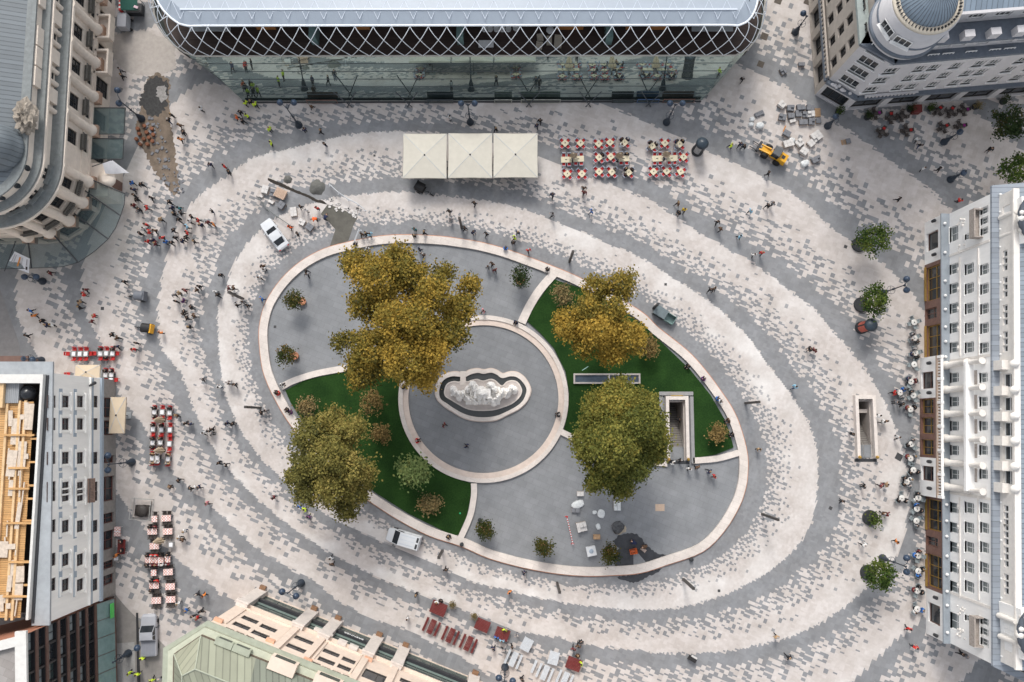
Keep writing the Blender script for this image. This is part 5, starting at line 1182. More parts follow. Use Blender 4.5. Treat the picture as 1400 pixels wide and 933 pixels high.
def body_mesh(name,pose):
 J={'pelvis':(0,0,.96),'spine':(0,0,1.14),'chest':(.01,0,1.33),'neck':(.01,0,1.50),'head':(.03,0,1.60),'crown':(.02,0,1.69)}
 rad={'pelvis':.125,'spine':.12,'chest':.135,'neck':.055,'head':.088,'crown':.062}
 for s,sg in(('L',1),('R',-1)):
  J['hip'+s]=(0,sg*.09,.90);J['knee'+s]=(.02,sg*.10,.50);J['ank'+s]=(0,sg*.10,.09);J['toe'+s]=(.17,sg*.12,.04)
  J['sho'+s]=(0,sg*.185,1.41);J['elb'+s]=(-.02,sg*.25,1.13);J['wri'+s]=(.05,sg*.27,.90);J['han'+s]=(.08,sg*.265,.83)
  for k,r in(('hip',.092),('knee',.062),('ank',.042),('toe',.036),('sho',.068),('elb',.05),('wri',.034),('han',.038)):rad[k+s]=r
 if pose=='walk':
  J.update(kneeL=(.20,.10,.52),ankL=(.22,.10,.10),toeL=(.38,.11,.07),kneeR=(-.03,-.10,.50),ankR=(-.24,-.10,.14),toeR=(-.10,-.11,.04))
  J.update(elbL=(-.16,.24,1.16),wriL=(-.14,.25,.92),hanL=(-.11,.25,.85),elbR=(.10,-.24,1.15),wriR=(.22,-.24,.95),hanR=(.28,-.23,.90))
 if pose=='stride':
  J.update(kneeR=(.19,-.10,.53),ankR=(.25,-.10,.11),toeR=(.41,-.11,.09),kneeL=(-.03,.10,.49),ankL=(-.22,.10,.13),toeL=(-.08,.11,.04))
  J.update(elbL=(.12,.24,1.16),wriL=(.26,.22,1.0),hanL=(.32,.20,.98),elbR=(-.14,-.25,1.15),wriR=(-.14,-.28,.91),hanR=(-.11,-.28,.84))
 if pose=='talk':
  J.update(elbL=(.05,.27,1.12),wriL=(.27,.16,1.15),hanL=(.34,.12,1.16),elbR=(.03,-.27,1.12),wriR=(.25,-.13,1.08),hanR=(.32,-.09,1.09),ankL=(.05,.14,.09),toeL=(.21,.19,.04))
 if pose=='sit':
  J.update(pelvis=(0,0,.52),spine=(-.03,0,.72),chest=(0,0,.92),neck=(.03,0,1.09),head=(.06,0,1.19),crown=(.05,0,1.28))
  for s,sg in(('L',1),('R',-1)):
   J['hip'+s]=(.03,sg*.10,.50);J['knee'+s]=(.44,sg*.13,.50);J['ank'+s]=(.42,sg*.12,.09);J['toe'+s]=(.59,sg*.14,.04)
   J['sho'+s]=(0,sg*.185,.99);J['elb'+s]=(.06,sg*.26,.74);J['wri'+s]=(.29,sg*.17,.72);J['han'+s]=(.37,sg*.15,.73)
 if pose=='bend':
  J.update(spine=(.14,0,1.06),chest=(.34,0,1.10),neck=(.50,0,1.08),head=(.60,0,1.04),crown=(.68,0,1.02),pelvis=(-.04,0,.93))
  for s,sg in(('L',1),('R',-1)):
   J['sho'+s]=(.38,sg*.185,1.08);J['elb'+s]=(.44,sg*.22,.80);J['wri'+s]=(.52,sg*.16,.57);J['han'+s]=(.54,sg*.15,.49);J['knee'+s]=(.06,sg*.12,.50)
 for k in list(rad):
  if k[:4]not in('head','crow','neck')and k[:3]not in('han','toe','wri','ank'):rad[k]*=1.28
 ed=[('pelvis','spine','shirt'),('spine','chest','shirt'),('chest','neck','neck'),('neck','head','skin'),('head','crown','head')]
 for s in 'LR':ed+=[('pelvis','hip'+s,'trou'),('hip'+s,'knee'+s,'trou'),('knee'+s,'ank'+s,'trou'),('ank'+s,'toe'+s,'shoe'),('chest','sho'+s,'shirt'),('sho'+s,'elb'+s,'shirt'),('elb'+s,'wri'+s,'shirt'),('wri'+s,'han'+s,'skin')]
 ks=list(J);me=bpy.data.meshes.new('tmp');me.from_pydata([J[k]for k in ks],[(ks.index(a),ks.index(b_))for a,b_,_ in ed],[])
 o=bpy.data.objects.new('tmp',me);COL.objects.link(o)
 o.modifiers.new('skin','SKIN');sv=me.skin_vertices[0].data
 for i,k in enumerate(ks):
  r=rad[k];sv[i].radius=(r,r);sv[i].use_root=(k=='pelvis')
  if k in('chest','spine'):sv[i].radius=(r*1.1,r*.9)
 sub=o.modifiers.new('sub','SUBSURF');sub.levels=1;sub.render_levels=1
 dg=bpy.context.evaluated_depsgraph_get();ev=bpy.data.meshes.new_from_object(o.evaluated_get(dg));bpy.data.objects.remove(o)
 ev.name=name;ev.materials.clear()
 for m_ in(SK[0],CLOTH['black'],TROU['dark'],SHOE):ev.materials.append(m_)
 segs=[(Vector(J[a]),Vector(J[b_]),l,(rad[a]+rad[b_])/2)for a,b_,l in ed]
 hd=Vector(J['head'])
 for p in ev.polygons:
  c=p.center;best=9;lab=None
  for a,b_,l,r in segs:
   d=b_-a;t_=max(0,min(1,(c-a).dot(d)/d.length_squared));dd=(c-(a+d*t_)).length/r
   if dd<best:best=dd;lab=(l,t_)
  l,t_=lab
  p.material_index={'shirt':1,'trou':2,'shoe':3,'skin':0,'head':0}.get(l,1 if(l=='neck' and t_<.75)else 0)
  p.use_smooth=True
 bm=bmesh.new();bm.from_mesh(ev)
 def tb(p0,p1,r0,r1,mi=0,n=5):
  x=MB();x.tube(p0,p1,r0,r1,n);vs=[bm.verts.new(v)for v in x.v]
  for f in x.f:fc=bm.faces.new([vs[i]for i in f]);fc.material_index=mi;fc.smooth=True
 for s,sg in(('L',1),('R',-1)):
  w_=Vector(J['wri'+s]);h_=Vector(J['han'+s]);d=(h_-w_).normalized();side=d.cross(Vector((0,sg,0))).normalized()if abs(d.y)<.9 else Vector((1,0,0));pn=d.cross(side)
  for k,(off,ln)in enumerate(((-.024,.062),(-.008,.075),(.009,.072),(.024,.056))):
   a=h_+side*off;mid=a+d*ln*.55;e=mid+(d*.8-pn*.5*sg).normalized()*ln*.5;tb(a,mid,.0095,.0085);tb(mid,e,.0085,.006)
  a=h_-d*.02+side*.03;e=a+(d*.6+side*.7).normalized()*.055;tb(a,e,.011,.008)
 f=Vector((1,0,0));up=(Vector(J['crown'])-hd).normalized();fwd=(f-up*f.dot(up)).normalized()
 tb(hd+fwd*.07+up*.02,hd+fwd*.115-up*.01,.012,.014)
 for sg in(-1,1):tb(hd+Vector((0,sg*.075,0)),hd+Vector((-.015,sg*.10,0))+up*.02,.025,.018)
 bm.to_mesh(ev);bm.free()
 return ev,hd,up,fwd
POSE={}
def hair_mesh(hd,up,fwd,long):
 x=MB();n=12;side=up.cross(fwd)
 ring=[]
 for i in range(6):
  a=R(8+100*i/5);
  for k in range(n):
   t_=2*math.pi*k/n;front=max(0,math.cos(t_));aa=a*(1-.38*front);r=.112
   p=hd+up*.035+(up*math.cos(aa)+(fwd*math.cos(t_)+side*math.sin(t_))*math.sin(aa))*r-fwd*.008
   if long and i==5 and math.cos(t_)<.2:p-=up*.14
   ring.append(p)
 fs=[(i*n+k,i*n+(k+1)%n,(i+1)*n+(k+1)%n,(i+1)*n+k)for i in range(5)for k in range(n)]+[tuple(range(n))[::-1]]
 x.add(ring,fs,0,True);return x.mesh('hair',[HAIR[0]])
for ps in('stand','walk','stride','talk','sit','bend'):
 me,hd,up,fwd=body_mesh('person_'+ps,ps);POSE[ps]=(me,hair_mesh(hd,up,fwd,False),hair_mesh(hd,up,fwd,True))
PEOPLE=[];prs=random.Random(21)
def person(px,py,top='black',bottom='dark',pose=None,head=None,hair=None,z=0.0,where=None,loc=None,label=None):
 pose=pose or prs.choice(('walk','stride','walk','stride','stand','talk'))
 me,h0,h1=POSE[pose]
 o=bpy.data.objects.new('person',me);COL.objects.link(o)
 q=P(px,py,(.9 if pose=='sit' else 1.25)+z)if loc is None else Vector(loc);o.location=(q.x,q.y,z)
 o.rotation_euler=(0,0,R(head if head is not None else prs.uniform(0,360)));s=prs.uniform(.98,1.10);o.scale=(s*1.13,s*1.13,s if pose!='sit' else 1)
 for i,m_ in enumerate((prs.choice(SK[:2]+[SK[0]]*3+[SK[2]]*(prs.random()<.2)),CLOTH[top],TROU[bottom],SHOE)):
  o.material_slots[i].link='OBJECT';o.material_slots[i].material=m_
 lg=prs.random()<.4;h=bpy.data.objects.new('hair',h1 if lg else h0);COL.objects.link(h);h.parent=o
 hm=HAIR[{'black':0,'brown':1,'fair':2,'grey':3}[hair]]if hair else prs.choice(HAIR[:2]*3+HAIR[2:])
 h.material_slots[0].link='OBJECT';h.material_slots[0].material=hm
 o['category']='person';o['group']='people on the square'
 if label:o['label']=label
 else:PEOPLE.append([o,px,py,top,bottom,pose,where])
 return o
def crowd(txt):
 for line in txt.strip().split(';'):
  f=line.split()
  if not f:continue
  x,y,top=float(f[0]),float(f[1]),f[2].replace('_',' ');kw={}
  for e in f[3:]:
   if e in TROU:kw['bottom']=e
   elif e in POSE:kw['pose']=e
   elif e in('brownhair','fair','greyhair','blackhair'):kw['hair']={'brownhair':'brown','fair':'fair','greyhair':'grey','blackhair':'black'}[e]
   elif e.startswith('h'):kw['head']=float(e[1:])
   elif e.startswith('z'):kw['z']=float(e[1:])
  person(x,y,top,**kw)
crowd('''230 164 black denim;234 157 black;245 171 brown;250.5 181 black;246 190 orange;274 148 white dark;164 95 grey;166 103 black;
180 250 blue;181.5 259 navy;183 267 black;187 273 black;182 281 maroon;190 286 black;200 284 red;193 252 black;206 270 black;231 276 black;234 284 navy;244 284.5 teal;237 292 black;246 291 black;219 300 tan;244 300 black;
199 307 red;196 312 white;202.5 317 red;190.5 319 black;211 315 brown;201 330 red;208 328 navy;212 333 maroon;221 325 red;226 331 blue;234 332 black;237 315 black;239 325 black;255 318 red;254 325 black;248.5 329 navy;265 330 black;
261 296 black;258.5 302.5 white;255 310 light_blue;270 301 red;274 307.5 navy;283 304 maroon;289 288 black denim;291 306.5 orange;287 225 navy;306 227 red;312.5 235 black;
67.5 373 maroon;169 385 black h300;116 396 maroon;113.5 402.5 red;109 413 tan;108 420 black;40 425 blue;46 431.5 orange;57 439 black;63 444.5 navy;70 444 white;35.5 459 black;128 432 red;124 439.5 maroon;153 458 black;158.6 462 brown;185.5 469 black;182 477.5 red;158.6 474 navy;218.6 455 orange;
244.4 400.5 tan;252 397 maroon;240 412 black;249.5 411 purple;268 396 brown;272 391.5 black;238 403 grey;250 430 black;255.5 435 black;261 420 black;265 432 brown;258.6 447.5 black;251 426 black;
301 376 black brownhair;297 403 black;294 399 white;312 394 maroon;319 393.5 brown;316 402 tan;323 417 black;338 417.5 black;332 413 grey;359 364 brown;361 369 white;354 380 white dark;357.5 408.5 blue denim;
276 519 black;310 523 white dark;314 525 grey;320.5 526 black;299 530 white denim;254 579 black;258.5 580 navy;278 592 white;285 590 black;289 587 black;289 593 grey;310 579 navy;317.5 579.5 black;241 568 brown;357 564 black;363 561.5 grey;
299 633 black;308 636 black;244 657 black;232 665.5 brown fair;260.5 668 black;266 667.5 white;271.5 666.5 navy;282 688.5 pink;374 681 maroon;409 693 blue denim;416.5 696.5 neon_yellow;421.5 707 purple;452 763.5 white;453.6 772 brown;
252 727 white denim;244 736 white dark;248.5 738 brown;254.5 835 blue;243 826 white;269 813 black;278 814.5 orange;263 843 black;269 845.5 red;274 836 black;
193.4 901 neon_yellow;176 921 neon_yellow;187 922.5 neon_yellow;207 931 neon_yellow;217 929 grey;
335 140.5 neon_yellow;342.5 139 black;348 142 neon_yellow;328 153 black;323 160 neon_orange;331 165 black;337 157.5 neon_yellow;368 176 neon_yellow;370 195.5 neon_yellow;416 177 navy;438 179 black;443.5 197 black denim;425 145 brown;
615 160 white;678 176 black;738.5 165 black;734 171.5 navy''')
crowd('''1015.5 107.5 black;1000.5 198.5 neon_yellow;1013 196.5 navy;1017.5 200 black;1051 236.5 black;927.5 278 brown h200;936 286.5 yellow;928.5 290.5 black;981 303.5 black brownhair;985.5 313 brown;1012 323.5 light_blue;1031.5 348.5 white;1042 345.5 red;1027 288 light_blue;1050.5 280.5 black;1057 278 grey;
1255 190 white dark;1259 198 black denim;1355 203.5 black;1263.5 230 white dark;1285 230.5 black;1230 272 black;1313 274 red;1224 537 red;1233.5 553 black;1226 550 grey;1202.5 568.5 white;1212 576 brown;1208 577 white;1166 593.5 black brownhair;1229 598 white dark;1182 665 black;1205.5 664.5 maroon;1212 662.5 tan;1152 685.5 black;1214 703 maroon;1209 702.5 brown;1182 746 white;1226.5 741 orange;1243 860 red;1252 886 red dark;1315 894 black;1322.5 898 grey;
494.5 320 brown;500 319.5 black;506 320.5 light_blue;566.5 313.5 teal;566 322.5 black;579.5 317.5 black fair;573.5 341 navy;578 348 brown;418 370.5 black;419.5 375 grey;635 312 black;647 317 navy denim;665 319.5 black;708 318 navy;703.5 325 neon_yellow;702 332 black;722.5 341.5 red;673 360.5 brown;667 365 grey;676.5 369 maroon;661 425 pink;614 289 black;616 299.5 grey;648.5 278 black;755.5 266 navy;755.7 293 grey;809 288.5 blue denim;798.5 256.5 brown;799 263 maroon;972 396 black;977 394.5 brown;1108 477 black;1113.5 479 maroon;1087.5 529 light_blue denim;
607 581 maroon;638 610 navy;1038 614 tan;929 574 black z-2.4;921 633 white;931.5 629.5 black;942.5 641.5 white dark;953.5 639 brown;970.5 645 navy fair;977 651.5 red;870 744 navy bend;885 747 brown bend;
609.5 779 black;568.5 813.5 black fair;556.5 847 white;696.5 810 orange;716.5 783.5 navy;674.5 886.5 navy;689 889.5 grey;700 884.5 black;708 869 grey;794 877.5 black;784 888 maroon;790.5 884 brown;714 929 black;1062 871 tan;1079 899.5 black;
396 310.5 neon_orange;406 319.5 black;433 284.5 red;432 298.5 neon_orange bend;443 299 navy bend;410.5 282.5 black;418 287 white;''')
KHs=KH-.45
for x,y,c,hd in((485,335,'black',80),(503,339.5,'white',250),(691,340.5,'blue',80),(748,369,'black',60),(941.5,500,'black',220),(961,519,'purple',40),(980.5,546,'blue',30),(984,550,'white',20),(997,575,'brown',200),(1002.5,594,'black',200),(381,538,'red',170),(384,527,'white',20),(378,537,'black',160),(393,560,'black',200),(398,563,'purple',210),(765,567,'black',180),(569,603,'red',10),(612.5,733,'black',300),(550,529,'black',0),(706,440,'navy',230)):
 person(x,y,c,pose='sit',head=hd,z=KHs)
LAND=[('the white saloon car',375,320),('the white van',552,736),('the silver pickup',203,868),('the yellow loader',1058,212),('the entrance porch',160,245),('the glass canopy',145,300),('the yellow pedicab',201,449),('the grey pedicab',190,405),('the three cream parasols',640,215),('the upper terrace tables',850,215),('the black advertising column',955,202),('the poster advertising column',1183,445),('the red chair terrace',220,595),('the checked cloth tables',222,760),('the dark red benches',615,868),('the white picnic benches',735,900),('the plaza monument',660,540),('the lawn stairway',928,590),('the street stairway',1182,590),('the stone pallets',1090,190),('the concrete patch',470,305),('the dirt patch',210,175),('the biggest golden tree',560,430),('the olive tree',450,640),('the green stair tree',850,595),('the orange gold tree',820,430),('the small round planter',1190,707),('the white cafe building',1260,690),('the corner cafe',1270,165),('the glass building corner',335,135),('the office block',155,880),('the copper roof',300,870),('the wet black patch',870,755),('the glass lift',908,430),('the brown annex',35,490),('the left parasol',120,510),('the left flag banner',28,358),('the pale young tree',567,645),('the lowest street tree',1200,784),('the topmost street tree',1190,328),('the two left potted trees',398,450),('the orange lawn shrub',981,593),('the dark potted tree',711,378),('the crossed steel struts',560,140),('the black parked pedicab',577,256)]
def side_word(dx,dy):
 a=math.degrees(math.atan2(-dy,dx))%360
 return('right of','above and right of','above','above and left of','left of','below and left of','below','below and right of')[int((a+22.5)//45)%8]
ORD=['first','second','third','fourth','fifth','sixth','seventh','eighth','ninth','tenth','eleventh','twelfth']
def label_people():
 groups={}
 for e in PEOPLE:
  o,x,y,top,bot,pose,where=e
  n,lx,ly=min(LAND,key=lambda l:(l[1]-x)**2+(l[2]-y)**2)
  verb={'sit':'sitting','walk':'walking','stride':'walking','stand':'standing','talk':'standing','bend':'bending'}[pose]
  wear=top+(' vest' if 'neon' in top else ' top')+('' if bot=='dark' else ' and '+bot+' trousers')
  base=(wear,verb,where or(side_word(x-lx,y-ly)+' '+n));groups.setdefault(base,[]).append((x,y,o))
 for(wear,verb,pl),v in groups.items():
  v.sort(key=lambda q:q[0])
  for i,(x,y,o)in enumerate(v):
   if len(v)==1:o['label']='person in %s %s %s'%(wear,verb,pl)
   else:o['label']='%s from left of %s people in %s %s %s'%(ORD[i]if i else 'first',('two','three','four','five','six','seven','eight')[len(v)-2],wear,verb,pl)
   if len(o['label'].split())>16:o['label']=' '.join(o['label'].replace(' trousers','').replace(' above and ',' upper ').replace(' below and ',' lower ').split()[:16])
red_f=mat('red_fabric',(.45,.022,.02),.7,.1,5);alu=mat('pale_blue_frame',(.34,.40,.47),.4,.05,3);blackc=mat('black_chair',(.018,.017,.017),.6,.1,5);creamc=mat('cream_cloth',(.58,.52,.38),.85,.06,3);greyt=mat('grey_tabletop',(.22,.215,.21),.5,.1,3);whitec=mat('white_cloth_paper',(.70,.70,.72),.8,.03,3);wick=mat('brown_wicker',(.062,.052,.047),.8,.25,12);pcha=mat('pale_metal_chair',(.24,.275,.285),.4,.05,3);magenta=mat('magenta_cushion',(.30,.03,.22),.8,.05,3)
def check_mat():
 m=bpy.data.materials.new('checked_cloth');m.use_nodes=True;N=m.node_tree.nodes;L=m.node_tree.links;b=N['Principled BSDF'];b.inputs['Roughness'].default_value=.85
 tc=N.new('ShaderNodeTexCoord');ch=N.new('ShaderNodeTexChecker');ch.inputs['Scale'].default_value=5.5;ch.inputs['Color1'].default_value=(.70,.67,.64,1);ch.inputs['Color2'].default_value=(.60,.26,.22,1);L.new(tc.outputs['Object'],ch.inputs['Vector']);L.new(ch.outputs['Color'],b.inputs['Base Color']);return m
check=check_mat()
def chair_mesh(kind):
 f,bk={'red':(red_f,alu),'allred':(red_f,red_f),'black':(blackc,blackc),'pale':(pcha,pcha),'wicker':(wick,wick),'cushion':(wick,wick)}[kind]
 b=MB();s=.25
 b.box((0,0,.42),(.50,.48,.07),m=0)
 b.tube((-.24,-.22,.46),(-.30,-.22,.86),.022,n=5,m=1);b.tube((-.24,.22,.46),(-.30,.22,.86),.022,n=5,m=1)
 b.box((-.285,0,.56),(.05,.46,.30),m=1 if kind!='allred' else 0,ry=-.12)
 b.box((-.30,0,.84),(.06,.50,.05),m=1)
 for x in(-.22,.22):
  for y in(-.21,.21):b.tube((x*1.08,y*1.08,0),(x,y,.42),.018,n=5,m=1)
 for y in(-.25,.25):b.box((-.02,y,.62),(.44,.04,.03),m=1);b.tube((.2,y,.44),(.2,y,.63),.016,n=4,m=1)
 return b.mesh('chair_'+kind,[f,bk])
CH={k:chair_mesh(k)for k in('red','allred','black','pale','wicker')}
KINDWORD={'red':'red seated','allred':'plain red','black':'black','pale':'pale metal','wicker':'brown wicker'}
def put(me,name,loc,rz,label,cat,group):
 o=bpy.data.objects.new(name,me);COL.objects.link(o);o.location=loc;o.rotation_euler=(0,0,rz);return tag(o,label,cat,group)
def table_mesh(kind):
 b=MB()
 if kind=='square':b.box((0,0,.70),(.78,.78,.05));b.box((0,0,.752),(.60,.60,.006),m=1,rz=0);b.tube((0,0,.04),(0,0,.70),.04,m=1);b.box((0,0,0),(.5,.5,.04),m=1);return b.mesh('table',[creamc,blackc])if False else _sq(b)
 return None
def _sq(b):
 b=MB();b.box((0,0,.71),(.80,.80,.045));b.tube((0,0,.04),(0,0,.71),.04,m=1);b.box((0,0,0),(.5,.5,.04),m=1);b.box((.04,.02,.756),(.16,.10,.05),m=1,rz=.5);return b.mesh('table',[creamc,blackc])
TB={'square':table_mesh('square')}
b=MB();b.box((0,0,.71),(1.5,.82,.045));b.box((-.05,0,.756),(.28,.09,.03),m=1)
for x in(-.6,.6):b.tube((x,0,0),(x,0,.71),.04,m=1);b.box((x,0,0),(.08,.5,.04),m=1)
TB['long']=b.mesh('table',[creamc,blackc])
b=MB();b.box((0,0,.70),(.72,.80,.045));b.tube((0,0,.04),(0,0,.70),.04,m=0);b.box((0,0,0),(.5,.5,.04),m=0);b.box((.0,0,.746),(.46,.52,.006),m=1)
TB['grey']=b.mesh('table',[greyt,whitec])
for nm,l in(('check',1.25),('checks',.72)):
 b=MB();b.box((0,0,.68),(l,.80,.05));b.box((0,.402,.52),(l,.006,.17));b.box((0,-.402,.52),(l,.006,.17));b.box((0,0,.732),(.08,.79,.004),m=1)
 for x in(-l/2+.08,l/2-.08):
  for y in(-.33,.33):b.tube((x,y,0),(x,y,.68),.025,m=1)
 TB[nm]=b.mesh('table',[check,whitec])
b=MB();b.lathe([(.40,.70),(.41,.73),(.38,.745),(.0001,.746)],n=20);b.tube((0,0,.03),(0,0,.70),.035,m=1);b.lathe([(.24,0),(.22,.03)],n=12,m=1);b.lathe([(.07,.747),(.07,.80),(.04,.82)],n=8,m=1)
TB['round']=b.mesh('table',[mat('white_marble_top',(.62,.61,.58),.4,.08,4),dark_metal])
b=MB();b.lathe([(.36,.70),(.36,.73),(.0001,.735)],n=16);b.tube((0,0,.03),(0,0,.70),.03);b.lathe([(.22,0),(.2,.03)],n=12)
TB['wick']=b.mesh('table',[wick,dark_metal])
DIRW=('right','upper right','top','upper left','left','lower left','bottom','lower right')
def cafe(px,py,kind,rz_img,chairs,key,ckind,cat_label,tgroup,cgroup,dist=.58,occ=()):
 c=P(px,py,.72);loc=(c.x,c.y,0.0);put(TB[kind],'cafe_table',loc,R(rz_img),cat_label,'table',tgroup)
 occ=dict(occ)
 for i,ch in enumerate(chairs):
  a,d=(ch if isinstance(ch,tuple)else(ch,dist));ck=ckind
  v=Vector((math.cos(R(a)),math.sin(R(a)),0));q=Vector(loc)+v*d
  if isinstance(d,complex):q=Vector(loc)+Vector((d.real,d.imag,0))
  dw=DIRW[int(((a%360)+22.5)//45)%8]
  put(CH[ck],'cafe_chair',q,R(a+180),'%s chair, %s of %s'%(KINDWORD[ck],dw,key),'chair',cgroup)
  if i in occ:
   f=Vector(loc)-q;person(0,0,occ[i],pose='sit',head=a+180,loc=q-v*-.02,label='person in %s seated %s of %s'%(occ[i],dw,key))
TG,CG='tables of the upper terrace','chairs of the upper terrace'
rows=[('top',[(772.5,196,45,0),(793.5,196,45,0),(818.5,197,45,0),(834,195,45,0),(854,195,45,2),(892,200,30,2),(909,196,40,0),(929,197.5,45,2)]),('middle',[(819,215.5,40,1),(835,214.5,40,0),(934.5,215,40,0)]),('bottom',[(775.5,238,40,0),(795.5,238,45,0),(819,235,45,0),(836.5,235.5,40,1),(859.5,236,40,3),(893.5,235,40,0),(911.5,234.5,40,0),(930.5,235,30,0)])]
for rn,lst in rows:
 for i,(x,y,rz,oc)in enumerate(lst):
  nm='%s %s row terrace table'%(ORD[i],rn)
  occ={k:rnd.choice(('black','black','navy','white','grey'))for k in range({0:0,1:1,2:3,3:3}[oc])}
  cafe(x,y,'square',rz,[rz,rz+90,rz+180,rz+270],nm,'red','square cream cafe table, %s from left in the %s row of the upper terrace'%(ORD[i],rn),TG,CG,.62,occ)
for i,(x,y)in enumerate(((774.5,218.5),(791,217.5),(853,217),(899,217),(919,216.5))):
 nm='%s long table of the upper terrace'%ORD[i];c=P(x,y,.72)
 put(TB['long'],'cafe_table',(c.x,c.y,0),R(2),'long cream cafe table, %s from left in the middle row of the upper terrace'%ORD[i],'table',TG)
 for k,(dx,sg)in enumerate(((-.38,1),(.38,1),(-.38,-1),(.38,-1))):
  q=Vector((c.x+dx,c.y+sg*.64,0));put(CH['red'],'cafe_chair',q,R(-90 if sg>0 else 90),'red seated chair at %s %s of %s'%('top' if sg>0 else 'bottom','left' if dx<0 else 'right',nm),'chair',CG)
  if i==2 and k in(0,1):person(0,0,'black',pose='sit',head=-90,loc=q,label='person in black top seated at %s of %s'%('top left' if dx<0 else 'top right',nm))
def folded_parasol(px,py,ang,label,ln=2.1,col=None,h=2.0):
 c=P(px,py,h);t=thing('folded_parasol',(c.x,c.y,0),label,'parasol','folded parasols of the cafes',0)
 b=MB();b.tube((0,0,0),(0,0,2.9),.03,n=8);b.build('pole',alu,t,world=False);b=MB();b.lathe([(.28,0),(.3,.05),(.05,.09)],n=14);b.build('base',dark_metal,t,world=False)
 n=18;prof=[(.10,2.95),(.26,2.6),(.42,2.0),(.62,1.35),(.50,1.15),(.15,1.1)];vs=[];lean=Vector((math.cos(R(ang)),math.sin(R(ang)),0))
 for r,z in prof:
  for k in range(n):a=2*math.pi*k/n;rr=r*(1+.28*(-1)**k)*.85;vs.append((rr*math.cos(a)+lean.x*(3-z)*.12,rr*math.sin(a)*.75+lean.y*(3-z)*.12,z))
 fs=[(i*n+k,i*n+(k+1)%n,(i+1)*n+(k+1)%n,(i+1)*n+k)for i in range(len(prof)-1)for k in range(n)];b=MB();b.add(vs,fs+[tuple(range(n))[::-1]],0,False);b.build('canopy',mat('beige_parasol',(.45,.37,.27),.9,.10,4),t,world=False);return t
folded_parasol(783.5,213,60,'folded beige parasol between the two left long terrace tables');folded_parasol(846.5,213,50,'folded beige parasol beside the middle long terrace table');folded_parasol(910.5,211,45,'folded beige parasol between the two right long terrace tables')
def parasol(px0,px1,py0,py1,h,label,colr,group,square=True):
 a=P(px0,py1,h);c=P(px1,py0,h);cx,cy=(a.x+c.x)/2,(a.y+c.y)/2;w_,d=(c.x-a.x),(c.y-a.y);t=thing('parasol',(cx,cy,0),label,'parasol',group)
 m=mat(colr[0],colr[1],.85,.05,1.2);b=MB();top=(0,0,h+.42);co=[(-w_/2,-d/2,h),(w_/2,-d/2,h),(w_/2,d/2,h),(-w_/2,d/2,h)]
 for i in range(4):
  p,q=co[i],co[(i+1)%4];mid=((p[0]+q[0])/2*.985,(p[1]+q[1])/2*.985,h+.02);b.face([p,mid,top]);b.face([mid,q,top])
  b.face([(p[0],p[1],h-.22),(q[0],q[1],h-.22),q,p])
 b.build('canopy',m,t,world=False);b=MB();b.tube((0,0,0),(0,0,h+.48),.05,n=8);b.lathe([(.12,h+.40),(.10,h+.50),(.02,h+.54)],n=10);b.build('pole',dark_metal,t,world=False)
 b=MB();b.box((0,0,0),(.9,.9,.12));b.build('base',mat('grey_slab',(.33,.35,.36)),t,world=False);b=MB()
 for p in co:b.tube((p[0]*.98,p[1]*.98,h+.03),(0,0,h+.41),.025,n=4)
 b.build('rib',alu,t,world=False);return t
PC=('cream_parasol',(.50,.475,.41));GPS='three big cream parasols by the glass building'
parasol(550.5,611,183,244,3.2,'left one of the three big square cream parasols',PC,GPS);parasol(612.5,673,182.5,243.5,3.2,'middle one of the three big square cream parasols',PC,GPS);parasol(674.5,735,182.5,243,3.2,'right one of the three big square cream parasols',PC,GPS)
PB=('beige_awning',(.50,.41,.30));parasol(102,137,499,519.5,2.9,'beige parasol just above the townhouse roof corner',PB,'beige parasols beside the townhouse');parasol(148.5,172.5,543,593,2.9,'long beige parasol against the townhouse shopfront',PB,'beige parasols beside the townhouse')
for i,x in enumerate((566,582,628,643,690,706)):
 for j,y in enumerate((203,225)):
  cafe(x,y,'square',40,[40,130,220,310],'%s %s table under the cream parasols'%(ORD[i],('upper','lower')[j]),'red','cream cafe table under the cream parasols, %s from left, %s row'%(ORD[i],('upper','lower')[j]),'tables under the cream parasols','chairs under the cream parasols',.62)if(i in(0,5))else None
TG2,CG2='grey tables of the left red terrace','red and black chairs of the left terrace'
gr=[(210.8,563.8,'bb'),(221.5,563.8,'rr'),(231.7,564.5,'br'),(208.7,587,'br'),(220.5,587.8,'br'),(232,588,'rr'),(208.3,605.6,'bb'),(219,605.3,'bb'),(231.3,607,'rr'),(207.8,627,'rr'),(215,626.4,'rr'),(229.3,627.8,'bb')]
for i,(x,y,k)in enumerate(gr):
 rw,cl=('first','second','third','bottom')[min(i//3,3)],('left','middle','right')[i%3];nm='%s row %s table of the red terrace'%(rw,cl);c=P(x,y,.72)
 put(TB['grey'],'cafe_table',(c.x,c.y,0),0,'grey table with white paper, %s place in the %s row of the red terrace'%(cl,rw),'table',TG2)
 for sg,kk in((1,k[0]),(-1,k[1])):
  q=(c.x,c.y+sg*.62,0);put(CH['allred'],'cafe_chair',q,R(-90*sg),'red chair %s %s'%('above' if sg>0 else 'below',nm),'chair',CG2)
  if kk=='b' or(i in(9,10)):person(0,0,'black' if i<9 else('white','tan')[i%2],pose='sit',head=-90*sg,loc=q,label='person in %s top seated %s %s'%('black' if i<9 else('white','tan')[i%2],'above' if sg>0 else 'below',nm))
folded_parasol(215,574.5,0,'folded beige parasol below the first row of the red terrace');folded_parasol(215,616.5,10,'folded beige parasol above the bottom row of the red terrace')
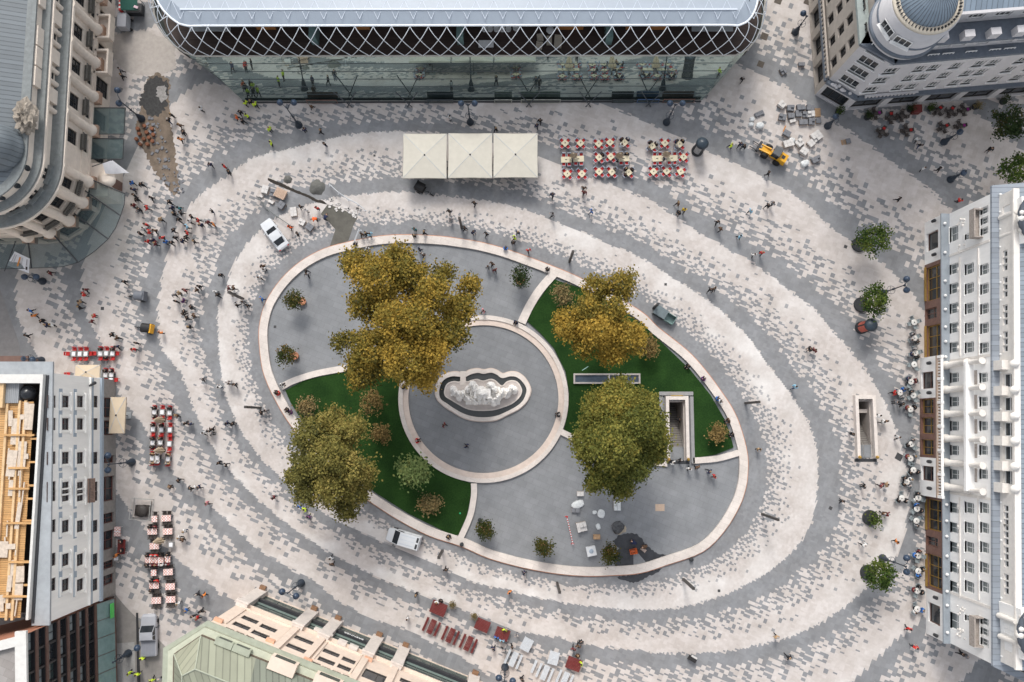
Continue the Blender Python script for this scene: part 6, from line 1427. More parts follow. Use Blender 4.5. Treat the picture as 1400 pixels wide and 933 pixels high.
for g,(xs_,y,nm0)in enumerate((((100.5,109,117),484,'left trio'),((137,145,153.5),483.5,'right trio'))):
 for i,x in enumerate(xs_):
  c=P(x,y,.72);nm='%s table of the %s'%(ORD[i],nm0);put(TB['grey'],'cafe_table',(c.x,c.y,0),0,'grey table with white paper, %s in the %s above the beige parasol'%(ORD[i],nm0),'table',TG2)
  for sg in(1,-1):
   q=(c.x,c.y+sg*.62,0);put(CH['allred'],'cafe_chair',q,R(-90*sg),'red chair %s %s'%('above' if sg>0 else 'below',nm),'chair',CG2)
   if(g==1 and(i,sg)in((0,1),(2,1),(1,-1))):person(0,0,'black',pose='sit',head=-90*sg,loc=q,label='person in black top seated %s %s'%('above' if sg>0 else 'below',nm))
 for x,a,w_ in((xs_[0]-8,0,'left'),(xs_[2]+7,180,'right')):
  c=P(x,y,.5);put(CH['allred'],'cafe_chair',(c.x,c.y,0),R(a),'plain red chair at the %s end of the %s above the parasol'%(w_,nm0),'chair',CG2)
for i,(x,y)in enumerate(((144,513),(152,513),(151.5,519.5))):
 cafe(x,y,'grey',0,[90,270]if i<2 else[0],'%s small table right of the beige parasol'%ORD[i],'allred','grey table right of the upper beige parasol, %s of three'%ORD[i],TG2,CG2,.62,{0:'black'}if i<2 else{})
c=P(93,512,.5);put(CH['allred'],'cafe_chair',(c.x,c.y,0),0,'lone plain red chair left of the upper beige parasol','chair',CG2)
ck=[(211,710,'s',0),(227,709,'l',0),(208,727,'l',2),(229,727,'l',0),(211,747,'l',0),(204.5,766,'l',4),(217,766,'l',4),(229,765,'s',3),(210,783.5,'s',0),(229.6,782.5,'l',0),(210.5,801,'l',3),(232.5,802.5,'l',0),(213.5,821.5,'l',0),(233,820,'l',0)]
for i,(x,y,k,oc)in enumerate(ck):
 kind='check' if k=='l' else 'checks';pos='%s checked table down the rows'%(ORD+['thirteenth','fourteenth'])[i];cx_=(-.32,.32)if k=='l' else(0,);c=P(x,y,.72)
 put(TB[kind],'cafe_table',(c.x,c.y,0),R(3),'red and white checked %s table, number %s down the checked rows'%('long' if k=='l' else 'small',(ORD+['thirteenth','fourteenth'])[i]),'table','red and white checked tables')
 n_=0
 for sg in(1,-1):
  for dx in cx_:
   q=(c.x+dx,c.y+sg*.66,0);put(CH['wicker'],'cafe_chair',q,R(-90*sg),'brown wicker chair %s%s of the %s'%('top' if sg>0 else 'bottom','' if not dx else(' left' if dx<0 else ' right'),pos),'chair','wicker chairs at the checked tables')
   if n_<oc:cl_=('black','red','black','maroon','white')[(i+n_)%5];person(0,0,cl_,pose='sit',head=-90*sg,loc=q,label='person in %s top seated %s%s of the %s'%(cl_,'top' if sg>0 else 'bottom','' if not dx else(' left' if dx<0 else ' right'),pos))
   n_+=1
folded_parasol(214,740.5,0,'folded beige parasol between the checked tables');c=P(233.5,745,.72);put(TB['grey'],'cafe_table',(c.x,c.y,0),0,'small white topped table beside the folded parasol in the checked terrace','table','red and white checked tables')
for i,(x,y,kd)in enumerate(((160,727,'check'),(166,748,'allred'),(159,764,'grey'))):
 if kd=='allred':
  b=MB();b.box((0,0,.70),(1.0,1.9,.06));
  for a in(-.4,.4):
   for e in(-.8,.8):b.tube((a,e,0),(a,e,.7),.03)
  c=P(x,y,.72);tag(b.build('cafe_table',mat('dark_red_wood',(.13,.02,.018),.5,.15,3),None),'dark red table against the townhouse shopfront','table').location=(c.x,c.y,0)
 else:c=P(x,y,.72);put(TB[kd],'cafe_table',(c.x,c.y,0),R(90),('checked table against the townhouse shopfront above the dark red table','','white topped table against the shopfront below the dark red table')[i],'table','tables along the townhouse wall')
person(165,741,'black',pose='stand',head=180);person(166,753,'black',pose='stand',head=180);person(158,760,'orange',pose='stand')
rt=[(1250,441,4,0),(1250.4,462.6,4,3),(1251.6,483,4,3),(1250,498.5,3,0),(1245.5,522,3,2),(1230.7,537,3,3),(1249,541,4,1),(1245,560,3,2),(1246,607.5,3,2),(1245,627,3,2),(1249,643,3,2),(1240,659,4,4),(1233,681.6,3,2),(1255.6,681,3,2),(1253.8,696,3,2),(1253,712.4,3,1),(1255.6,760,4,2),(1255.6,781,3,2),(1254.3,808,4,3),(1254.3,833,3,2)]
WORDN=ORD+['thirteenth','fourteenth','fifteenth','sixteenth','seventeenth','eighteenth','nineteenth','twentieth']
cr=random.Random(77)
for i,(x,y,n_,oc)in enumerate(rt):
 a0=cr.uniform(0,360);nm='%s round table down the white facade'%WORDN[i];an=[a0+k*360/n_ for k in range(n_)]
 cafe(x,y,'round',0,an,nm,'pale','round marble cafe table, %s from the top along the white facade'%WORDN[i],'round tables along the white facade','pale chairs along the white facade',.62,{k:cr.choice(('black','black','navy','grey','black','white','blue','maroon'))for k in range(oc)})
wk=[(1197,155,'magenta'),(1219,161,'red'),(1234,158,0),(1206.5,180.5,'red'),(1240,178,'red'),(1282.5,151,'red'),(1300.5,153,'red'),(1318,150,'magenta'),(1290,174,'red'),(1313,172,'magenta')]
for i,(x,y,cu)in enumerate(wk):
 a0=cr.uniform(0,90);nm='%s corner cafe table'%ORD[i];cafe(x,y,'wick',0,[a0+k*90 for k in range(4)],nm,'wicker','brown wicker cafe table, number %s at the corner cafe'%ORD[i],'wicker tables at the corner cafe','wicker chairs at the corner cafe',.58)
 if cu:
  c=P(x,y,.5)+Vector((math.cos(R(a0)),math.sin(R(a0)),0))*.60;b=MB();b.box((0,0,.49),(.42,.42,.09));o=b.build('seat_cushion',red_f if cu=='red' else magenta);o.location=(c.x,c.y,0);o.rotation_euler=(0,0,R(a0));tag(o,'%s seat cushion on a chair of the %s'%(cu,nm),'cushion','coloured cushions at the corner cafe')
def box_shrub(px,py,r,mk,label,seed):
 c=P(px,py);t=thing('potted_shrub',c,label,'plant','potted shrubs at the corner cafe');b=MB();b.lathe([(r*.7,0),(r*.85,.45),(r*.75,.45),(r*.7,.42)],n=12);b.build('pot',pitm,t,world=False);leaf_cloud('foliage',[(0,0,.85,r,r,r,.4)],260,.13,LEAF[mk],t,seed)
for i,(x,y,r,mk,lb)in enumerate(((1184.5,161.5,.55,'dark','dark clipped shrub left of the wicker tables'),(1243,151,.5,'dark','dark clipped shrub left of the corner cafe door'),(1270.5,150,.45,'street','small green shrub right of the corner cafe door'),(1332,147,.6,'brown','yellowish round shrub right of the wicker tables'),(1145,154,.55,'street','bright green shrub at the chamfered corner'),(1370,140,.6,'dark','dark shrub under the corner building facade near the right edge'))):box_shrub(x,y,r,mk,lb,300+i)
for x,y,lb in((609.5+9.8,825,''),(649,840.5,'')):
 pass
for i,(x,y)in enumerate(((619.5,825),(649,840.5))):box_shrub(x,y,.2,'brown',('tiny round olive shrub beside the dark red tables, the left one','tiny round olive shrub beside the dark red tables, the right one')[i],320+i)
b=MB();c=P(1254,149,.9);b.box((c.x,c.y,0),(1.1,1.0,1.05));b.box((c.x,c.y,1.05),(1.2,1.1,.06));tag(b.build('host_desk',mat('dark_red_wood',(.13,.02,.018))),'dark red wooden desk in front of the corner cafe','desk')
drw=mat('dark_red_wood',(.13,.02,.018));pw=mat('pale_painted_wood',(.47,.50,.53),.6,.08,3)
def plank_top(b,L_,W_,z,n,rz0=0):
 for k in range(n):b.box((0,-W_/2+(k+.5)*W_/n,z),(L_,W_/n-.02,.05))
def bench_set(px,py,rz,m,key,W_=.75):
 for kind,off,w_,z in(('picnic_table',0,W_,.72),('picnic_bench',-.82,.32,.44),('picnic_bench',.85,.32,.44)):
  b=MB();plank_top(b,1.9,w_,z,5 if w_>.5 else 2)
  for x in(-.7,.7):b.box((x,0,0),(.08,w_*.8,z))
  b.box((0,0,z-.12),(1.4,.08,.1));c=P(px,py,z);v=Vector((math.cos(R(rz+90)),math.sin(R(rz+90)),0))*off
  o=b.build(kind,m);o.location=(c.x+v.x,c.y+v.y,0);o.rotation_euler=(0,0,R(rz));tag(o,'%s %s'%(('table','bench on the right','bench on the left')[0 if not off else(1 if off<0 else 2)],key),'table' if not off else 'bench','picnic tables and benches at the bottom')
for i,(x,y)in enumerate(((590,857),(616,869),(640.5,880))):bench_set(x,y,66,drw,'of the %s dark red picnic set in the row of three'%('left','middle','right')[i])
def closed_table(px,py,rz,m,label,s=1.0):
 b=MB();plank_top(b,1.95*s,1.55*s,.72,9)
 for x in(-.8,.8):
  for y in(-.6,.6):b.box((x*s,y*s,0),(.09,.09,.72))
 b.box((0,0,.77),(.3,.3,.05));c=P(px,py,.72);o=b.build('picnic_table',m);o.location=(c.x,c.y,0);o.rotation_euler=(0,0,R(rz));tag(o,label,'table','picnic tables and benches at the bottom')
closed_table(599.5,832,-22,drw,'dark red square table with people at its top edge, leftmost in its row',1.05);closed_table(659.5,855,-22,drw,'empty dark red square table in the middle of its row',.95);closed_table(686.5,867,-20,drw,'dark red square table with a blue clad pair sitting at it',.95);closed_table(784.5,908,-20,drw,'dark red square table furthest right, below the white benches',1.0)
closed_table(720,881.5,62,pw,'pale grey square table right of the blue clad pair',.85);closed_table(757,900,75,pw,'pale blue grey square table left of the rightmost dark red table',.85)
bench_set(702,901.5,66,pw,'of the pale picnic set just above the bottom street lamp');bench_set(745,920,66,pw,'of the pale picnic set right of the bottom street lamp');bench_set(772,929,66,pw,'of the pale picnic set cut by the bottom edge')
b=MB();plank_top(b,1.7,.34,.44,2);[b.box((x,0,0),(.08,.3,.44))for x in(-.6,.6)];o=b.build('picnic_bench',pw);c=P(730,911.5,.44);o.location=(c.x,c.y,0);o.rotation_euler=(0,0,R(66));tag(o,'single pale bench standing alone between the pale picnic sets','bench','picnic tables and benches at the bottom')
for x,y,c_,hd in((597,823.5,'white',-100),(603,821,'black',-110),(690,861.5,'neon yellow',-100),(678.5,872.5,'blue',70),(686,877,'light blue',80),(795,908,'neon yellow',200),(693,860,'grey',-110),(790,896,'brown',-90)):person(x,y,c_,pose='sit',head=hd,where='at the dark red tables')
FZ=ZT-1.2
wl_=mat('white_lounge',(.55,.55,.54),.7,.05,3);be_=mat('beige_lounge',(.36,.32,.26),.8,.08,3)
for i,px in enumerate((662,670,678.5,686.5,695,705)):
 c=P(px,38.5-(1.5 if i==5 else 0),FZ+.5);b=MB();b.lathe([(.36,0),(.40,.35),(.34,.40),(.3,.36)],n=12);b.box((0,.3,.35),(.7,.12,.4));o=b.build('lounge_chair',wl_);o.location=(c.x,c.y,FZ);tag(o,'white lounge chair on the roof terrace, %s from left in its row'%ORD[i],'chair','white lounge chairs on the roof terrace')
c=P(664.5,60,FZ+.5);b=MB();b.box((0,0,.4),(2.0,1.0,.08));[b.box((x,y,0),(.1,.1,.4))for x in(-.8,.8)for y in(-.35,.35)];o=b.build('terrace_table',wl_);o.location=(c.x,c.y,FZ);tag(o,'white rectangular table on the roof terrace','table')
for i,(px,py,w_,d)in enumerate(((738.5,52,.8,.9),(737,63,.9,.9),(751,56,.7,1.1),(763,57,1.0,1.6))):
 c=P(px,py,FZ+.4);b=MB();b.box((0,0,.1),(w_,d,.32));b.box((0,d/2-.1,.42),(w_,.2,.3));o=b.build('lounge_sofa',be_);o.location=(c.x,c.y,FZ);o.rotation_euler=(0,0,R((10,-12,0,-4)[i]));tag(o,'beige lounge sofa on the roof terrace, %s from left'%ORD[i],'sofa','beige sofas on the roof terrace')
c=P(752,42,FZ+.5);b=MB();b.lathe([(.5,.6),(.52,.66),(.45,.70),(.0001,.69)],n=18);b.tube((0,0,0),(0,0,.6),.05);b.lathe([(.3,0),(.28,.04)],n=12);o=b.build('terrace_table',wl_);o.location=(c.x,c.y,FZ);tag(o,'round white table on the roof terrace','table')
def monument():
 c=P(660,538);t=thing('monument',(c.x,c.y,0),'white marble monument of seated and standing figures inside a lobed water basin','monument')
 lob=lambda pts:[P2(595+x/10.37,500+y/10.37)for x,y in smooth_poly(pts,4)]
 outer=lob([(8,400),(30,250),(110,140),(250,95),(345,100),(400,125),(480,70),(600,48),(690,65),(790,48),(880,75),(960,120),(1060,92),(1170,105),(1270,180),(1340,300),(1345,400),(1290,520),(1180,620),(1020,700),(870,770),(690,790),(520,775),(380,730),(260,660),(150,590),(50,500)])
 ch_o=lob([(58,395),(75,290),(130,200),(240,155),(345,160),(430,165),(500,130),(600,105),(690,120),(790,103),(870,130),(950,180),(1060,155),(1150,165),(1230,225),(1290,320),(1285,400),(1240,500),(1150,580),(1000,660),(860,715),(690,735),(530,720),(400,680),(280,615),(170,540),(85,480)])
 isl=lob([(128,385),(150,290),(200,240),(280,222),(335,230),(395,205),(460,225),(520,205),(600,192),(680,215),(790,190),(860,215),(945,285),(1010,230),(1090,210),(1170,235),(1220,310),(1230,380),(1190,460),(1090,545),(970,595),(830,635),(690,645),(550,640),(430,610),(320,550),(220,490),(150,445)])
 rimm=mat('pale_limestone',(.6,.545,.5));mar=mat('white_marble',(.82,.80,.77),.9,.10,3.5,bump=.25,spec=.1,objcoord=False);isl_m=mat('pink_grey_plinth',(.50,.45,.42),.7,.12,1.5)
 b=MB();b.band(oriented(outer),oriented(ch_o),0.0,.38);b.build('basin_rim',rimm,t)
 b=MB();mid=[((o[0]+i[0])/2,(o[1]+i[1])/2)for o,i in zip(oriented(outer),oriented(ch_o))];b.band(offset_line(oriented(outer),-.12,True),oriented(outer),0,.16);b.build('basin_step',stone,t)
 wat=bpy.data.materials.new('dark_water');wat.use_nodes=True;bs=wat.node_tree.nodes['Principled BSDF'];bs.inputs['Base Color'].default_value=(.045,.05,.05,1);bs.inputs['Roughness'].default_value=.12
 o=fan('water',ch_o,.14,wat);o.parent=t;o.location=(-c.x,-c.y,0)
 b=MB();b.prism(isl,0.0,.36);b.build('island',isl_m,t)
 b=MB();b.band(oriented(isl),offset_line(oriented(isl),.16,True),.36,.44);b.build('island_rim',rimm,t)
 q0,q1=P(595+395/10.37,500+120/10.37),P(595+400/10.37,500+240/10.37);b=MB();b.box(((q0.x+q1.x)/2,(q0.y+q1.y)/2,.15),(.75,abs(q0.y-q1.y)+.7,.26));b.build('bridge_stone',rimm,t)
 ctr=P(595+680/10.37,500+430/10.37)
 b=MB();b.box((ctr.x,ctr.y,.36),(4.6,2.4,.6));b.box((ctr.x,ctr.y+.1,.96),(3.4,1.7,.8));b.box((ctr.x,ctr.y+.2,1.76),(2.2,1.3,1.2));b.build('pedestal',mar,t)
 rs=random.Random(12)
 def fig(x,y,z,pose,s,rz,):
  o=bpy.data.objects.new('marble_figure',POSE[pose][0]);COL.objects.link(o);o.parent=t;o.location=Vector((x,y,z))-WL[t.name];o.rotation_euler=(0,0,rz);o.scale=(s,s*1.15,s)
  for i in range(4):o.material_slots[i].link='OBJECT';o.material_slots[i].material=mar
  h=bpy.data.objects.new('stone_hair',POSE[pose][1]);COL.objects.link(h);h.parent=o;h.material_slots[0].link='OBJECT';h.material_slots[0].material=mar
  b=MB();hh=.5 if pose=='sit' else.75;b.lathe([(.42,0),(.40,.2),(.30,hh),(.12,hh+.15)],(0,0,0),9);o2=b.build('drapery',mar,o,world=False)
 fig(ctr.x,ctr.y+.1,2.95,'sit',1.75,R(-90))
 for px,py,pose,s,ang in((250,340,'talk',1.25,20),(280,385,'stand',1.2,10),(330,405,'talk',1.25,30),(335,455,'bend',1.1,20),(395,405,'stand',1.3,15),(440,450,'sit',1.3,30),(480,480,'talk',1.3,40),(465,345,'stand',1.3,0),(530,285,'talk',1.45,0),(560,330,'stand',1.5,-20),(560,500,'sit',1.4,60),(620,490,'sit',1.35,80),(640,350,'talk',1.5,-60),(790,290,'stand',1.5,-120),(830,340,'talk',1.5,-130),(850,480,'sit',1.4,120),(835,530,'bend',1.2,120),(890,450,'talk',1.35,150),(945,400,'stand',1.3,160),(960,370,'talk',1.25,170),(1015,405,'sit',1.3,170),(1035,370,'stand',1.25,180),(1085,325,'talk',1.25,190),(1120,345,'sit',1.25,190),(760,470,'talk',1.4,90),(700,500,'sit',1.35,90)):
  q=P(595+px/10.37,500+py/10.37,1.5);d=Vector((q.x-ctr.x,q.y-ctr.y)).length;fig(q.x,q.y,max(.36,1.25-d*.22)if d>1.4 else 1.0,pose,s,R(ang))
 b=MB()
 for k in range(90):
  a=rs.uniform(-1,1);x=ctr.x+a*4.3;y=ctr.y+rs.uniform(-.75,.75)*(1-abs(a)*.5)+.4*abs(a);s=rs.uniform(.18,.42)*(1.2-abs(a)*.5);b.box((x,y,.34),(s*1.3,s,s*rs.uniform(.8,2.2)),rz=rs.uniform(0,3),taper=.55)
 b.build('carved_rock',mar,t)
monument()
def stairway(rect,rise_from_bottom,label,beam_py=None,frame_px=None):
 a,c=rect;x0,x1,y0,y1=min(a.x,c.x),max(a.x,c.x),min(a.y,c.y),max(a.y,c.y);t=thing('stairway',((x0+x1)/2,y0,0),label,'stairway','stairways down to the underpass')
 st=mat('stair_stone',(.20,.185,.17),.8,.15,2.5);wl=mat('stair_wall',(.40,.36,.33),.8,.12,2);D=5.2
 b=MB();L_=y1-y0;land=1.7;n=19;run=(L_-land-.4)/n;h=D/n
 b.box(((x0+x1)/2,y0+land/2+.1,-.35),(x1-x0-.3,land,.34));b.build('landing',slab,t)
 b=MB()
 for k in range(n):z=-.01-h*(k+1);b.box(((x0+x1)/2,y0+land+run*(k+.5),z-.6),(x1-x0-.3,run,.6))
 b.build('steps',st,t)
 b=MB()
 for k in range(n):z=-.01-h*(k+1);b.box(((x0+x1)/2,y0+land+run*k+.04,z+.002),(x1-x0-.32,.05,.012))
 b.build('step_nosing',mat('dark_nosing',(.06,.055,.05),.8,.1,3),t)
 b=MB();w_=.15
 b.box((x0+w_/2,(y0+y1)/2,-D-.8),(w_,L_,D+.8));b.box((x1-w_/2,(y0+y1)/2,-D-.8),(w_,L_,D+.8));b.box(((x0+x1)/2,y1-.1,-D-.8),(x1-x0-.3,.2,D+.8));b.box(((x0+x1)/2,(y0+y1)/2,-D-1.0),(x1-x0,L_,.2));b.box(((x0+x1)/2,y0+.05,-D-.8),(x1-x0-.3,.1,D+.5));b.build('shaft_wall',wl,t)
 b=MB();e=.42
 b.box((x0-e/2,(y0+y1)/2+.1,0),(e,L_,.85));b.box((x1+e/2,(y0+y1)/2+.1,0),(e,L_,.85));b.box(((x0+x1)/2,y1+.35,0),(x1-x0+2*e,.5,.85));b.build('parapet',mat('pale_limestone',(.6,.545,.5)),t)
 b=MB();b.box(((x0+x1)/2,y0-.25,.005),(x1-x0+1.1,.4,.02));b.build('drain_grating',dark_metal,t)
 for x in(x0-e/2,x1+e/2):
  b=MB();b.lathe([(.20,.85),(.23,1.0),(.16,1.25),(.02,1.35)],(x,y0+.2,0),10);b.build('corner_lamp',mat('brass',(.48,.30,.08)),t)
 b=MB()
 for x in(x0+.35,x1-.35):b.path([(x,y0+.3,.9),(x,y0+land,.9),(x,y1-.4,.9-D)],.035)
 b.build('handrail',mat('rail_steel',(.35,.33,.30),.3,.1,3,metal=.7),t)
 if beam_py:b=MB();yy=P(700,beam_py).y;b.box(((x0+x1)/2,yy,-1.2),(x1-x0-.3,.5,.5));b.build('cross_beam',wl,t)
 return t
sA_=stairway(STAIR_A,True,'stone lined stairway going down in the right lawn');sB_=stairway(STAIR_B,True,'stone lined stairway in the street before the white building',562)
b=MB();hA=holes()[0];kerb=mat('grey_kerb',(.25,.25,.25),.7,.1,2)
b.box(((hA[0]+hA[1])/2,hA[3]+.95,0),(hA[1]-hA[0]+2.4,.5,.34));b.box((hA[1]+.98,(hA[2]+hA[3])/2+.1,0),(.45,hA[3]-hA[2]+.9,.34));b.box((hA[0]-.98,(hA[2]+hA[3])/2+.1,0),(.45,hA[3]-hA[2]+.9,.34));o=b.build('kerb',kerb);struct(o)
b=MB();b.box(((hA[0]+hA[1])/2,hA[3]+.65,0.0),(1.6,.12,.9));tag(b.build('brass_plate',mat('brass',(.48,.30,.08))),'brass plate on the top wall of the lawn stairway','plate')
def light_well():
 xs_=sorted(p[0]for p in WELL);ys_=sorted(p[1]for p in WELL);x0,x1,y0,y1=xs_[0],xs_[-1],ys_[0],ys_[-1];t=thing('light_well',((x0+x1)/2,(y0+y1)/2,0),'long stone framed glass light well sunk in the right lawn','light well');b=MB();w_=.22
 b.box(((x0+x1)/2,y1-w_/2,0),(x1-x0,w_,.5));b.box(((x0+x1)/2,y0+w_/2,0),(x1-x0,w_,.5));xm=x0+(x1-x0)*.53
 for x in(x0+w_/2,xm,x1-w_/2):b.box((x,(y0+y1)/2,0.0),(w_,y1-y0-2*w_,.5))
 b.build('stone_frame',mat('well_stone',(.40,.365,.34),.75,.1,2),t)
 for a,c in((x0+w_,xm-w_/2),(xm+w_/2,x1-w_)):b=MB();b.box(((a+c)/2,(y0+y1)/2,.25),(c-a,y1-y0-2*w_,.03));b.build('glass_pane',mat('well_glass',(.055,.075,.10),.12,.3,1.2),t)
light_well()
q=P(800,504,.25);b=MB();b.box((q.x,q.y,.21),(1.0,.08,.05),rz=R(33));tag(b.build('lawn_stick',mat('pale_green_stick',(.35,.55,.48),.5,0,1)),'pale green stick lying on the lawn above the light well','stick')
q=P(629,702,.25);b=MB();b.ball((q.x,q.y,.32),.12);tag(b.build('ball',mat('green_ball',(.03,.5,.2),.5,0,1)),'small green ball on the left lawn near its bottom tip','ball')
lampm=mat('lamp_iron',(.025,.035,.05),.45,.12,4)
GLB=mat('lamp_globe_dark',(.03,.05,.085),.3,.1,3)
def street_lamp(bx,by,globes,label,h=6.3):
 c=P(bx,by);t=thing('street_lamp',c,label,'street lamp','double globe street lamps');b=MB();b.lathe([(.50,0),(.52,.25),(.36,.5),(.30,1.1),(.18,1.5),(.11,1.8)],n=14);b.build('base',lampm,t,world=False)
 ps=[P(x,y,h-.45)-c for x,y in globes];mid=sum((p for p in ps),Vector((0,0,0)))/len(ps);b=MB();top=Vector((0,0,h));b.tube((0,0,1.7),(0,0,h),.09,.06,10);b.lathe([(.14,h*.5),(.17,h*.5+.1),(.1,h*.5+.25)],n=10);b.ball((0,0,h+.12),.14);b.build('pole',lampm,t,world=False)
 b=MB();b.tube((0,0,2.9),(0,0,3.0),.5,.5,18)if False else None
 for k in range(14):a0,a1=2*math.pi*k/14,2*math.pi*(k+1)/14;b.tube((.55*math.cos(a0),.55*math.sin(a0),2.6),(.55*math.cos(a1),.55*math.sin(a1),2.6),.03,n=5)
 for k in range(4):a0=math.pi/2*k;b.tube((.55*math.cos(a0),.55*math.sin(a0),2.6),(0,0,2.3),.025,n=4)
 b.build('ring_bracket',lampm,t,world=False)
 for p in ps:
  b=MB();d=Vector((p.x,p.y,0));b.path([(0,0,h-.5),(d.x*.35,d.y*.35,h+.1),(d.x*.8,d.y*.8,h+.15),(p.x,p.y,h-.05)],.045);ar=b.build('arm',lampm,t,world=False)
  b=MB();b.lathe([(.08,.5),(.30,.42),(.42,.15),(.40,-.05),(.25,-.32),(.05,-.42)],(p.x,p.y,h-.45),16);b.build('globe',GLB,t,world=False)
 return t
for i,(bx,by,gl,lb)in enumerate([(194,163,((161,124),(163,142)),'two globe street lamp beside the dirt patch and sandstone facade'),(409,172,((383,141),(402,141)),'two globe street lamp at the left end of the glass facade'),(643,168,((630.5,142),(649,142)),'two globe street lamp at the middle of the glass facade'),(911,168,((916,142),(933,142)),'two globe street lamp at the right end of the glass facade'),(1206,401,((1239,382),(1239,397)),'two globe street lamp beside the second street tree'),(1206,763,((1239,763),(1239,782)),'two globe street lamp beside the lowest street tree'),(181,632,((148,623),(148,643)),'two globe street lamp before the townhouse shopfronts'),(412,797,((386,809),(405,815)),'two globe street lamp at the top of the copper roofed building'),(690.5,912,((682,927),(701,931)),'two globe street lamp among the white picnic benches')]):street_lamp(bx,by,gl,lb)
for bx,by,gl,lb,h in((1087,45,((1098,19),(1100,27),(1098,40)),'three globe dark street lamp beside the beige wall of the corner building',4.5),(59,385,((34,379),(50,379)),'dark street lamp below the white printed banner',4.2),(57,493,((34,491),(45,492)),'dark street lamp right of the brown annex',4.0),(176,893,((188,886),(189,887)),'dark street lamp left of the silver pickup',4.0),(1290,195,((1312,181),(1312.5,181.5)),'single globe lamp below the wicker tables',4.0),(1299,246,((1317,237),(1317.5,237.5)),'single globe lamp above the corner of the white building',3.8),(1131,173,((1142,160),(1143,161)),'dark street lamp near the chamfered corner beside stone pallets',3.6)):street_lamp(bx,by,gl[:1]if abs(gl[0][0]-gl[-1][0])<1.5 else gl,lb,h)
def column_light(bx,by,tx,ty,lb):
 h=max(2.5,min(6.5,HT(bx,by,tx,ty)));c=P(bx,by);b=MB();b.box((0,0,0),(.30,.30,h));b.box((0,0,h),(.34,.34,.06));o=b.build('light_column',mat('dark_bronze_column',(.045,.04,.036),.45,.15,3));o.location=c;tag(o,lb,'light column','slim dark light columns round the oval')
for v in[(1019,551.5,1037.5,548,'slim dark light column right of the right lawn'),(1042,703,1064,710.5,'slim dark light column right of the oval, below the lawn one'),(934,792,950,803,'slim dark light column below the wet black patch'),(778.5,358,787,344,'slim dark light column above the right lawn tip'),(761.5,797,765.5,810,'slim dark light column below the lowest potted trees'),(332.5,409,314,397.5,'slim dark light column left of the oval, the upper one'),(356,558,336,553,'slim dark light column left of the oval, the lower one'),(631.5,312,629.5,298,'slim dark light column above the oval middle'),(605,753,600.5,763,'slim dark light column right of the white van')]:column_light(*v)
def advert(bx,by,lb,poster,R_=.82):
 c=P(bx,by);t=thing('advertising_column',c,lb,'advertising column','round advertising columns');b=MB();b.lathe([(R_,0),(R_,.5),(R_*.9,.55),(R_*.9,3.0)],n=26);b.build('drum',pitm,t,world=False)
 b=MB();b.lathe([(R_*.95,3.0),(R_*1.05,3.15),(R_*.75,3.45),(R_*.3,3.6),(.02,3.65)],n=26);b.build('cap',mat('blue_black_cap',(.03,.045,.06),.4,.1,2),t,world=False)
 for k,(a0,a1,m_)in enumerate(poster):
  b=MB();n=8;vs=[]
  for j in range(n+1):
   a=R(a0+(a1-a0)*j/n)
   for z in(.8,2.8):vs.append((R_*.915*math.cos(a),R_*.915*math.sin(a),z))
  b.add(vs,[(2*j,2*j+2,2*j+3,2*j+1)for j in range(n)]);b.build('poster',m_,t,world=False)
pr,pg_=mat('red_poster',(.40,.09,.06),.6,.35,1.5),mat('grey_poster',(.30,.30,.30),.6,.3,2)
advert(953,207,'black advertising column right of the upper terrace tables',[(200,270,pg_)]);advert(1177,448.5,'advertising column with red poster below the second street tree',[(95,165,pr),(20,80,pg_),(180,250,pr)],.85)
tyre=mat('tyre_rubber',(.015,.015,.016),.8,.1,6);rim_m=mat('wheel_rim',(.35,.36,.37),.35,.05,3,metal=.6);headl=mat('headlight_glass',(.55,.58,.60),.15,0,1);tail=mat('tail_light',(.35,.02,.02),.3,0,1)
def wheel(t,x,y,r=.33,w_=.22):
 b=MB();b.lathe([(r*.6,-w_/2),(r*.95,-w_/2),(r,-w_/2+.04),(r,w_/2-.04),(r*.95,w_/2),(r*.6,w_/2)],n=18);o=b.build('wheel',tyre,t,world=False);o.location=(x,y,r);o.rotation_euler=(R(90),0,0)
 b=MB();b.lathe([(r*.6,-w_/2+.02),(r*.6,w_/2-.02),(.02,w_/2-.05)],n=14);b.face([(r*.6*math.cos(2*math.pi*k/14),r*.6*math.sin(2*math.pi*k/14),-w_/2+.02)for k in range(14)][::-1]);b.build('rim',rim_m,o,world=False)
def loft(sections,m_idx=0):
 b=MB();rings=[]
 for x,pr_ in sections:rings.append([(x,y,z)for y,z in pr_]+[(x,-y,z)for y,z in reversed(pr_)if y>1e-6])
 n=len(rings[0]);vs=[p for r in rings for p in r];fs=[]
 for i in range(len(rings)-1):
  for k in range(n):fs.append((i*n+k,(i+1)*n+k,(i+1)*n+(k+1)%n,i*n+(k+1)%n))
 b.add(vs,fs,0,False);b.face(rings[0],0);b.face(rings[-1][::-1],0);return b
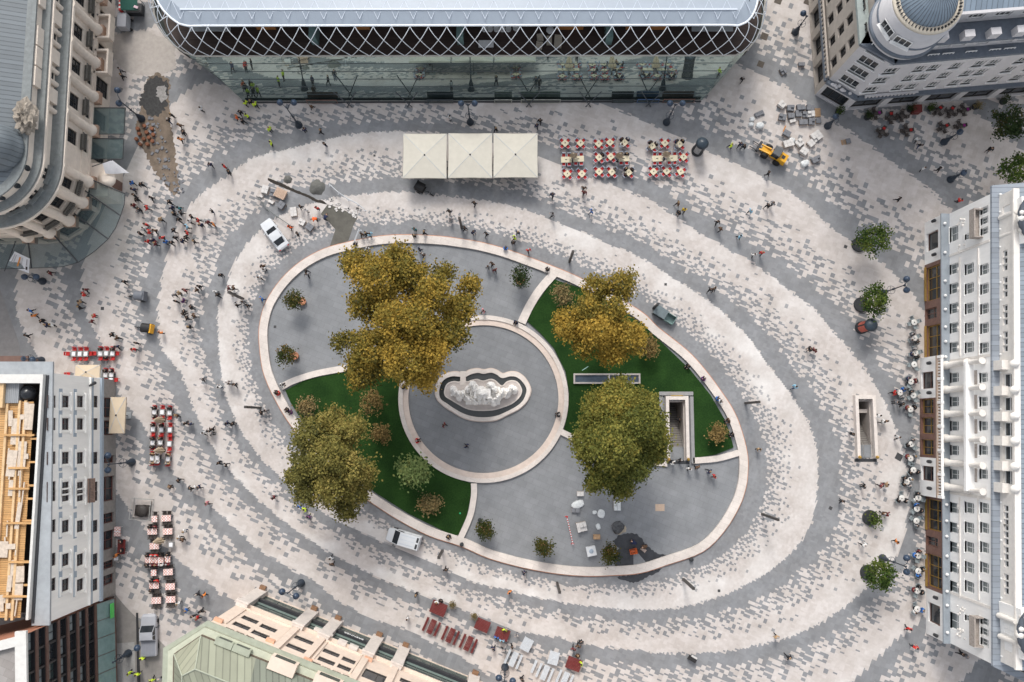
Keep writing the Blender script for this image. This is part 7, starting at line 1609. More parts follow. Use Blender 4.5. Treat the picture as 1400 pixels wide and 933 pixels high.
def car(px,py,rz,L_,W_,paint,label,cat,style,name):
 c=P(px,py,.8);t=thing(name,(c.x,c.y,0.004),label,cat,None,R(rz));w_=W_/2;h=L_/2
 def prof(wd,z0,z1):return[(0,z0),(wd*.9,z0),(wd,z0+.18),(wd,z1-.14),(wd*.93,z1-.02),(0,z1)]
 if style=='saloon':secs=[(-h,prof(w_*.80,.42,.80)),(-h+.18,prof(w_*.95,.25,.92)),(-h+.9,prof(w_,.22,.98)),(-.2,prof(w_,.20,.98)),(h-1.35,prof(w_,.22,.93)),(h-.5,prof(w_*.96,.24,.84)),(h-.12,prof(w_*.86,.30,.72)),(h,prof(w_*.66,.40,.62))];cab=[(-h+.65,.60,.95),(-h+1.35,.72,1.43),(.15,.74,1.46),(.95,.66,.97)]
 elif style=='pickup':secs=[(-h,prof(w_*.96,.42,.98)),(-h+.1,prof(w_,.34,1.02)),(0,prof(w_,.32,1.04)),(h-1.3,prof(w_,.32,1.05)),(h-.3,prof(w_*.95,.34,.96)),(h,prof(w_*.74,.42,.80))];cab=[(-.65,.84,1.02),(-.45,.74,1.66),(.55,.74,1.68),(1.25,.78,1.05)]
 else:secs=[(-h,prof(w_*.97,.35,1.15)),(-h+.08,prof(w_,.28,1.2)),(h-1.5,prof(w_,.26,1.2)),(h-.6,prof(w_*.96,.26,1.02)),(h-.1,prof(w_*.84,.30,.85)),(h,prof(w_*.6,.40,.7))];cab=[(-h+.05,.80,1.15),(-h+.15,.80,1.80),(.55,.80,1.82),(1.35,.78,1.12)]
 loft(secs).build('body',paint,t,world=False)
 pts=cab;g=MB();(xa,wa,za),(xb,wb,zb),(xc,wc,zc_),(xd,wd,zd)=[(x,y*(w_/.9),z)for x,y,z in pts]
 rf=MB();rf.add([(xb,-wb,zb),(xb,wb,zb),(xc,wc,zc_),(xc,-wc,zc_)],[(3,2,1,0)]);
 rf.add([((xb+xc)/2,0,max(zb,zc_)+.035),(xb,wb,zb+.002),(xc,wc,zc_+.002),(xc,-wc,zc_+.002),(xb,-wb,zb+.002)],[(0,2,1),(0,3,2),(0,4,3),(0,1,4)])
 for sg in(-1,1):
  for(p,q)in(((xa,sg*wa,za),(xb,sg*wb,zb)),((xc,sg*wc,zc_),(xd,sg*wd,zd)),(((xb+xc)/2,sg*(wb+.06),za),((xb+xc)/2,sg*wb,zb))):rf.tube(p,q,.05,n=5)
 rf.build('roof',paint,t,world=False)
 b=MB();b.face([(xc-.001,-wc,zc_-.01),(xc-.001,wc,zc_-.01),(xd,wd,zd),(xd,-wd,zd)][::-1]);b.build('windscreen',glass_dark,t,world=False)
 b=MB();b.face([(xb,-wb,zb-.01),(xb,wb,zb-.01),(xa,wa,za),(xa,-wa,za)]);b.build('rear_window',glass_dark,t,world=False)if style!='van' else b.build('rear_door',paint,t,world=False)
 for sg in(-1,1):b=MB();b.face([(xa,sg*wa,za),(xd,sg*wd,zd),(xc,sg*wc,zc_-.005),(xb,sg*wb,zb-.005)]);b.build('side_window',glass_dark if style!='van' else paint,t,world=False)
 if style=='van':
  for sg in(-1,1):b=MB();b.box(((xc+xd)/2-.45,sg*(w_*.93),1.18),(.8,.04,.45));b.build('side_window',glass_dark,t,world=False)
  for sg in(-1,1):b=MB();b.box((xa+.35,sg*.42,zb-.002),(.28,.62,.03));b.build('roof_hatch',dark_metal,t,world=False)
  b=MB();b.box((-.55,.0,zb+.03),(1.9,.03,.03));b.box((-.55,.55,zb+.03),(1.9,.03,.03));b.box((-.55,-.55,zb+.03),(1.9,.03,.03));b.build('roof_rib',alu,t,world=False)
 if style=='pickup':
  b=MB();b.box((-h+1.0,0,1.03),(1.75,W_*.86,.03));b.box((-h+1.0,0,1.06),(1.6,.05,.02));b.box((-h+1.0,.4,1.06),(1.6,.05,.02));b.box((-h+1.0,-.4,1.06),(1.6,.05,.02));b.build('bed_cover',mat('silver_cover',(.24,.25,.28),.4,.05,3),t,world=False)
 for sg in(-1,1):
  b=MB();b.box((h-.14,sg*w_*.66,.58),(.16,.34,.14));b.build('headlight',headl,t,world=False);b=MB();b.box((-h+.03,sg*w_*.72,.70),(.1,.26,.14));b.build('tail_light',tail,t,world=False)
  b=MB();b.box((xd-.25,sg*(w_+.1),.98),(.12,.22,.14));b.build('mirror',dark_metal if style!='saloon' else paint,t,world=False)
  for x in(-h*.58,h*.60):wheel(t,x,sg*(w_-.12),.33 if style=='saloon' else.37)
 b=MB();b.box((h+.005,0,.42),(.02,.52,.11));b.build('number_plate',white_paint,t,world=False)
 return t
whitecar=mat('white_car_paint',(.54,.56,.58),.25,.02,1,spec=.6);silver=mat('silver_car_paint',(.36,.37,.40),.25,.03,1,spec=.6)
car(375,320.5,127,4.75,1.86,whitecar,'white saloon car parked beside the stone works left of the oval','car','saloon','saloon_car');car(552,736.5,164,4.6,1.95,whitecar,'white van parked on the ring paving under the left lawn','van','van','van');car(203.5,868.5,93,5.3,2.05,silver,'silver pickup with covered bed near the bottom left office block','pickup','pickup','pickup')
def loader(px,py,rz):
 c=P(px,py,1.0);t=thing('wheel_loader',(c.x,c.y,0.004),'yellow wheel loader with black cab roof beside the stone pallets','loader',None,R(rz));yel=mat('loader_yellow',(.66,.34,.02),.4,.06,2)
 b=MB();b.box((-1.35,0,.65),(1.3,1.35,1.0),taper=.86);b.box((-1.35,0,1.652),(.45,.5,.03),m=1);b.build('engine_cover',[yel,dark_metal],t,world=False)
 b=MB();b.box((-.2,0,.6),(1.1,1.0,.5));b.box((1.05,0,.55),(1.4,.7,.35));b.build('chassis',yel,t,world=False);b=MB();b.box((-.25,0,2.25),(1.15,1.25,.12),taper=.92);b.build('cab_roof',mat('cab_roof_grey',(.09,.095,.10),.5,.1,3),t,world=False)
 b=MB();[b.tube((-.25+x,y,1.1),(-.25+x,y,2.27),.05)for x in(-.5,.5)for y in(-.55,.55)];b.build('cab_frame',dark_metal,t,world=False);b=MB();b.box((-.25,0,1.12),(1.0,1.08,1.1));b.build('cab_glass',glass_dark,t,world=False)
 b=MB();[b.box((1.35,y,.85),(1.7,.16,.22),ry=.18)for y in(-.38,.38)];b.build('lift_arm',yel,t,world=False);b=MB();b.box((2.2,0,.35),(.35,1.5,.6));[b.box((2.75,y,.2),(1.1,.12,.06))for y in(-.45,.45)];b.build('fork',dark_metal,t,world=False)
 for x in(-1.0,.95):[wheel(t,x,y,.52,.42)for y in(-.72,.72)]
loader(1057.5,210.5,148)
def pedicab(px,py,rz,hood,trimc,label):
 c=P(px,py,1.0);t=thing('pedicab',(c.x,c.y,0.0),label,'pedicab','pedicabs',R(rz));b=MB();n=8;vs=[]
 for j in range(n+1):
  a=R(180*j/n)
  for x in(-.65,.55):vs.append((x,.62*math.cos(a),1.35+.45*math.sin(a)))
 b.add(vs,[(2*j,2*j+1,2*j+3,2*j+2)for j in range(n)],0,True);b.build('hood',hood,t,world=False);b=MB();b.box((-.72,0,.5),(.18,1.24,1.15));b.build('back_panel',trimc,t,world=False)
 b=MB();b.box((-.1,0,.4),(1.1,1.1,.25));b.box((-.5,0,.65),(.2,1.0,.5));b.build('seat',blackc,t,world=False);b=MB();b.path([(.5,0,.5),(1.2,0,.55),(1.5,0,.9),(1.45,0,1.05)],.04);b.tube((1.45,-.32,1.06),(1.45,.32,1.06),.025);b.box((1.1,0,.85),(.25,.18,.07));b.build('cycle_frame',dark_metal,t,world=False)
 for x,y in((-.2,-.68),(-.2,.68),(1.65,0)):wheel(t,x,y,.33,.06)
pedicab(200.5,449,172,mat('black_hood',(.012,.012,.013),.6,.2,6),mat('pedicab_yellow',(.70,.36,.02),.5,.05,2),'pedicab with black hood and orange yellow back panel');pedicab(191,405,178,mat('grey_hood',(.12,.13,.15),.5,.1,4),mat('grey_hood',(.12,.13,.15)),'pedicab with plain grey hood above the yellow one');pedicab(576,257,-30,mat('black_hood',(.012,.012,.013)),blackc,'black pedicab parked left of the cream parasols')
def lift():
 c=P(908,430,1.0);t=thing('glass_lift',(c.x,c.y,0),'small dark glass lift with tall slanted looking post beside the oval','lift',None,R(-33));b=MB();b.box((-.55,0,0),(1.7,1.25,1.15));b.build('glass_box',glass_green,t,world=False);b=MB();b.box((-.55,0,1.15),(1.75,1.3,.08));b.build('lid',mat('lift_glass_lid',(.13,.16,.17),.15,.1,2),t,world=False)
 b=MB();b.box((1.05,0,0),(1.3,1.2,.06));[b.box((1.05,y,0.06),(1.3,.06,.9))for y in(-.57,.57)];b.box((1.67,0,.06),(.06,1.2,.9));b.build('glass_railing',mat('divider_glass',(.18,.27,.26)),t,world=False);b=MB();b.box((-1.6,.2,0),(.3,.3,3.6));b.build('post',dark_metal,t,world=False)
lift()
pale_stone=mat('pale_paver_stack',(.56,.54,.52),.8,.1,3);grey_stone=mat('grey_paver_stack',(.17,.175,.19),.8,.12,3);wood_p=mat('pallet_wood',(.40,.26,.15),.8,.2,4);film=mat('white_film',(.58,.60,.60),.35,.12,5)
def pallet(px,py,w_,d,h,rz,m_,label):
 c=P(px,py,h);t=thing('paver_pallet',(c.x,c.y,.004),label,'pallet','pallets of paving stone',R(rz));b=MB();[b.box((x*w_/2,0,0),(w_*.12,d,.1))for x in(-.85,0,.85)];[b.box((0,y*d/2,.1),(w_,d*.1,.03))for y in(-.9,-.45,0,.45,.9)];b.build('pallet_base',wood_p,t,world=False)
 b=MB();rs=random.Random(int(px*7+py));nx,ny,nz=max(1,round(w_/.5)),max(1,round(d/.5)),max(1,round(h/.2))
 for k in range(nz):
  for i in range(nx):
   for j in range(ny):
    if k==nz-1 and rs.random()<.18:continue
    b.box((-w_/2+(i+.5)*w_/nx,-d/2+(j+.5)*d/ny,.13+k*h/nz),(w_/nx-.02,d/ny-.02,h/nz-.01),rz=rs.uniform(-.02,.02))
 b.build('stone_stack',m_,t,world=False)
z1=lambda x,y:(1020+x/8.483,130+y/8.483)
pl=[(420,105,1.0,.9,.55,-40,pale_stone,'pale stone pallet alone at the top left of the works'),(520,150,1.0,.8,.6,0,grey_stone,'dark grey stone pallet, first in the top row'),(640,140,1.2,.8,.5,5,grey_stone,'dark grey stone pallet, second in the top row'),(750,145,1.1,.8,.6,-5,grey_stone,'dark grey stone pallet, third in the top row'),(425,255,1.0,.85,.5,-15,grey_stone,'grey stone pallet below the lone pale pallet'),(525,240,.9,.7,.5,0,grey_stone,'grey stone pallet in the second row, left'),(610,215,.9,.9,.45,0,grey_stone,'grey stone pallet in the second row, centre'),(690,225,.8,.8,.4,0,grey_stone,'low grey stone pallet in the second row'),(757,218,.95,.8,.7,2,pale_stone,'white topped stone pallet left of the timber pallet'),(540,300,.85,.45,.3,20,pale_stone,'small pale slab stack in the third row'),(665,315,1.2,.7,.35,3,grey_stone,'grey kerb stone pallet in the third row'),(765,305,.9,.9,.5,0,grey_stone,'grey stone pallet in the third row, right'),(840,300,.7,.7,.25,0,grey_stone,'low grey pallet at the right end of the third row'),(495,560,1.4,.95,.5,15,pale_stone,'broad pale stone pallet right of the loader'),(625,550,1.0,1.0,.6,40,pale_stone,'tilted pale stone pallet in the middle of the works'),(675,650,1.0,.9,.6,-35,pale_stone,'pale stone pallet with dark sides below the tilted one'),(820,475,1.4,1.3,.4,35,pale_stone,'large pale slab pallet right of the works'),(755,560,.9,.9,.4,40,pale_stone,'small pale slab pallet beside the large one'),(815,745,1.3,.8,.5,25,grey_stone,'grey stone pallet beside the white bag'),(475,445,1.0,.8,.5,-30,grey_stone,'grey crate of stones with an orange board')]
for x,y,w_,d,h,rz,m_,lb in pl:pallet(*z1(x,y),w_,d,h,rz,m_,lb)
def wrapped(px,py,w_,d,h,rz,label,m_=None):
 c=P(px,py,h);b=MB();rs=random.Random(int(px));n=12;vs=[]
 for r,z in((1,0),(1.02,h*.5),(.9,h*.85),(.5,h),(.02,h*.97)):
  for k in range(n):a=2*math.pi*k/n;s=r*rs.uniform(.88,1.08);e=2.6;cc,ss=math.cos(a),math.sin(a);q=(abs(cc)**e+abs(ss)**e)**(-1/e);vs.append((w_/2*cc*q*s,d/2*ss*q*s,z))
 b.add(vs,[(i*n+k,i*n+(k+1)%n,(i+1)*n+(k+1)%n,(i+1)*n+k)for i in range(4)for k in range(n)],0,False);o=b.build('wrapped_bag',m_ or film);o.location=(c.x,c.y,.004);o.rotation_euler=(0,0,R(rz));tag(o,label,'bag','wrapped bundles on the works')
for x,y,w_,d,h,rz,lb in((690,785,1.2,.9,.6,25,'white film wrapped bundle left of the grey pallet'),(75,275,.7,.7,.5,10,'small white wrapped bundle at the left of the works'),(65,335,.8,.6,.5,0,'crumpled white bundle below the small one'),(170,345,1.1,.9,.7,0,'pale green wrapped bundle left of the loader'),(535,520,.9,.7,.5,10,'heap of white stone bags in the middle of the works')):wrapped(*z1(x,y),w_,d,h,rz,lb)
c=P(*z1(840,195),.4);b=MB();b.box((0,0,0),(.8,1.2,.12));[b.box((0,-.5+k*.25,.12),(.78,.2,.05))for k in range(5)];o=b.build('timber_pallet',wood_p);o.location=(c.x,c.y,.004);tag(o,'tan timber pallet right of the white topped pallet','pallet')
c=P(*z1(155,215),.3);b=MB();b.box((0,0,0),(1.3,.6,.3));[b.box((-.45+.3*k,0,.3),(.26,.55,.05))for k in range(4)];o=b.build('kerb_stones',grey_stone);o.location=(c.x,c.y,.004);o.rotation_euler=(0,0,R(25));tag(o,'dark row of kerb stones left of the works','stones')
b=MB();c=P(1036.5,169,.5);b.box((0,0,0.02),(.9,.12,.05));o=b.build('orange_board',mat('orange_board',(.55,.22,.05),.7,.1,3));c=P(1072.5,176,.1);o.location=(c.x,c.y,.02);o.rotation_euler=(0,0,R(65));tag(o,'narrow orange board leaning beside a stone crate','board')
z2=lambda x,y:(350+x/8.48,235+y/8.48)
for x,y,w_,d,h,rz,m_,lb in((105,205,.9,1.1,.5,-15,pale_stone,'pale stone pallet left of the timber slat pallet'),(195,240,.8,1.0,.6,-15,grey_stone,'grey stone pallet half under the timber slats'),(290,385,.9,1.0,.6,-35,grey_stone,'grey machine like stone crate below the timber slats'),(435,465,.9,1.3,.3,8,pale_stone,'low slab pallet in the middle of the left works'),(530,585,.9,.8,.5,-30,pale_stone,'stone bucket stack near the orange worker'),(620,640,1.0,.9,.5,-35,grey_stone,'grey stone heap near the end of the works'),(175,350,.8,.4,.2,-30,pale_stone,'small slab stack above the white car'),(60,285,.5,.3,.2,-30,pale_stone,'tiny slab stack at the left end of the works')):pallet(*z2(x,y),w_,d,h,rz,m_,lb)
c=P(*z2(280,250),.8);b=MB();[b.box((-.7+.2*k,0,.75),(.15,1.35,.05))for k in range(8)];[b.box((0,y,.62),(1.55,.1,.12))for y in(-.5,.5)];b.box((0,0,0),(1.3,1.0,.62));o=b.build('slatted_pallet',mat('pinkish_slats',(.50,.36,.27),.8,.15,4));o.location=(c.x,c.y,.004);o.rotation_euler=(0,0,R(-25));tag(o,'stack topped with pinkish timber slats in the left works','pallet')
def ragged(pts,amp,seed):
 rs=random.Random(seed);out=[];n=len(pts)
 for i in range(n):
  a,c=Vector(pts[i]),Vector(pts[(i+1)%n]);k=max(1,int((c-a).length/2.2));d=(c-a);nn=Vector((-d.y,d.x)).normalized()
  for j in range(k):q=a+d*(j/k)+nn*rs.uniform(-amp,amp);out.append((q.x,q.y))
 return out
def flat(name,pts,z,m_,label=None,cat=None,kind='structure',th=.012,rag=0):
 if rag:pts=ragged(pts,rag,len(pts))
 b=MB();b.prism([P2(*p)for p in pts],z,z+th);o=b.build(name,m_)
 if kind:o['kind']=kind
 if label:tag(o,label,cat)
 return o
conc=mat('wet_concrete',(.105,.10,.085),.8,.2,1.2,big=.1);dirt=mat('bare_dirt',(.165,.13,.10),.95,.35,1.2,big=.25);trench_m=mat('trench_soil',(.035,.03,.025),.95,.3,4);sandp=mat('sand_heap',(.13,.13,.12),.95,.2,4,bump=.3);wetm=mat('wet_black_stone',(.035,.037,.042),.35,.3,1.5)
flat('concrete_bed',[z2(830,380),z2(900,400),z2(960,420),z2(1040,455),z2(1100,490),z2(1180,525),z2(1130,620),z2(1100,720),z2(1070,800),z2(940,850),z2(850,885),z2(920,670),z2(860,600),z2(750,490)],.006,conc)
flat('trench',[z2(135,75),z2(160,80),z2(300,135),z2(450,205),z2(540,245),z2(640,285),z2(700,320),z2(790,340),z2(830,380),z2(760,365),z2(690,350),z2(600,300),z2(510,262),z2(440,235),z2(300,180),z2(135,100)],.008,trench_m,rag=.5)
def heap(px,py,r,h,m_,label,seed=1):
 c=P(px,py);rs=random.Random(seed);b=MB();n=18;vs=[]
 for f,z in((1,0),(.8,.35),(.5,.75),(.2,.97)):
  for k in range(n):a=2*math.pi*k/n;s=f*rs.uniform(.88,1.12);vs.append((r*s*math.cos(a),r*s*math.sin(a),z*h*rs.uniform(.9,1.1)))
 vs.append((0,0,h));fs=[(i*n+k,i*n+(k+1)%n,(i+1)*n+(k+1)%n,(i+1)*n+k)for i in range(3)for k in range(n)]+[(3*n+k,3*n+(k+1)%n,4*n)for k in range(n)];b.add(vs,fs,0,True);o=b.build('gravel_heap',m_);o.location=(c.x,c.y,.003);tag(o,label,'heap')
heap(*z2(710,185),1.1,.6,sandp,'grey gravel heap above the trench of the left works',5);heap(*z2(370,90),.6,.4,sandp,'small grey rubble heap at the top of the left works',6)
b=MB();rs=random.Random(15)
for k in range(26):x,y=z2(rs.uniform(850,1190),0);t_=(x-450)/40;q=P(x,235+(rs.uniform(300,420)+(x-450)*3.2)/8.48);b.box((q.x,q.y,.004),(rs.uniform(.25,.4),rs.uniform(.18,.3),.12),rz=rs.uniform(0,3))
tag(b.build('loose_pavers',pale_stone),'loose pale paving stones scattered above the wet concrete bed','stones',kind='stuff')
def barrier(pts,m_,label,h=1.0,striped=False):
 b=MB();w3=[P(x,y,h)for x,y in pts]
 for a,c in zip(w3,w3[1:]):
  if striped:
   n=22
   for k in range(n):b.tube(a.lerp(c,k/n),a.lerp(c,(k+1)/n),.06,n=6,m=k%2)
  else:b.tube(a,c,.06,n=6);b.tube(a-Vector((0,0,.45)),c-Vector((0,0,.45)),.03,n=5)
 for a in w3:b.tube((a.x,a.y,0),a,.035,n=6);b.box((a.x,a.y,0),(.4,.12,.05))
 tag(b.build('barrier',m_),label,'barrier')
barm=mat('pale_barrier',(.50,.52,.54),.4,.05,3)
barrier([z2(5,280),z2(60,345),z2(120,430),z2(230,510),z2(370,605)],mat('grey_rope',(.13,.14,.14),.6,.1,4),'grey rope barrier running above the white saloon car',.7);barrier([z2(845,140),z2(950,235),z2(1060,310),z2(1170,365),z2(1250,430)],barm,'pale barrier on the upper right side of the left works');barrier([z2(1195,660),z2(1135,815)],barm,'short white barrier beside the concrete bed');barrier([(780.0,0),(0,0)][:0]or[(775.2,707.5),(783.5,745)],[mat('barrier_red',(.5,.03,.03),.5,0,1),white_paint],'red and white striped barrier bar on the oval floor',.9,True)
flat('dirt_patch',[(203,105),(215,100),(232,110),(232,160),(238,200),(243,235),(246,262),(238,268),(225,250),(210,232),(196,205),(186,175),(195,140)],.005,dirt,rag=2.2)
flat('asphalt_patch',[(200,112),(212,104),(230,112),(230,130),(226,150),(214,160),(200,155),(196,148),(190,142),(196,125)],.02,mat('fresh_asphalt',(.045,.045,.045),.9,.35,3),rag=2.6)
flat('asphalt_patch',[(216,118),(226,116),(229,134),(222,140),(214,132)],.034,mat('pale_rubble',(.26,.25,.24),.9,.35,3),rag=1.6)
rs=random.Random(41);b=MB()
for k in range(70):
 u=rs.random();q=P(200+42*u+rs.uniform(-10,12),165+95*u+rs.uniform(-8,8));s=rs.uniform(.15,.55);b.box((q.x,q.y,.015),(s,s*rs.uniform(.5,.9),rs.uniform(.06,.16)),rz=rs.uniform(0,3),taper=.9)
tag(b.build('rubble',grey_stone),'broken paving rubble strewn along the brown dirt patch','rubble',kind='stuff')
flat('dirt_strip',[(150,50),(195,40),(240,60),(240,95),(215,105),(175,100),(158,85)],.004,mat('dusty_paving',(.40,.365,.335),.9,.12,1.5),rag=2.0)
rs=random.Random(31);rp=[(197,172),(190,183),(200,181),(207,176),(186,190),(196,190),(203,188),(209,184),(191,197),(201,197),(208,193),(188,176)]
for i,(x,y)in enumerate(rp):
 c=P(x,y,.4);b=MB();b.lathe([(.22,0),(.26,.1),(.27,.42),(.21,.46),(.0001,.40)],n=12);o=b.build('stone_stool',mat('rust_stool',(.19,.075,.038),.75,.25,4));o.location=(c.x,c.y,.01);tag(o,'rust red round stool, %s from left in the pile by the dirt patch'%ORD[sorted(range(12),key=lambda k:rp[k][0]).index(i)],'stool','rust red stools by the dirt patch')
c=P(168,29,1.4);t=thing('delivery_cart',(c.x,c.y,0.004),'grey box cart parked by the sandstone wall under the green stall','cart');b=MB();b.box((0,0,.5),(1.3,2.1,1.3),taper=.96);b.build('box',silver,t,world=False);[wheel(t,x,y,.3,.18)for x in(-.6,.6)for y in(-.7,.7)]
c=P(177,5,2.2);t=thing('market_stall',(c.x,c.y,0.004),'dark green stall with red striped side at the top left edge','stall');b=MB();b.add([(-1.2,-.9,2.2),(1.2,-.9,2.2),(1.2,1.0,2.6),(-1.2,1.0,2.6)],[(0,1,2,3)]);b.box((0,-.9,2.0),(2.4,.05,.2));b.build('awning',mat('stall_green',(.015,.085,.065),.7,.15,3),t,world=False);b=MB();b.box((0,0,0),(2.2,1.4,.95));b.build('counter',dark_metal,t,world=False)
b=MB();[b.box((-1.35,-.8+.3*k,1.2),(.35,.28,.95),m=k%2)for k in range(6)];b.build('striped_side',[mat('barrier_red',(.5,.03,.03)),white_paint],t,world=False);b=MB();[b.tube((x,y,0),(x,y,2.3),.04)for x in(-1.1,1.1)for y in(-.8,.9)];b.build('post',dark_metal,t,world=False);b=MB();b.box((1.0,-.6,2.35),(.6,.35,.03),rz=-.4);b.build('sign_board',mat('pink_sign',(.55,.40,.45),.5,0,1),t,world=False)
wet=[(838,734),(847,731),(858,728),(870,729),(879,737),(880,744),(890,750),(898,756),(910,760),(918,768),(905,774),(890,780),(882,788),(872,795),(862,796),(850,790),(841,781),(840,768),(845,752),(838,742)]
flat('wet_patch',[p for p in wet if p[1]<776]+[(888,774),(842,778)],.010,wetm)if False else None
flat('wet_patch',[(838,740),(846,732),(858,729),(870,730),(879,738),(881,745),(891,751),(899,757),(911,759),(885,769),(860,774),(841,775),(842,760),(846,750)],.010,wetm,rag=1.0)
flat('wet_patch',[(842,789),(870,786),(905,777),(900,783),(886,788),(878,794),(866,797),(852,794)],.010,wetm,rag=1.0)
flat('dry_streak',[(866,758),(873,757),(884,770),(866,773)],.024,slab)
for x,y,w_,d,h,rz,m_,lb in((795.5,721,1.3,1.2,.7,12,pale_stone,'pale stone pallet beside the striped barrier'),(787,698,1.1,.6,.4,0,grey_stone,'dark slatted crate under the white sheet'),(816,734.5,.9,.6,.5,0,wood_p,'small crate of timber near the bottom potted trees'),(793.5,675.5,.9,.6,.3,0,pale_stone,'small pale stone block under the green stair tree'),(844,692,.9,1.2,.5,0,film,'white box beside a paving outline under the tree')):pallet(x,y,w_,d,h,rz,m_,lb)
c=P(808.5,754,.8);b=MB();b.box((0,0,0),(1.15,1.15,.75));b.box((0,0,.75),(1.25,1.25,.05));b.lathe([(.3,.8),(.28,.83),(.0001,.83)],n=14,m=1);b.lathe([(.06,.832),(.05,.86)],n=8,m=1);o=b.build('planter_box',[mat('white_box',(.60,.61,.62),.5,.04,3),alu]);o.location=(c.x,c.y,.004);o.rotation_euler=(0,0,R(12));tag(o,'white square box with round fitting below the striped barrier','box')
for x,y,w_,d,h,rz,lb in((790,690,1.7,1.0,.35,20,'crumpled white sheet over the dark slatted crate'),(822,703,1.0,1.1,.25,0,'round pale sheet lying right of the crumpled one'),(813,701,.6,.5,.2,10,'small pale sheet scrap beside the round sheet'),(818,720.5,.6,.8,.2,10,'oval pale scrap below the round sheet')):wrapped(x,y,w_,d,h,rz,lb)
wrapped(845,721.5,1.7,1.5,.4,40,'dark plastic sheet crumpled on a sand stain',mat('dark_plastic',(.06,.062,.065),.25,.5,4))
flat('sand_stain',[(838,727),(850,716),(856,720),(856,727),(846,731)],.009,rag=.8,m_=mat('sand_stain',(.36,.31,.24),.9,.15,2));flat('bare_square',[(896,689.5),(908.5,689.5),(908.5,699),(896,699)],.010,mat('raw_screed',(.45,.34,.26),.9,.12,3))
def barrow(px,py,rz,m_,label):
 c=P(px,py,.5);t=thing('wheelbarrow',(c.x,c.y,.004),label,'wheelbarrow',None,R(rz));b=MB();b.add([(-.5,-.35,.65),(.5,-.4,.65),(.5,.4,.65),(-.5,.35,.65),(-.25,-.2,.3),(.2,-.22,.3),(.2,.22,.3),(-.25,.2,.3)],[(0,4,5,1),(1,5,6,2),(2,6,7,3),(3,7,4,0),(7,6,5,4)]);b.build('tray',m_,t,world=False);b=MB();[b.tube((.6,y*.3,.3),(-1.0,y,.6),.025)for y in(-.3,.3)];[b.tube((-.4,y,0),(-.3,y,.45),.022)for y in(-.25,.25)];b.build('frame',dark_metal,t,world=False);wheel(t,.6,0,.2,.08)
barrow(866,754,10,mat('orange_tray',(.50,.11,.03),.5,.2,4),'orange wheelbarrow on the wet black patch')
c=P(880,752,.4);b=MB();b.box((0,0,.0),(.7,.45,.4));b.box((.0,0,.4),(.5,.3,.15));o=b.build('cement_mixer',mat('pale_machine',(.42,.33,.28),.6,.2,4));o.location=(c.x,c.y,.02);o.rotation_euler=(0,0,R(-40));tag(o,'small pale machine right of the orange wheelbarrow','machine')
c=P(191.5,697,.9);t=thing('glass_fenced_pit',(c.x,c.y,.004),'square glass fenced frame round a dark machine before the townhouse','enclosure',None,R(-4));b=MB();b.box((.1,-.2,.02),(1.9,1.4,.5));b.lathe([(.85,.52),(.8,.8),(.4,.95),(.05,.97)],(.1,-.2,0),9);b.build('dark_cover',mat('dark_tarpaulin',(.035,.03,.027),.6,.4,5),t,world=False);b=MB();b.box((.45,.85,.02),(1.3,.5,.35));b.box((-.3,-.95,.02),(1.7,.35,.3));b.build('stone_block',mat('stair_wall',(.40,.36,.33)),t,world=False)
b=MB();
for x,y,w_,d in((-1.3,0,.05,2.7),(1.3,0,.05,2.7),(0,-1.35,2.6,.05),(0,1.35,2.6,.05)):b.box((x,y,.9),(w_,d,.06));b.box((x,y,.06),(w_,d,.04))
[b.tube((x,y,0),(x,y,.95),.03)for x in(-1.3,1.3)for y in(-1.35,1.35)];b.build('fence_frame',mat('pale_frame',(.38,.38,.36),.5,.1,3),t,world=False)
c=P(946.5,901.5,.5);t=thing('cargo_trolley',(c.x,c.y,.004),'black trolley with pale lid standing on the lowest dark ring','trolley',None,R(-30));b=MB();b.box((0,0,.25),(1.0,.5,.5));b.build('box',blackc,t,world=False);b=MB();b.box((.1,.35,.5),(.8,.25,.06));b.build('lid',pale_stone,t,world=False);[wheel(t,x,y,.15,.06)for x in(-.4,.4)for y in(-.25,.25)]
b=MB();o=None
for i,(x,y,r,lb)in enumerate(((758,370,.2,'dark round bin on the bench wall'),(1051,0,.3,''))):
 pass
for i,(x,y)in enumerate(((656,711),(631.5,744),(945,765),(1086.5,0),(706,440))):
 if i in(3,4):continue
 c=P(x,y,.3);b=MB();b.lathe([(.24,0),(.27,.55),(.2,.6),(.0001,.57)],n=14);o=b.build('litter_bin',pitm);o.location=(c.x,c.y,.004 if i!=1 else KH);tag(o,('dark round bin above the leftmost bottom potted tree','dark round bin on the bench wall at the left lawn tip','dark square topped bin outside the lower right bench wall')[i],'bin','small dark bins')
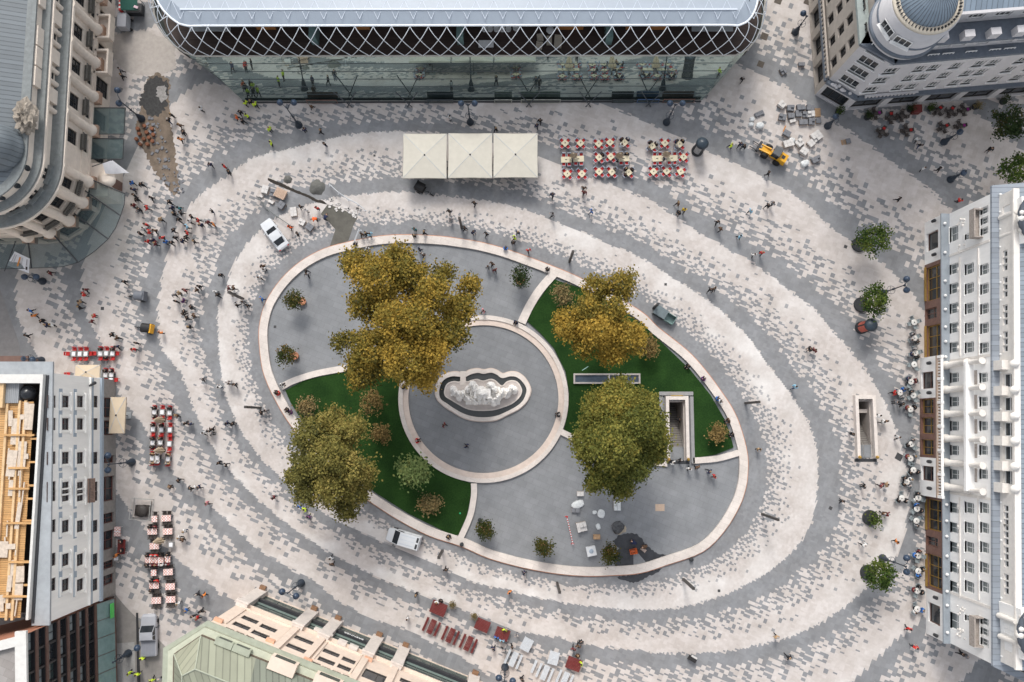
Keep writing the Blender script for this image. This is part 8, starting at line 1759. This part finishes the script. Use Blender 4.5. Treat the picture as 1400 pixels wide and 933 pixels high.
for i,(px,py,w_,d,rz,lb)in enumerate(((1133,671,1.0,0,0,''),)):pass
for x,y,lb in((1183.5+.5,659.5-40,''),):pass
drain=mat('drain_cover',(.05,.05,.052),.6,.2,6)
for i,(x,y,s,rz)in enumerate(((1135.5,695,.45,-30),(1229,625,.9,-30),(1156,337.5,.45,-25),(910,389,.35,0),(983,808,.35,0),(512,213,.3,0),(140,422,.45,0),(376,447,.35,0))):
 c=P(x,y);b=MB();b.box((0,0,0),(s,s,.01));[b.box((0,-s/2+s*(k+.5)/5,.01),(s*.8,s*.06,.006))for k in range(5)];o=b.build('drain_cover',drain);o.location=(c.x,c.y,.005);o.rotation_euler=(0,0,R(rz));struct(o)
flat('road',[(157,812),(172,830),(232,890),(232,960),(157,960)],.006,mat('alley_asphalt',(.23,.215,.20),.9,.12,1.5,big=.1));flat('alley_strip',[(186,838),(189,838),(193,960),(188,960)],.02,mat('dark_drain',(.03,.03,.032),.7,.2,3));flat('pavement_slabs',[(158,880),(184,878),(186,960),(158,960)],.022,slab_mat('pale_alley_slabs',(.34,.33,.32),(.37,.36,.345)))
flat('road',[(-40,395),(0,395),(26,470),(30,500),(-40,505)],.006,mat('left_grey_paving',(.20,.195,.195),.9,.12,1.5))
pit=mat('planting_soil',(.10,.085,.07),.95,.25,4)
for px,py,s in((1045,50,1.0),(1086.5,44,.9),(1064,1,1.0),(1105,2,1.1),(1040,88,.9)):
 c=P(px,py);b=MB();b.box((0,0,0),(s,s,.012));o=b.build('planting_pit',pit);o.location=(c.x,c.y,.005);o.rotation_euler=(0,0,R(-22));struct(o)
for px,py,w_,d,h,rz,lb in((1071,97,.8,.9,.4,30,'small grey slab stack on the pale strip beside the corner building'),(1096,88,.9,.5,.4,0,'grey slab stack against the west wall of the corner building'),(1157,193.5,1.2,.7,.3,10,'dark slab heap below the chamfered corner lamp')):pallet(px,py,w_,d,h,rz,grey_stone,lb)
label_people()
for o in scn.objects:
 if o.parent is None and o.get('label')and not 4<=len(o['label'].split())<=16:print('LABEL',o['label'])
